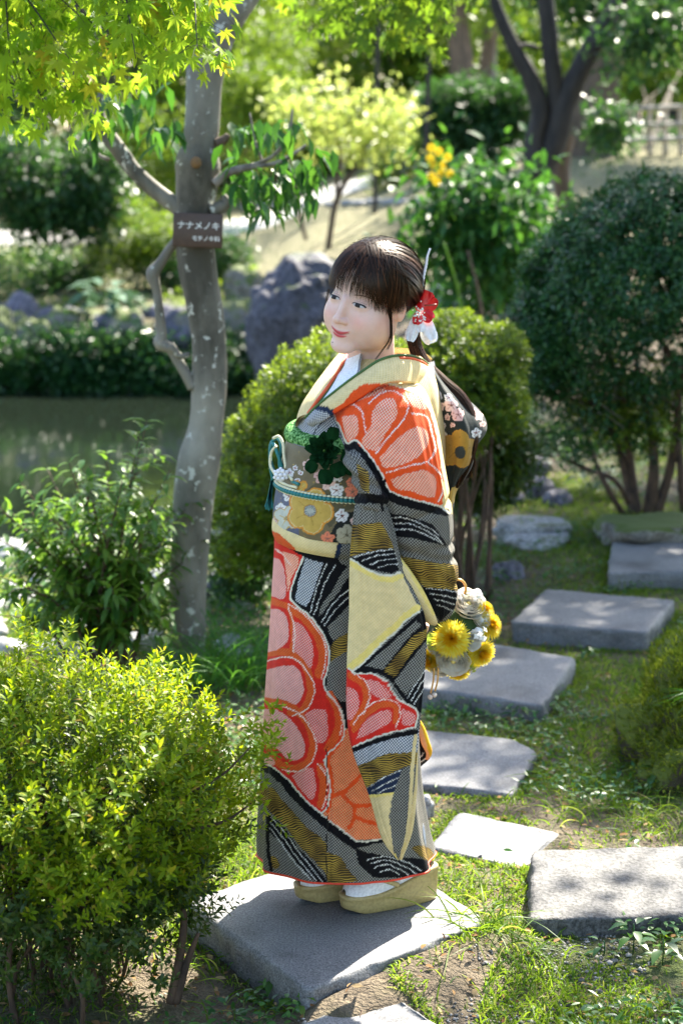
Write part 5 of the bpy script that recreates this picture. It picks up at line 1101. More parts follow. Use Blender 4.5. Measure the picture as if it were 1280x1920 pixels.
def paint(V, layers, base):
    px, py = proj(V); n3 = np.stack([px*.16, py*.16, 0*px], -1); px = px + 1.1*vnoise(n3, 1, 71); py = py + 1.1*vnoise(n3, 1, 72)
    n = len(V); A = np.tile(Z[base][0], (n, 1)); B = np.tile(Z[base][1], (n, 1)); K = np.full(n, Z[base][2]); G_ = np.full(n, Z[base][3])
    for ly in layers:
        kind, pts, zn = ly[0], np.array(ly[1], float), ly[2]; wd = ly[3] if len(ly) > 3 else 0
        if kind == 's' and len(pts) > 2: pts = curve(pts, 6*len(pts))
        if kind == 'ps': pts = curve(pts, 6*len(pts), True)
        mn, mx_ = pts.min(0)-wd-1, pts.max(0)+wd+1; k = np.where((px > mn[0]) & (px < mx_[0]) & (py > mn[1]) & (py < mx_[1]))[0]
        if not len(k): continue
        msk = inside(px[k], py[k], pts) if kind[0] == 'p' else polydist(px[k], py[k], pts) < wd/2
        k = k[msk]; z = Z[zn] if isinstance(zn, str) else zn; A[k] = z[0]; B[k] = z[1]; K[k] = z[2]; G_[k] = z[3]
    return A, B, K, G_
def cloth_mat(name, scale=185., bumpk=.5, rough=.72, sheen=.03):
    m, nt, b, o = new_mat(name); a = N(nt, 'ShaderNodeVertexColor', layer_name='base'); d = N(nt, 'ShaderNodeVertexColor', layer_name='dot'); gd = N(nt, 'ShaderNodeAttribute', attribute_name='gold')
    uv = N(nt, 'ShaderNodeUVMap'); mp = N(nt, 'ShaderNodeMapping'); mp.inputs['Rotation'].default_value = (0, 0, RAD(38)); mp.inputs['Scale'].default_value = (scale, scale, 1); nt.links.new(uv.outputs[0], mp.inputs[0])
    fr = N(nt, 'ShaderNodeVectorMath', operation='FRACTION'); nt.links.new(mp.outputs[0], fr.inputs[0]); sb = N(nt, 'ShaderNodeVectorMath', operation='SUBTRACT'); sb.inputs[1].default_value = (.5,.5,0); nt.links.new(fr.outputs[0], sb.inputs[0])
    ln = N(nt, 'ShaderNodeVectorMath', operation='LENGTH'); nt.links.new(sb.outputs[0], ln.inputs[0]); mr = N(nt, 'ShaderNodeMapRange', interpolation_type='SMOOTHSTEP', inp={1: .50, 2: .34, 3: 0, 4: 1}); nt.links.new(ln.outputs['Value'], mr.inputs[0])
    hole = N(nt, 'ShaderNodeMapRange', interpolation_type='SMOOTHSTEP', inp={1: .06, 2: .16, 3: .55, 4: 1}); nt.links.new(ln.outputs['Value'], hole.inputs[0])
    ml = N(nt, 'ShaderNodeMath', operation='MULTIPLY'); nt.links.new(mr.outputs[0], ml.inputs[0]); nt.links.new(hole.outputs[0], ml.inputs[1]); m3 = N(nt, 'ShaderNodeMath', operation='MULTIPLY'); nt.links.new(ml.outputs[0], m3.inputs[0]); nt.links.new(d.outputs[1], m3.inputs[1])
    mx = N(nt, 'ShaderNodeMix', data_type='RGBA'); nt.links.new(m3.outputs[0], mx.inputs[0]); nt.links.new(a.outputs[0], mx.inputs[6]); nt.links.new(d.outputs[0], mx.inputs[7])
    wv = N(nt, 'ShaderNodeTexWave', wave_type='RINGS', rings_direction='SPHERICAL', inp={'Scale': 62., 'Distortion': 16., 'Detail': 1.0, 'Detail Scale': .35}); nt.links.new(uv.outputs[0], wv.inputs['Vector'])
    vo = N(nt, 'ShaderNodeTexNoise', inp={'Scale': 22., 'Detail': 1.}); nt.links.new(uv.outputs[0], vo.inputs['Vector'])
    wr = N(nt, 'ShaderNodeMapRange', inp={1: .42, 2: .60}); nt.links.new(wv.outputs['Fac'], wr.inputs[0]); gm = N(nt, 'ShaderNodeMath', operation='MULTIPLY'); nt.links.new(wr.outputs[0], gm.inputs[0]); nt.links.new(gd.outputs['Fac'], gm.inputs[1])
    gr = ramp(nt, [(.35, (.20,.12,.025)), (.65, (.52,.34,.055))], vo.outputs[0]); m2 = N(nt, 'ShaderNodeMix', data_type='RGBA'); nt.links.new(gm.outputs[0], m2.inputs[0]); nt.links.new(mx.outputs[2], m2.inputs[6]); nt.links.new(gr.outputs[0], m2.inputs[7])
    cr = noise_n(nt, 60, 4, .6); mm = ramp(nt, [(.3, (.86,.86,.86)), (.7, (1.06,1.06,1.06))], cr.outputs[0]); m4 = N(nt, 'ShaderNodeMix', data_type='RGBA', blend_type='MULTIPLY', inp={0: 1.}); nt.links.new(m2.outputs[2], m4.inputs[6]); nt.links.new(mm.outputs[0], m4.inputs[7])
    nt.links.new(m4.outputs[2], b.inputs['Base Color']); b.inputs['Roughness'].default_value = rough; b.inputs['Sheen Weight'].default_value = sheen; b.inputs['Specular IOR Level'].default_value = .12
    ha = N(nt, 'ShaderNodeMath', operation='MULTIPLY_ADD', inp={1: .4}); nt.links.new(cr.outputs[0], ha.inputs[0]); nt.links.new(ml.outputs[0], ha.inputs[2]); bump(nt, b, ha.outputs[0], bumpk, .0022)
    return m
M['cloth'] = cloth_mat('shibori_silk'); M['obi'] = cloth_mat('obi_brocade', 400., .25, .5, .1)
def set_uv(me, U):
    li = np.empty(len(me.loops), np.int32); me.loops.foreach_get('vertex_index', li); uv = me.uv_layers.new(name='UVMap'); uv.data.foreach_set('uv', np.asarray(U, np.float32)[li].ravel())
def cloth_obj(name, V, faces, U, layers, base, mat='cloth', parent=None):
    o = obj(name, Geo().add(V, *faces), M[mat], parent or person); A, B, K, G_ = paint(V, layers, base)
    add_color(o.data, 'base', np.c_[A, np.ones(len(A))]); add_color(o.data, 'dot', np.c_[B, K]); ga = o.data.attributes.new('gold', 'FLOAT', 'POINT'); ga.data.foreach_set('value', G_.astype(np.float32)); set_uv(o.data, U); return o
def loft(rows, step=.0028, n=2.3, disp=None, tilt=0.0):
    R_ = np.array([r if len(r) > 4 else (*r, .1) for r in rows], float); c = np.array([at_y((r[1]+r[2])/2, r[0], r[3]) for r in R_]); xl = np.array([at_y(r[1], r[0], r[3])[0] for r in R_]); xr = np.array([at_y(r[2], r[0], r[3])[0] for r in R_])
    H_ = abs(c[0, 2]-c[-1, 2]); nr = max(8, int(H_/step)); py = np.linspace(R_[0, 0], R_[-1, 0], nr); Q = herm(R_[:, 0], np.c_[xl, xr, R_[:, 3], R_[:, 4], c[:, 2]], py)
    per = np.pi*((Q[:, 1]-Q[:, 0]).max()/2 + Q[:, 3].max()); nc = max(24, int(per/step)); th = np.linspace(0, 2*np.pi, nc+1) + np.pi*1.5
    cs, sn = np.cos(th), np.sin(th); cs = np.sign(cs)*np.abs(cs)**(2/n); sn = np.sign(sn)*np.abs(sn)**(2/n)
    a = (Q[:, 1]-Q[:, 0])/2; b_ = Q[:, 3]; X = ((Q[:, 0]+Q[:, 1])/2)[:, None] + a[:, None]*cs[None]; Y = Q[:, 2][:, None] - b_[:, None]*sn[None]; Zz = np.repeat(Q[:, 4][:, None], nc+1, 1) + tilt*(X - X.mean(1, keepdims=True))
    V = np.stack([X, Y, Zz], -1)
    if disp is not None:
        nrm = np.stack([cs[None]/np.maximum(a, 1e-3)[:, None], -sn[None]/np.maximum(b_, 1e-3)[:, None], np.zeros_like(X)], -1); V = V + unit(nrm)*disp(th[None]-np.pi*1.5, Zz, X)[..., None]
    L = np.concatenate([np.zeros((nr, 1)), np.cumsum(np.linalg.norm(np.diff(V, axis=1), axis=-1), 1)], 1); U = np.stack([L - L[:, nc//2][:, None], Zz], -1).reshape(-1, 2)
    return V.reshape(-1, 3), [grid_faces(nr, nc+1)], U, (nr, nc+1)
def fn(th, z, x, s, seed): return vnoise(np.stack([np.cos(th)*s + 0*z, np.sin(th)*s + 0*z, z*s*.35 + 0*th], -1).reshape(-1, 3), 1, seed).reshape(np.broadcast(th, z).shape)
# ---- patterns (outlines measured on the photograph, fixed to the cloth)
UP = []   # shoulders, chest and near sleeve
big = [(624,768),(643,756),(657,736),(681,720),(712,718),(760,730),(790,746),(806,771),(817,811),(824,854),(826,883),(835,906),(830,949),(790,940),(748,929),(730,919),(718,894),(705,872),(690,851),(664,825),(652,832),(640,808),(626,779)]
UP += [('p', [(556,799),(581,761),(619,768),(626,779),(650,832),(636,842),(581,830),(548,830)], 'ndot'), ('s', [(570,775),(581,763),(605,766),(624,774),(640,806),(651,832)], 'navy', 9)]
UP += [('p', [(600,838),(652,832),(664,825),(690,851),(705,872),(718,894),(730,919),(748,929),(790,940),(832,952),(870,980),(870,1180),(600,1180)], 'bdot')]
UP += [('s', [(652,838),(664,834),(690,860),(703,880),(716,902),(728,927),(748,938),(790,950),(835,960)], 'black', 15), ('p', big, 'orange'), ('s', [(624,768),(626,779),(640,808),(652,832),(664,825),(690,851),(705,872),(718,894),(730,919),(748,929),(790,940),(832,951)], 'white', 3.2)]
UP += [('s', [(624,768),(643,756),(657,736),(681,719),(712,717),(760,729),(790,745),(806,770),(817,810)], 'white', 2)]
for P in ([(641,780),(667,780),(672,801),(669,815),(653,828),(643,798)], [(695,799),(698,770),(726,746),(739,749),(745,770),(720,818),(703,846),(678,830)], [(711,859),(749,818),(781,800),(797,804),(804,825),(786,854),(736,876),(718,876)],
          [(731,899),(768,886),(801,883),(817,899),(811,933),(772,922),(740,915)], [(655,749),(686,725),(722,729),(700,741),(678,749),(660,753)], [(757,734),(785,744),(801,766),(783,766),(772,760)]): UP.append(('ps', P, 'pinkdot'))
for P in ([(629,767),(660,758),(677,770),(683,797),(686,813)], [(704,850),(736,811),(761,777),(765,759),(750,739),(731,732),(706,742),(692,757)], [(725,886),(765,874),(801,865),(815,847),(810,813),(801,782),(772,775)], [(802,867),(817,879),(829,897),(828,926),(822,940)]): UP.append(('s', P, 'pdline', 3.4))
UP += [('s', [(628,776),(660,748),(700,733),(728,722)], (np.array((.25,.02,.01)),)*2+(0.,0.), 1.5), ('s', [(582,822),(600,797),(626,776)], 'black', 1.6)]
UP += [('p', [(724,962),(756,966),(809,982),(832,1012),(836,1024),(771,1008),(735,1006)], 'black')]
for P in ([(727,970),(760,972),(795,985),(822,1003)], [(735,981),(770,983),(805,999),(826,1014)], [(739,992),(775,994),(812,1010),(830,1020)]): UP.append(('s', P, 'dline', 3))
UP += [('p', [(740,1040),(771,1046),(812,1055),(859,1060),(860,1108),(796,1102),(782,1087),(760,1060)], 'gold'), ('p', [(790,1100),(860,1107),(860,1130),(827,1166),(812,1150)], 'black'), ('s', [(722,900),(716,950),(735,1010),(742,1046)], 'black', 5)]
for P in ([(798,1103),(830,1106),(856,1110)], [(805,1113),(832,1117),(855,1122)], [(812,1123),(834,1128),(852,1134)], [(818,1134),(834,1139),(847,1145)]): UP.append(('s', P, 'dline', 2.8))
UP += [('p', [(668,868),(690,885),(692,925),(676,915)], 'gold'), ('p', [(826,900),(838,905),(842,945),(834,956),(827,950),(832,925)], 'cream'), ('s', [(827,948),(833,955),(842,962)], 'white', 3.2)]
torso_rows = [(668,672,785,4.545,.070),(680,652,800,4.548,.095),(700,612,812,YW,.140),(730,584,822,YW,.172),(765,562,828,YW,.185),(800,553,831,YW,.19),(840,549,832,YW,.19),(880,545,832,YW,.19)]
V, f, U, sh = loft(torso_rows, .0028, 2.2, lambda th, z, x: .008*fn(th, z, x, 3, 21) + .003*fn(th, z, x, 9, 22))
kim = cloth_obj('kimono_bodice', V, f, U, UP, 'cream')
arm_rows = [(709,700,765,4.46,.03),(716,676,783,4.45,.065),(735,655,799,4.42,.10),(770,632,813,4.40,.115),(820,640,826,4.375,.115),(860,660,832,4.36,.115),(900,684,839,4.355,.11),(940,704,846,4.355,.105),(980,716,850,4.36,.10),(1005,724,849,4.36,.098),(1016,728,846,4.362,.094),(1030,734,853,4.365,.095),(1060,743,858,4.37,.088),(1100,768,858,4.375,.078),(1135,792,852,4.38,.062),(1155,805,838,4.385,.045),(1164,812,825,4.39,.02)]
V, f, U, sh = loft(arm_rows, .0026, 2.15, lambda th, z, x: .007*fn(th, z, x, 3.5, 31) + .003*fn(th, z, x, 9, 32) - .010*np.exp(-((z-1.045+.25*(x-.2))/.012)**2) - .006*np.exp(-((z-1.15-.35*(x-.2))/.010)**2) - .006*np.exp(-((z-.985+.3*(x-.2))/.010)**2))
cloth_obj('near_sleeve_arm', V, f, U, UP, 'cream')
# hanging near sleeve
SL = [('p', [(655,1044),(664,1046),(737,1028),(748,1069),(734,1075),(702,1069),(677,1060),(655,1048)], 'black'), ('p', [(655,985),(715,980),(736,1020),(736,1030),(711,1030),(655,1044)], 'gold')]
for P in ([(664,1045),(700,1034),(736,1030)], [(678,1052),(705,1042),(740,1038)], [(694,1060),(715,1050),(743,1048)], [(708,1065),(725,1059),(745,1058)]): SL.append(('s', P, 'dline', 2.8))
cre = [(645,1046),(660,1049),(677,1061),(704,1074),(734,1079),(750,1070),(786,1144),(762,1160),(745,1180),(715,1207),(680,1242),(660,1258),(645,1258)]
SL += [('p', [(640,1258),(663,1256),(720,1210),(750,1182),(790,1145),(830,1160),(830,1340),(778,1336),(755,1310),(735,1280),(710,1262),(680,1263)], 'black'), ('p', [(683,1250),(735,1204),(780,1163),(790,1172),(760,1202),(718,1256)], 'bdot'), ('p', [(720,1258),(745,1226),(775,1192),(800,1178),(800,1196),(770,1226),(740,1270)], 'gold'), ('p', [(738,1278),(765,1242),(800,1200),(797,1258),(760,1304)], 'bdot')]
for P in ([(764,1308),(778,1285),(796,1258)], [(770,1314),(783,1292),(796,1272)], [(776,1320),(787,1303),(796,1288)]): SL.append(('s', P, 'dline', 2.8))
SL += [('p', cre, 'cream'), ('s', [(657,1056),(677,1068),(704,1082),(734,1087),(752,1080)], 'yel', 9), ('s', [(782,1140),(757,1158),(740,1175),(710,1200),(676,1235),(656,1250)], 'yel', 12), ('s', [(645,1046),(660,1049),(677,1061),(704,1074),(734,1079),(750,1072)], 'white', 3.2), ('s', [(786,1146),(762,1162),(745,1182),(715,1208),(680,1244),(662,1258)], 'white', 3.2)]
rf = [(640,1252),(653,1253),(666,1262),(699,1264),(723,1277),(745,1310),(782,1334),(778,1364),(735,1373),(692,1387),(662,1401),(640,1403)]
SL += [('p', rf, 'red'), ('ps', [(650,1287),(668,1295),(673,1318),(662,1348),(650,1350)], 'reddot'), ('ps', [(685,1273),(710,1279),(733,1307),(720,1312),(700,1304)], 'reddot'), ('ps', [(666,1387),(680,1357),(705,1337),(730,1331),(734,1350),(700,1372)], 'reddot'), ('ps', [(753,1328),(778,1342),(773,1360),(755,1358)], 'reddot')]
SL += [('s', [(655,1266),(680,1284),(686,1308),(676,1334),(660,1358)], 'emb', 11), ('s', [(664,1368),(688,1338),(718,1320),(740,1326),(741,1352)], 'emb', 11), ('s', [(660,1260),(685,1278),(693,1308),(681,1338)], 'pdline', 3), ('s', [(662,1358),(684,1330),(716,1312),(746,1320),(749,1345),(741,1364)], 'pdline', 3), ('s', rf[1:8], 'white', 3.2), ('s', rf[7:11], 'white', 3.2)]
SL += [('p', [(640,1403),(662,1402),(700,1388),(785,1368),(785,1412),(730,1414),(676,1442),(640,1442)], 'ndot'), ('s', [(660,1408),(695,1393),(740,1380),(780,1372)], 'black', 8), ('p', [(660,1442),(720,1414),(785,1410),(785,1440),(757,1440),(700,1470),(680,1478)], 'gold'), ('p', [(684,1484),(690,1476),(720,1456),(757,1439),(770,1440),(752,1478),(735,1488),(700,1493)], 'navy')]
for P in ([(694,1474),(725,1455),(755,1444)], [(697,1484),(727,1467),(754,1456)], [(708,1487),(732,1476),(750,1468)]): SL.append(('s', P, 'dline', 2.8))
SL += [('p', [(680,1492),(737,1487),(729,1530),(738,1600),(746,1620),(700,1560)], 'cream'), ('p', [(737,1487),(755,1440),(785,1430),(785,1560),(746,1622),(738,1598),(731,1535)], 'bdot'), ('s', [(689,1493),(715,1491),(736,1487)], 'yel', 5), ('s', [(778,1380),(772,1450),(769,1510),(764,1560),(750,1612)], 'cream', 7), ('s', [(740,1600),(747,1614),(760,1580)], 'yel', 3)]
bag_rows = [(925,676,716,4.275,.020),(950,666,726,4.27,.026),(985,661,737,4.268,.030),(1050,656,752,4.262,.032),(1100,655,772,4.258,.032),(1150,655,795,4.256,.031),(1180,654,800,4.256,.030),(1250,653,797,4.252,.028),(1330,654,785,4.246,.026),(1400,662,777,4.240,.024),(1480,684,772,4.236,.021),(1540,706,767,4.234,.017),(1590,731,760,4.233,.011),(1612,744,750,4.232,.005)]
V, f, U, sh = loft(bag_rows, .0024, 2.6, lambda th, z, x: .007*np.sin((x-.02)*80 + 3*z)*sst(1.05, .6, z) + .004*fn(th, z, x, 5, 41))
near = cloth_obj('near_sleeve', V, f, U, SL, 'bdot')
# sleeve-opening edge of the arm: a rolled cream strip
ce = curve([(*at_y(744,1044,4.262), .006), (*at_y(757,1068,4.258), .012), (*at_y(773,1098,4.262), .0155), (*at_y(793,1135,4.278), .0165), (*at_y(807,1160,4.30), .013), (*at_y(815,1168,4.32), .007)], 60)
V_, Q_, T_ = tube(ce[:, :3], ce[:, 3], 28, True, .3, 8); V_ = V_.copy()
cloth_obj('sleeve_opening', V_, [Q_, T_], np.c_[V_[:, 0]*1.2, V_[:, 2]], [('s', [(752,1046),(770,1070),(790,1108),(812,1150)], 'yel', 8)], 'cream', parent=near)
# gathered front of the sleeve at the armpit
V, f, U, sh = loft([(838,650,672,4.33,.03),(850,645,690,4.31,.05),(875,650,706,4.30,.06),(900,662,716,4.29,.06),(920,668,724,4.285,.055),(940,668,730,4.28,.045),(955,666,732,4.278,.03)], .0026, 2.1, lambda th, z, x: .005*np.sin(z*170+x*60) + .003*fn(th, z, x, 6, 52))
cloth_obj('sleeve_fold', V, f, U, UP + [('p', [(660,925),(735,928),(735,944),(660,944)], 'black')], 'bdot', parent=near)
# cream edge of the rear layer
ce = curve([(*at_y(779,1360,4.262), .004), (*at_y(776,1430,4.256), .009), (*at_y(772,1500,4.252), .010), (*at_y(766,1560,4.250), .008), (*at_y(751,1612,4.245), .003)], 50)
V_, Q_, T_ = tube(ce[:, :3], ce[:, 3], 16); cloth_obj('sleeve_edge', V_, [Q_, T_], np.c_[V_[:, 0], V_[:, 2]], [], 'cream', parent=near)
# far sleeve: a corner shows behind the skirt
V, f, U, sh = loft([(1140,700,775,4.80,.03),(1250,712,788,4.80,.035),(1330,728,786,4.80,.034),(1370,740,794,4.80,.03),(1400,752,804,4.80,.026),(1420,764,806,4.80,.018),(1436,776,790,4.80,.005)], .003, 2.3)
far = cloth_obj('far_sleeve', V, f, U, [('s', [(800,1420),(790,1428),(776,1434)], 'dline', 3), ('s', [(795,1412),(785,1420),(772,1424)], 'dline', 3)], 'black')
ce = curve([(*at_y(776,1338,4.77), .004), (*at_y(789,1365,4.765), .009), (*at_y(797,1392,4.765), .011), (*at_y(804,1412,4.77), .008), (*at_y(800,1424,4.77), .004)], 40)
V_, Q_, T_ = tube(ce[:, :3], ce[:, 3], 16); zone('lining', (.80,.36,.16)); zone('lining2', (.82,.42,.02)); cloth_obj('sleeve_lining', V_, [Q_, T_], np.c_[V_[:, 0], V_[:, 2]], [('s', [(782,1338),(796,1368),(808,1415)], 'lining2', 9)], 'lining', parent=far)

# skirt
SK = [('p', [(545,1030),(670,1040),(680,1400),(640,1400),(545,1200)], 'black')]
SK += [('p', [(572,1046),(606,1056),(594,1090),(583,1125),(573,1139),(553,1126),(558,1092)], 'ndot'), ('p', [(655,1056),(664,1066),(640,1102),(607,1147),(597,1156),(600,1138),(625,1103),(642,1072)], 'bdot'), ('p', [(662,1125),(660,1182),(625,1202),(617,1189),(614,1175),(640,1150)], 'bdot'), ('p', [(665,1180),(665,1212),(632,1238),(620,1242),(619,1212),(632,1198)], 'gold'), ('p', [(670,1210),(670,1310),(640,1316),(611,1290),(617,1243),(635,1230)], 'bdot'), ('p', [(640,1000),(668,1030),(666,1062),(640,1058),(630,1042)], 'bdot')]
for P in ([(613,1056),(596,1095),(581,1150)], [(628,1060),(611,1090),(589,1152)], [(662,1098),(626,1130),(603,1166)], [(662,1112),(632,1140),(608,1172)], [(650,1316),(660,1340),(668,1365)]): SK.append(('s', P, 'dline', 2.8))
redp = [(460,1010),(515,1004),(540,1028),(569,1044),(552,1085),(545,1122),(553,1133),(578,1153),(600,1180),(613,1205),(617,1235),(612,1262),(606,1283),(615,1298),(632,1320),(643,1343),(646,1367),(641,1386),(615,1414),(609,1426),(614,1450),(618,1470),(611,1517),(602,1524),(581,1508),(560,1486),(546,1469),(523,1447),(508,1436),(496,1431),(460,1431)]
orp = [(646,1366),(720,1360),(740,1570),(714,1573),(667,1575),(645,1558),(624,1543),(604,1527),(611,1517),(618,1470),(614,1450),(609,1426),(641,1386)]
SK += [('s', [(490,1437),(508,1443),(523,1455),(560,1497),(602,1535),(645,1569),(668,1584),(720,1582),(760,1575)], 'black', 17), ('p', orp, 'tan'), ('p', redp, 'red')]
for P in ([(612,1497),(630,1490),(645,1484),(660,1470),(680,1450)], [(638,1487),(650,1500),(662,1510),(664,1530),(655,1552)], [(662,1512),(690,1510),(710,1506)], [(663,1530),(690,1541),(720,1548)], [(646,1372),(635,1395),(616,1420),(619,1450),(622,1480),(614,1520)]): SK.append(('s', P, 'orange', 6.5))
SK += [('s', [(545,1140),(572,1160),(595,1190),(606,1232),(598,1264)], 'emb', 17), ('s', [(618,1302),(630,1325),(635,1350),(629,1380),(614,1402)], 'emb', 15), ('s', [(600,1436),(606,1470),(601,1508)], 'emb', 14), ('s', [(543,1140),(548,1170),(549,1200),(545,1225)], 'emb', 9), ('s', [(510,1127),(528,1133),(541,1138)], 'emb', 12)]
lobC = [(490,1259),(531,1248),(553,1250),(564,1264),(569,1288),(567,1306),(553,1321),(533,1313),(490,1302)]; lobD = [(480,1330),(521,1332),(542,1347),(562,1373),(572,1401),(566,1420),(551,1426),(534,1420),(520,1405),(480,1385)]
SK += [('s', [(500,1225),(530,1222),(552,1228),(572,1248),(582,1280),(580,1310),(566,1332),(545,1336)], 'emb', 14), ('s', [(500,1312),(530,1316),(556,1332),(578,1362),(586,1398),(578,1426),(556,1440),(530,1436),(508,1420)], 'emb', 13)]
SK += [('ps', [(549,1164),(567,1173),(584,1200),(587,1235),(582,1253),(567,1235),(551,1219)], 'reddot'), ('ps', [(490,1142),(529,1146),(539,1164),(540,1197),(535,1208),(490,1222)], 'pale'), ('ps', lobC, 'pale'), ('ps', lobD, 'pale'), ('ps', [(570,1341),(585,1331),(609,1331),(614,1349),(611,1388),(596,1394),(590,1375)], 'reddot'), ('ps', [(546,1453),(585,1440),(591,1457),(591,1487),(585,1499),(560,1476)], 'reddot'), ('ps', [(490,1040),(524,1050),(536,1095),(532,1122),(510,1118),(490,1110)], 'pale'), ('ps', [(530,1034),(560,1046),(546,1085),(540,1110),(536,1070)], 'pinkdot'), ('ps', [(490,1424),(505,1418),(516,1432),(500,1436)], 'pale')]
for P in ([(541,1133),(566,1148),(590,1174),(608,1204),(611,1235),(603,1272)], [(500,1240),(530,1232),(552,1236),(570,1252),(589,1285),(586,1312),(572,1332),(548,1342)], [(500,1318),(528,1324),(560,1338),(584,1368),(593,1400),(584,1430),(560,1446),(530,1444)], [(516,1030),(530,1040),(545,1060)], [(541,1140),(552,1180),(550,1222)], [(612,1300),(630,1318),(641,1346),(638,1378)], [(596,1432),(612,1455),(612,1490),(604,1516)]): SK.append(('s', P, 'pdline', 3))
SK += [('s', redp[3:17], 'white', 3.4), ('s', redp[16:24], 'white', 3.2), ('s', redp[23:30], 'white', 3.2), ('s', [(604,1528),(624,1544),(645,1559),(667,1576),(714,1574),(745,1570)], 'white', 3)]
SK += [('p', [(485,1470),(512,1478),(527,1499),(555,1529),(574,1551),(602,1572),(612,1581),(612,1640),(592,1617),(561,1585),(536,1551),(512,1527),(485,1498)], 'gold'), ('p', [(613,1598),(639,1607),(652,1630),(670,1652),(613,1660)], 'gold'), ('p', [(498,1528),(512,1530),(536,1556),(560,1592),(590,1622),(612,1652),(598,1660),(560,1622),(530,1582),(500,1556)], 'black')]
for P in ([(508,1532),(535,1562),(562,1600),(604,1652)], [(505,1540),(530,1570),(556,1606),(592,1650)], [(503,1549),(527,1580),(550,1614),(582,1648)]): SK.append(('s', P, 'dline', 3))
SK += [('p', [(505,1603),(515,1606),(526,1622),(518,1630),(505,1622)], 'gold'), ('s', [(503,1530),(502,1560),(504,1600),(508,1630)], 'black', 6), ('p', [(665,1584),(690,1598),(740,1606),(800,1612),(812,1630),(790,1645),(700,1645),(672,1620)], 'black'), ('p', [(668,1590),(720,1578),(738,1590),(735,1606),(690,1600)], 'bdot')]
for P in ([(688,1612),(720,1606),(760,1616),(790,1632)], [(695,1619),(722,1613),(758,1624),(782,1640)], [(702,1627),(724,1621),(752,1632),(770,1644)], [(712,1635),(730,1630),(748,1640)]): SK.append(('s', P, 'dline', 2.8))
SK += [('s', [(612,1400),(613,1500),(612,1600),(612,1660)], (np.array((.01,.01,.01)),)*2+(0.,0.), 1.5), ('ps', [(770,1590),(790,1585),(812,1600),(806,1615)], 'gold')]
skirt_rows = [(985,517,790,YW,.170),(1010,518,790,YW,.168),(1100,514,787,YW,.166),(1200,509,784,YW,.166),(1300,503,783,YW,.168),(1400,498,784,YW,.170),(1470,494,788,YW,.172),(1520,490,795,YW,.174),(1560,487,803,YW,.176),(1590,486,811,YW,.176),(1606,487,815,YW,.174)]
def skirt_d(th, z, x):
    lo_ = sst(1.0, .3, z); return .006*fn(th, z, x, 3.2, 61) + lo_*(.009*np.sin(th*9+1.0+z*2) * sst(.2, .9, np.abs(np.sin(th))) + .004*fn(th, z, x, 7, 62)) - .004*np.exp(-((x+.028)/.004)**2)*lo_ * (th > 1.57)
V, f, U, sh = loft(skirt_rows, .0026, 2.15, skirt_d)
# front hem dips a little
px_, py_ = proj(V)
skirt = cloth_obj('kimono_skirt', V, f, U, SK, 'bdot')
nr, nc = sh; hem = V.reshape(nr, nc, 3)[-1][::3]; obj('hem_lining', Geo().add(*tube(hem + (0, 0, -.001), .0028, 8)), simple('red_silk', (.72,.05,.015), .6), skirt)
inn = V.reshape(nr, nc, 3)[-1]; ctr_ = inn.mean(0); rr_ = [inn*.99+ctr_*.01, ctr_ + (inn-ctr_)*.9 + (0,0,.05), ctr_ + (inn-ctr_)*.6 + (0,0,.16)]; obj('skirt_lining', Geo().add(np.vstack(rr_), grid_faces(3, nc)), simple('lining_silk', (.55,.06,.03), .7), skirt)
# folded band under the obi
V, f, U, sh = loft([(980,512,800,YW,.176),(988,510,801,YW,.186),(1000,509,801,YW,.190),(1012,511,800,YW,.186),(1020,515,798,YW,.176)], .0026, 2.2, lambda th, z, x: .002*fn(th, z, x, 4, 71), tilt=-.10)
cloth_obj('folded_waistband', V, f, U, [('s', [(505,1000),(520,1008),(534,1020),(548,1034)], 'emb', 15), ('s', [(540,1044),(580,1056),(630,1066)], 'yel', 8), ('p', [(634,1020),(700,1010),(760,1080),(640,1100),(626,1070)], 'bdot'), ('s', [(636,1022),(630,1050),(626,1070)], 'navy', 8)], 'cream', parent=kim)

# obi
OB = []
def fl(x, y, r, c, cc=(.7,.35,.1), n=5, a0=-90, edge=None, heart=False):
    for k in range(n):
        a = RAD(a0 + 360/n*k); cx, cy = x+math.cos(a)*r*.58, y+math.sin(a)*r*.58; q = np.linspace(0, 6.28, 14)[:-1]
        if edge is not None: OB.append(('p', np.c_[cx+np.cos(q)*(r*.44+edge[1]), cy+np.sin(q)*(r*.44+edge[1])], edge[0]))
    for k in range(n):
        a = RAD(a0 + 360/n*k); cx, cy = x+math.cos(a)*r*.58, y+math.sin(a)*r*.58; q = np.linspace(0, 6.28, 14)[:-1]
        OB.append(('p', np.c_[cx+np.cos(q)*r*.44, cy+np.sin(q)*r*.44], c)); OB.append(('l', [(x, y), (x+math.cos(a)*r*.7, y+math.sin(a)*r*.7)], cc, 1.1))
def zc(*c): return (np.array(c, float),)*2 + (0., 0.)
PINKW, WHT, COR, BEI, GLD, SIL, PNK = zc(.72,.50,.44), zc(.72,.70,.68), zc(.74,.22,.12), zc(.42,.38,.27), zc(.52,.34,.075), zc(.52,.52,.44), zc(.65,.40,.36)
OB += [('p', [(500,880),(560,930),(560,1010),(500,1010)], zc(.10,.11,.17)), ('p', [(620,1000),(600,1040),(700,1060),(700,960),(640,960)], zc(.016,.018,.016)), ('p', [(560,930),(620,990),(640,960),(700,940),(700,880),(600,900)], zc(.10,.085,.045))]
for i in range(160): 
    x, y = rng.uniform(505,680), rng.uniform(825,1040); OB.append(('p', np.array([(x,y),(x+rng.uniform(2,6),y+1),(x+2,y+rng.uniform(2,4))]), zc(*(np.array((.35,.24,.07))*rng.uniform(.5,1.4)))))
DK = zc(.3,.12,.10)
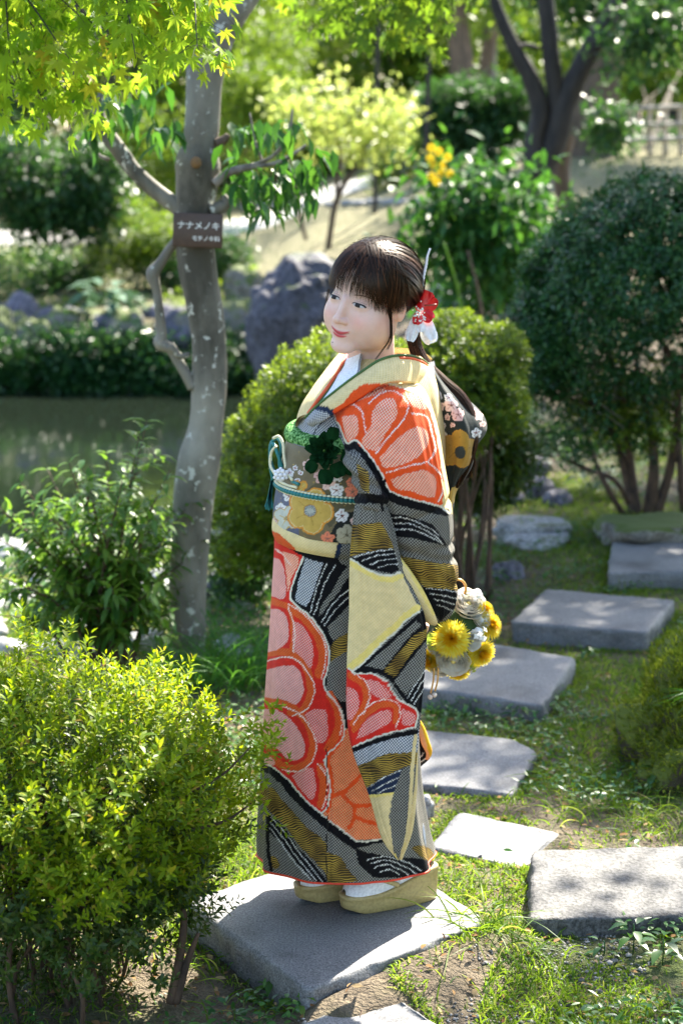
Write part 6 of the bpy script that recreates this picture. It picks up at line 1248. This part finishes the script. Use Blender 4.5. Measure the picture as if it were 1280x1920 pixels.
for x, y, r, c in [(579,872,12,PINKW),(543,886,8,WHT),(554,877,5,WHT),(563,886,5,WHT),(602,894,14,PNK),(615,906,14,PINKW),(632,892,12,WHT),(631,919,13,WHT),(542,930,11,WHT),(526,953,10,WHT),(640,967,13,WHT),(664,977,8,PINKW),(530,890,7,WHT),(557,901,5,WHT),(520,975,8,PINKW),(668,1010,8,PINKW),(657,905,9,COR)]: fl(x, y, r, c, DK)
fl(660,922,14,COR,DK); fl(537,972,24,SIL,zc(.5,.35,.1),4,-60,(zc(.5,.32,.08),1.5)); fl(650,1004,21,BEI,zc(.2,.17,.10),6); fl(614,1010,13,COR,DK); fl(633,1026,7,WHT,DK)
fl(563,913,12,GLD,zc(.6,.42,.12),3,-150,(zc(.62,.26,.03),3))
fl(581,958,42,zc(.62,.47,.20),zc(.4,.25,.05),5,-65,(zc(.62,.25,.03),3.2)); fl(581,958,40,GLD,zc(.36,.22,.04),5,-65); q = np.linspace(0, 6.28, 20); OB.append(('p', np.c_[581+np.cos(q)*13, 958+np.sin(q)*13], zc(.40,.22,.05))); OB.append(('p', np.c_[581+np.cos(q)*11, 958+np.sin(q)*11], zc(.17,.19,.19)))
for k in range(18): a = k*.35; OB.append(('l', [(581,958),(581+math.cos(a)*10, 958+math.sin(a)*10)], zc(.42,.42,.36), 1.2))
obi_rows = [(826,541,815,YW,.192),(832,537,818,YW,.198),(860,530,818,YW,.200),(900,521,816,YW,.201),(940,515,812,YW,.200),(975,512,806,YW,.197),(988,513,802,YW,.192)]
zone('obi', (.15,.12,.07), (.20,.15,.07), .6); zone('obidark', (.012,.018,.016), (.03,.035,.03), .4)
V, f, U, sh = loft(obi_rows, .0022, 2.15, lambda th, z, x: .0015*fn(th, z, x, 4, 81), tilt=-.05)
obi = cloth_obj('obi', V, f, U, OB, 'obi', 'obi')
nr, nc = sh; ring = V.reshape(nr, nc, 3)
obj('obi_rim', Geo().add(*tube(ring[0][::4], .003, 8)), simple('blue_grey_silk', (.16,.17,.20), .6), obi)
# green silk scarf puffed over the obi top
grn = simple('green_shibori', (.055,.27,.035), .85, 0, (150, 1.0, .012), .1); gn_ = [q for q in grn.node_tree.nodes if q.type == 'VALTORGB'][0].color_ramp.elements; gn_[0].position = .42; gn_[0].color = (.015,.11,.012,1); gn_[1].position = .60; gn_[1].color = (.30,.58,.20,1); th = np.linspace(2.05, 4.6, 40); 
top = ring[0]; k = np.linspace(int(nc*.44), int(nc*.86), 40).astype(int); pth = top[k] + (0,0,.008); pth[:, 1] += .014*0; pth = pth + (np.array((top[:, 0].mean(), top[:, 1].mean(), 0)) - np.c_[pth[:, :2], np.zeros(40)])*.09*np.array((1,1,0))
obj('obi_scarf', Geo().add(*tube(pth, .025 + .004*np.sin(np.linspace(0, 9, 40)), 22, True, .22, 5)), grn, obi)
# dark green velvet rose
vel = simple('green_velvet', (.0035,.026,.006), .9, 0, (80, .3, .004), .08); gR = Geo(); rc = at_y(606, 845, 4.345)
def petal(c, nrm, up, w, h, curl, ruff, seed, n=9):
    nrm = unit(np.asarray(nrm, float)); up = unit(np.asarray(up, float) - nrm*(np.asarray(up, float)@nrm)); sd = np.cross(up, nrm); u, v = np.meshgrid(np.linspace(-1, 1, n), np.linspace(0, 1, n)); r_ = np.random.default_rng(seed)
    wd = w*np.sqrt(np.clip(1-(v-.45)**2/.42, .06, 1)); bow = curl*(v**2) - .25*(u**2)*w*np.sign(curl+1e-9); rf_ = ruff*np.sin(u*5+r_.random()*6)*v**2
    P = np.asarray(c) + sd*(u*wd)[..., None] + up*(v*h)[..., None] + nrm*((bow+rf_))[..., None]; return P.reshape(-1, 3), grid_faces(n, n)
def rosette(g, c, nrm, r, layers, n_p, ruff, seed, open_=.82):
    _, s1, s2 = [v[0] for v in frame_from(np.asarray(nrm, float)[None])]; r_ = np.random.default_rng(seed); nrm = unit(np.asarray(nrm, float))
    for ly in range(layers):
        R_ = r*(1 - .86*ly/layers)
        for k in range(n_p):
            a0 = 2*np.pi*(k + .5*(ly % 2) + .2*r_.random())/n_p; u, v = np.meshgrid(np.linspace(-1, 1, 14), np.linspace(0, 1, 9)); a = a0 + u*(np.pi/n_p)*1.35
            rim = 1 + ruff*np.sin(u*7 + r_.random()*6)*v**2 + .06*(k % 2); rad = R_*(.35 + .95*v - (1.3-open_)*v**3*.55)*rim*(1-.12*u**2*v); hh = r*(-.30 + .72*v - .10*(1-ly/layers)*v**3) - .06*r*u**2*v + ruff*.5*r*np.sin(u*6+ly+k)*v**2 - (.10*r if ly == 0 else 0)
            g.add((np.asarray(c) + (s1*np.cos(a)[..., None] + s2*np.sin(a)[..., None])*rad[..., None] + nrm*hh[..., None]).reshape(-1, 3), grid_faces(9, 14))
rosette(gR, rc, (-.25,-1,.25), .029, 5, 4, .22, 3, 1.2)
for x, y, dx, dz, s in [(628,868,.4,-1,1.1),(612,880,-.1,-1,1.1),(640,852,1,-.3,1.0),(645,868,.9,-.7,1.1),(622,824,.2,1,.9),(590,866,-.6,-.8,.9)]: gR.add(*petal(at_y(x, y, 4.335), (.1,-1,.2), (dx, 0, dz), .017*s, .032*s, .008, .005, int(x)))
obj('velvet_rose', gR, vel, obi)
# cord, flower clip, loops and tassel
teal = simple('teal_silk', (.010,.17,.165), .5, 0, (300, .5, .002)); crm = simple('cream_silk', (.72,.66,.42), .5, 0, (300, .4, .002)); j = int(nr*.52); cordp = ring[j]; cen = np.array((cordp[:, 0].mean(), cordp[:, 1].mean()))
gc, gb = Geo(), Geo(); Lc = np.r_[0, np.cumsum(np.linalg.norm(np.diff(cordp, axis=0), axis=1))]; S_ = np.arange(0, Lc[-1], .0100)
for i, s in enumerate(S_):
    p_ = np.array([np.interp(s, Lc, cordp[:, q]) for q in range(3)]); o_ = np.r_[unit(p_[:2]-cen), 0]; gc.add(*sphere(p_ + o_*.005, (.0060,.0060,.0062), 10, 7)); gb.add(*sphere(p_ + o_*.0035 + (0,0,.0062), (.0050,.0050,.0032), 8, 6)); gb.add(*sphere(p_ + o_*.003 - (0,0,.0060), (.0050,.0050,.0026), 8, 6))
cd = obj('obi_cord', gc, teal, obi); obj('cord_edge', gb, crm, cd)
gt, gcr = Geo(), Geo(); YK = 4.50
def cord(g, pts, r): c = curve([at_y(*q) for q in pts], 40); g.add(*tube(c, r, 10))
for pts in ([(532,898,YK-.02),(524,870,YK),(527,835,YK),(520,822,YK+.02),(509,830,YK+.03),(507,860,YK+.02),(516,890,YK)], [(530,880,YK-.01),(520,850,YK-.01),(512,832,YK),(507,845,YK+.01),(508,880,YK),(512,900,YK)], [(560,908,4.40),(548,903,4.43),(536,896,4.47),(528,888,YK-.02)]): cord(gt, pts, .0042)
for pts in ([(536,878,YK-.03),(532,850,YK-.02),(530,830,YK-.01),(522,818,YK),(512,822,YK+.01)], [(516,890,YK-.02),(507,872,YK),(509,848,YK),(518,836,YK-.01)], [(556,914,4.40),(540,910,4.44),(524,902,YK-.03),(517,894,YK-.02)], [(548,900,4.42),(541,890,4.45),(538,880,YK-.03)]): cord(gcr, pts, .0036)
for k_ in range(46):
    x = 507+rng.normal(0,2); cord(gt, [(x+4, 898, YK+.02), (x, 920, YK+.02), (x-3+rng.normal(0,3), 952+rng.normal(0,3), YK+.02)], .0012)
kn_ = obj('cord_loops', gt, teal, obi); obj('cream_loops', gcr, crm, kn_)
gf = Geo(); fc_ = at_y(526, 890, 4.44)
for k_ in range(6):
    a = k_*1.047; gf.add(*sphere(fc_ + np.array((math.cos(a)*.010, -.003, math.sin(a)*.010)), (.0058,.005,.0058), 12, 8)); a += .5; gf.add(*sphere(fc_ + np.array((math.cos(a)*.016, 0, math.sin(a)*.014)), (.0042,.004,.0042), 10, 7))
gf.add(*sphere(fc_ - (0,.006,0), (.005,.004,.005), 12, 8)); obj('flower_clip', gf, simple('porcelain', (.78,.76,.76), .25), obi)

# bow of the obi behind her
OB = [('p', [(800,680),(812,678),(816,712),(830,748),(818,752),(806,720)], zc(.36,.36,.42))]
for x, y, r, c in [(822,762,11,PINKW),(845,760,14,PINKW),(858,778,13,PNK),(838,782,6,PINKW),(830,798,6,WHT),(832,825,15,WHT),(848,797,5,PINKW),(898,780,9,PINKW),(893,812,10,WHT),(905,795,6,PNK),(886,850,9,WHT),(840,745,8,WHT),(820,780,6,WHT),(890,770,6,PNK)]: fl(x, y, r, c, DK)
fl(858,842,34,zc(.34,.20,.03),zc(.2,.12,.02),5,-80,(zc(.42,.22,.03),2.5)); OB.append(('p', np.c_[862+np.cos(q)*10, 848+np.sin(q)*12], zc(.03,.04,.04))); OB.append(('p', [(838,935),(846,915),(860,908),(862,920),(845,950),(838,950)], zc(.5,.34,.08)))
V, f, U, sh = loft([(676,800,808,4.60,.02),(690,800,812,4.60,.05),(715,803,835,4.60,.075),(740,806,868,4.60,.10),(765,808,893,4.60,.11),(790,810,907,4.60,.115),(812,812,908,4.60,.115),(845,814,891,4.60,.11),(875,816,878,4.60,.10),(910,820,864,4.60,.08),(940,826,850,4.60,.05),(962,832,842,4.60,.02)], .0024, 2.0, lambda th, z, x: .006*np.sin(x*70+z*25) + .003*fn(th, z, x, 5, 91))
cloth_obj('obi_bow', V, f, U, OB, 'obidark', 'obi', parent=obi)

# collars
def ribbon3(inner, outer, n=120, m=22, bulge=.008, seed=0):
    a = curve([at_y(*p) for p in inner], n); b_ = curve([at_y(*p) for p in outer], n); v = np.linspace(0, 1, m)[:, None, None]; P = a[None]*(1-v) + b_[None]*v
    t = np.gradient(P, axis=1); s = np.broadcast_to((b_-a)[None], P.shape); nn = unit(np.cross(t, s)); nn = nn*np.sign(-nn[..., 1:2] + 1e-6*0); nn[..., :] = np.where(nn[..., 1:2] > 0, -nn, nn); P = P + nn*(bulge*np.sin(np.pi*np.clip(v, 0, 1))); back = P[::-1] - nn[::-1]*.006
    G_ = np.concatenate([P, back], 0); L = np.r_[0, np.cumsum(np.linalg.norm(np.diff(a, axis=0), axis=1))]; W = np.linalg.norm(b_-a, axis=1).mean(); U = np.stack([np.tile(L, (2*m, 1)), np.repeat(np.r_[np.linspace(0, W, m), np.linspace(W, 0, m)], n).reshape(2*m, n)], -1)
    return G_.reshape(-1, 3), [grid_faces(2*m, n)], U.reshape(-1, 2), a, b_
inn = [(778,662,4.66),(800,674,4.62),(803,684,4.56),(788,674,4.48),(765,668,4.43),(735,669,4.400),(708,678,4.382),(685,693,4.370),(655,714,4.362),(620,741,4.362),(590,766,4.375),(572,785,4.40)]
out = [(786,700,4.70),(812,712,4.65),(806,724,4.56),(790,722,4.46),(765,716,4.385),(738,714,4.352),(714,720,4.338),(694,732,4.330),(664,752,4.328),(630,772,4.335),(604,790,4.352),(585,800,4.385)]
V, f, U, a_, b__ = ribbon3(inn, out); col_ = cloth_obj('collar', V, f, U, UP[:2] + [('p', big, 'orange')], 'cream', parent=kim)
gr2 = simple('green_cord', (.05,.12,.025), .6); rd2 = simple('orange_silk', (.75,.10,.02), .6)
obj('green_piping', Geo().add(*tube(a_ + (0,-.001,.002), .0030, 8)), gr2, kim); obj('orange_piping', Geo().add(*tube(a_[8:60] + (.0,-.004,-.004), .0036, 8)), rd2, kim)
inn2 = [(652,664,4.60),(647,676,4.55),(634,700,4.48),(616,727,4.43),(597,752,4.405),(580,776,4.41)]; out2 = [(640,664,4.66),(622,682,4.64),(600,708,4.60),(580,735,4.56),(564,765,4.53),(554,800,4.51)]
V, f, U, a_, b__ = ribbon3(inn2, out2, 90, 18, .012); cloth_obj('far_collar', V, f, U, [], 'cream', parent=kim)
obj('green_piping', Geo().add(*tube(a_ + (.004,-.003,0), .0028, 8)), gr2, kim); obj('orange_piping', Geo().add(*tube(a_ + (-.003,-.005,.001), .0042, 8)), rd2, kim)
V, f, U, a_, b__ = ribbon3([(676,662,4.50),(672,680,4.455),(668,700,4.42),(650,722,4.40),(618,750,4.39),(595,768,4.395)], [(648,664,4.60),(642,680,4.55),(630,704,4.47),(614,730,4.43),(598,752,4.41),(588,768,4.41)], 60, 10, .003); obj('white_collar', Geo().add(V, *f), simple('white_silk', (.82,.81,.80), .6, 0, (200, .2, .002)), kim)
# back of the collar round the nape
V, f, U, a_, b__ = ribbon3([(803,686,4.56),(806,676,4.62),(792,664,4.69),(765,656,4.74),(730,654,4.76),(690,656,4.72),(660,660,4.66)], [(806,724,4.56),(816,712,4.63),(800,700,4.72),(765,696,4.77),(730,694,4.79),(690,694,4.75),(640,690,4.68)], 80, 14, .006); cloth_obj('back_collar', V, f, U, [], 'cream', parent=kim)

# ---- hair ornament
orn = obj('hair_ornament', Geo().add(*sphere(at_y(786, 572, 4.53), (.012,.010,.016), 14, 10)), simple('ornament_core', (.5,.05,.04), .5), person)
redp_m = simple('red_petal', (.62,.008,.012), .3, 0, (60, .2, .003)); whp = simple('white_petal', (.80,.78,.74), .4, 0, (90, .2, .002)); gp = Geo()
for c, up, w_, h_ in [((790,580),(.35,-.1,1),.020,.046),((796,578),(.6,-.2,.6),.018,.036),((792,585),(.5,-.2,-.4),.016,.030),((784,588),(-.2,-.3,-.8),.013,.026)]: gp.add(*petal(at_y(*c, 4.50), (-.3,-1,.1), up, w_, h_, .004, .004, c[0]))
obj('red_petals', gp, redp_m, orn); gp = Geo(); gp.add(*tube(curve([at_y(796,573,4.49), at_y(808,572,4.48), at_y(818,571,4.48)], 8), .0022, 6)); obj('red_stem', gp, simple('red_brown', (.3,.05,.03), .5), orn)
gw = Geo()
for c, up, w_, h_ in [((786,592),(.1,-.2,-1),.012,.040),((794,596),(.4,-.2,-1),.017,.058),((780,596),(-.25,-.2,-1),.014,.058),((772,610),(-.3,-.2,-1),.011,.036),((798,615),(.35,-.2,-.8),.020,.040),((786,585),(.3,-.4,-.3),.010,.022)]: gw.add(*petal(at_y(*c, 4.505), (-.1,-1,.25), up, w_, h_, .006, .003, c[0]+c[1]))
for k_ in range(40): gw.add(*sphere(at_y(784+rng.normal(0,5), 585+rng.normal(0,9), 4.495), (.0022,)*3, 6, 4))
obj('white_petals', gw, whp, orn); gz_ = Geo(); base_ = curve([at_y(789,548,4.50), at_y(793,520,4.50), at_y(798,498,4.50), at_y(801,480,4.50), at_y(806,466,4.50)], 60)
for k_ in range(3): ph_ = np.linspace(0, 26, 60) + k_*2.1; gz_.add(*tube(base_ + np.c_[np.cos(ph_), np.sin(ph_), 0*ph_]*.0030*np.linspace(1, .3, 60)[:, None], .0019, 6))
obj('silver_wire', gz_, simple('silver_white', (.75,.76,.80), .3, .3), orn)

# ---- tabi socks and sandals
gold_l = simple('gold_leather', (.42,.32,.13), .42, 0, (140, .3, .002)); gold_d = simple('gold_insole', (.48,.37,.16), .5, 0, (140, .2, .002)); wsock = simple('tabi_cotton', (.78,.77,.78), .8, 0, (160, .2, .002))
def sandal(T, Hh):
    T, Hh = np.array(T), np.array(Hh); d = T-Hh; L = np.linalg.norm(d[:2]); d = np.r_[d[:2]/L, 0]; s = np.array((-d[1], d[0], 0)); q = np.linspace(0, 2*np.pi, 121)[:-1]; n_ = 2.7
    u = np.sign(np.cos(q))*np.abs(np.cos(q))**(2/n_)*.5 + .5; w_ = np.sign(np.sin(q))*np.abs(np.sin(q))**(2/n_)*.043*(1+.10*np.cos(q)); hgt = .050 + .042*sst(.75, .0, u)
    def ring(inset, zz): c = .5; uu = c+(u-c)*(1-2*inset/L); ww = w_*(1-inset/.043); return Hh + d*(uu*L)[:, None] + s*ww[:, None] + np.array((0,0,1.0))*np.asarray(zz)[:, None]
    lift = .012*sst(.80, 1.0, u)
    rings = [ring(.02, hgt-.001), ring(.004, hgt), ring(.0, hgt-.003), ring(0, hgt-.010), ring(.0012, hgt-.0115), ring(.0012, hgt*.5+lift*.5), ring(.004, .004+lift), ring(.010, .0+lift)]
    V, Q, Tt = ring_loft(rings[::1]); o = obj('sandal', Geo().add(V, Q, Tt), gold_l, person)
    # sock: loft along the foot
    g = Geo(); rr = []
    for uu, hw_, hh in [(.96,.010,.012),(.93,.026,.026),(.86,.035,.036),(.74,.038,.048),(.60,.037,.062),(.45,.035,.085),(.30,.033,.11),(.16,.028,.12)]:
        c = Hh + d*(uu*L) + (0,0, .050+.042*float(sst(.75,.0,uu)) - .001); aa = np.linspace(0, np.pi, 15); rr.append(c + s*(np.cos(aa)*hw_)[:, None] + np.array((0,0,1.))*(np.sin(aa)**.8*hh)[:, None])
    rr = np.array(rr); cc_ = np.array([curve(rr[:, k_], 26) for k_ in range(15)]).transpose(1, 0, 2); g.add(cc_.reshape(-1, 3), grid_faces(26, 15)); obj('tabi_sock', g, wsock, person)
    g = Geo(); c = lambda uu, side, hh: Hh + d*(uu*L) + s*side + np.array((0,0,.050+.042*float(sst(.75,.0,uu))+hh))
    for sd_ in (1, -1): g.add(*tube(curve([c(.86,0,.040), c(.78,.022*sd_,.046), c(.62,.038*sd_,.030), c(.48,.042*sd_,.004)], 24), .0060, 10))
    obj('strap', g, gold_d, o)
sandal(at_z(638,1712,SLABZ), at_z(818,1680,SLABZ)); sandal(at_z(553,1692,SLABZ), at_z(733,1660,SLABZ))

# ------------------------------------------------------------------ the flower ball in her hand
bc = at_y(860, 1186, 4.52); bq = empty('flower_ball', bc, 'ball of yellow chrysanthemums and white ranunculus hanging from her hand', 'flower ball')
M['chrys'] = leaf_mat('chrysanthemum_petal', [(0,(.86,.60,.012)),(.6,(.88,.72,.04)),(1,(.90,.82,.18))], (.95,.85,.12), .45, .5, .3); M['chrys_in'] = leaf_mat('chrysanthemum_heart', [(0,(.84,.42,.006)),(1,(.88,.58,.012))], (.95,.62,.02), .55, .5, .3); M['ran'] = leaf_mat('ranunculus_petal', [(0,(.80,.76,.62)),(1,(.84,.82,.74))], (.85,.8,.6), .3, .5, .3); M['ran_in'] = simple('ranunculus_heart', (.72,.60,.18), .6)
M['filler_w'] = leaf_mat('white_filler', [(0,(.78,.8,.78)),(1,(.85,.85,.85))], (.8,.85,.75), .3); M['filler_g'] = leaf_mat('green_filler', [(0,(.30,.45,.05)),(1,(.55,.62,.15))], (.5,.7,.1), .4)
SB = 4.5/F; R_ball = 58*SB
def place(px, py, out=1.0):
    x = (px-860)*SB; z = -(py-1186)*SB; r2 = x*x+z*z; y = -math.sqrt(max(R_ball**2 - r2, (.25*R_ball)**2)); v = np.array((x, y, z)); return bc + v*out, unit(unit(np.array((x, y, z))) + np.array((0,-.75,.15)))
obj('foam_core', Geo().add(*sphere(bc, (R_ball*.86,)*3, 24, 16)), simple('dark_greens', (.03,.07,.015), .9, 0, (60, .8, .01)), bq)
def chrys(px, py, r):
    c, nrm = place(px, py); r *= SB; n = 330; k = np.arange(n); ph_ = k*2.39996; el_ = np.radians(2 + 84*(1-(k/n)**.75)) + rng.normal(0, .07, n); _, s1, s2 = [v[0] for v in frame_from(nrm[None])]
    d = (s1*np.cos(ph_)[:, None] + s2*np.sin(ph_)[:, None])*np.cos(el_)[:, None] + nrm*np.sin(el_)[:, None]; L = r*(.50+.52*(k/n)**.8)*rng.uniform(.92, 1.06, n); o_ = d*(r*.10)
    def part(m_): return leaves(Geo(), T_LEAF, c + o_[m_], d[m_], np.tile(nrm, (int(m_.sum()), 1)), L[m_], r*.15, .05)
    f_ = obj('chrysanthemum', part(k > 90), M['chrys'], bq); obj('heart', part(k <= 90), M['chrys_in'], f_)
def ranun(px, py, r):
    c, nrm = place(px, py); r *= SB; _, s1, s2 = [v[0] for v in frame_from(nrm[None])]; g = Geo()
    rosette(g, c, nrm, r*.98, 8, 4, .04, int(px), .72)
    f_ = obj('ranunculus', g, M['ran'], bq); obj('heart', Geo().add(*sphere(c+nrm*r*.16, (r*.14,)*3, 12, 8)), M['ran_in'], f_)
def filler(px, py, r, mt, name):
    c, nrm = place(px, py); r *= SB; g = Geo(); n = 26; o_ = rand_unit(n)*r*rng.uniform(.5, 1, (n, 1)); o_ = o_ + nrm*r*.2
    for k in range(n):
        a = np.arange(4)*1.57 + rng.random(); ax_ = unit(o_[k] + nrm*r*.4); _, s1, s2 = [v[0] for v in frame_from(ax_[None])]; d = s1*np.cos(a)[:, None] + s2*np.sin(a)[:, None] + ax_*.3; leaves(g, T_LEAF, np.tile(c+o_[k], (4, 1)), d, np.tile(ax_, (4, 1)), r*.42, r*.34)
    obj(name, g, M[mt], bq)
for a in ((843,1182,38),(917,1168,28),(899,1216,31),(804,1234,28),(858,1256,26),(908,1136,19)): chrys(*a)
for a in ((876,1128,36),(848,1230,36),(900,1152,21),(882,1188,20),(816,1206,20),(822,1256,18),(884,1246,17)): ranun(*a)
for a in ((894,1178,17,'filler_w','white_filler'),(890,1108,12,'filler_w','white_filler'),(904,1152,15,'filler_w','white_filler'),(858,1112,12,'filler_w','white_filler'),(812,1196,17,'filler_g','green_filler'),(818,1253,14,'ran','white_filler'),(882,1245,14,'filler_g','green_filler'),(905,1240,9,'filler_w','white_filler')): filler(*a)
gold_m = simple('gold_cord', (.72,.42,.12), .35, .3, (200, .3, .001)); a = np.linspace(-.6, 3.6, 40); hcn = at_y(858, 1104, 4.47)
obj('handle', Geo().add(*tube(hcn + np.c_[np.cos(a)*.019, .3*np.sin(a*.5)*.0, np.sin(a)*.023], .0032, 10)), gold_m, bq)
tas = Geo()
for x0, x1, y1 in ((813,807,1300),(821,815,1296)): tas.add(*tube(curve([at_y(x0,1252,4.45), at_y(x0-1,1275,4.45), at_y(x1,y1,4.45)], 20), .0021, 8))
tz = obj('tassel_cord', tas, gold_m, bq); gb_ = Geo()
for x, y in ((806,1307),(814,1303)): gb_.add(*sphere(at_y(x, y, 4.45), (.0062,)*3, 14, 10))
obj('crystal_bead', gb_, simple('crystal', (.85,.72,.62), .08, .2), tz)
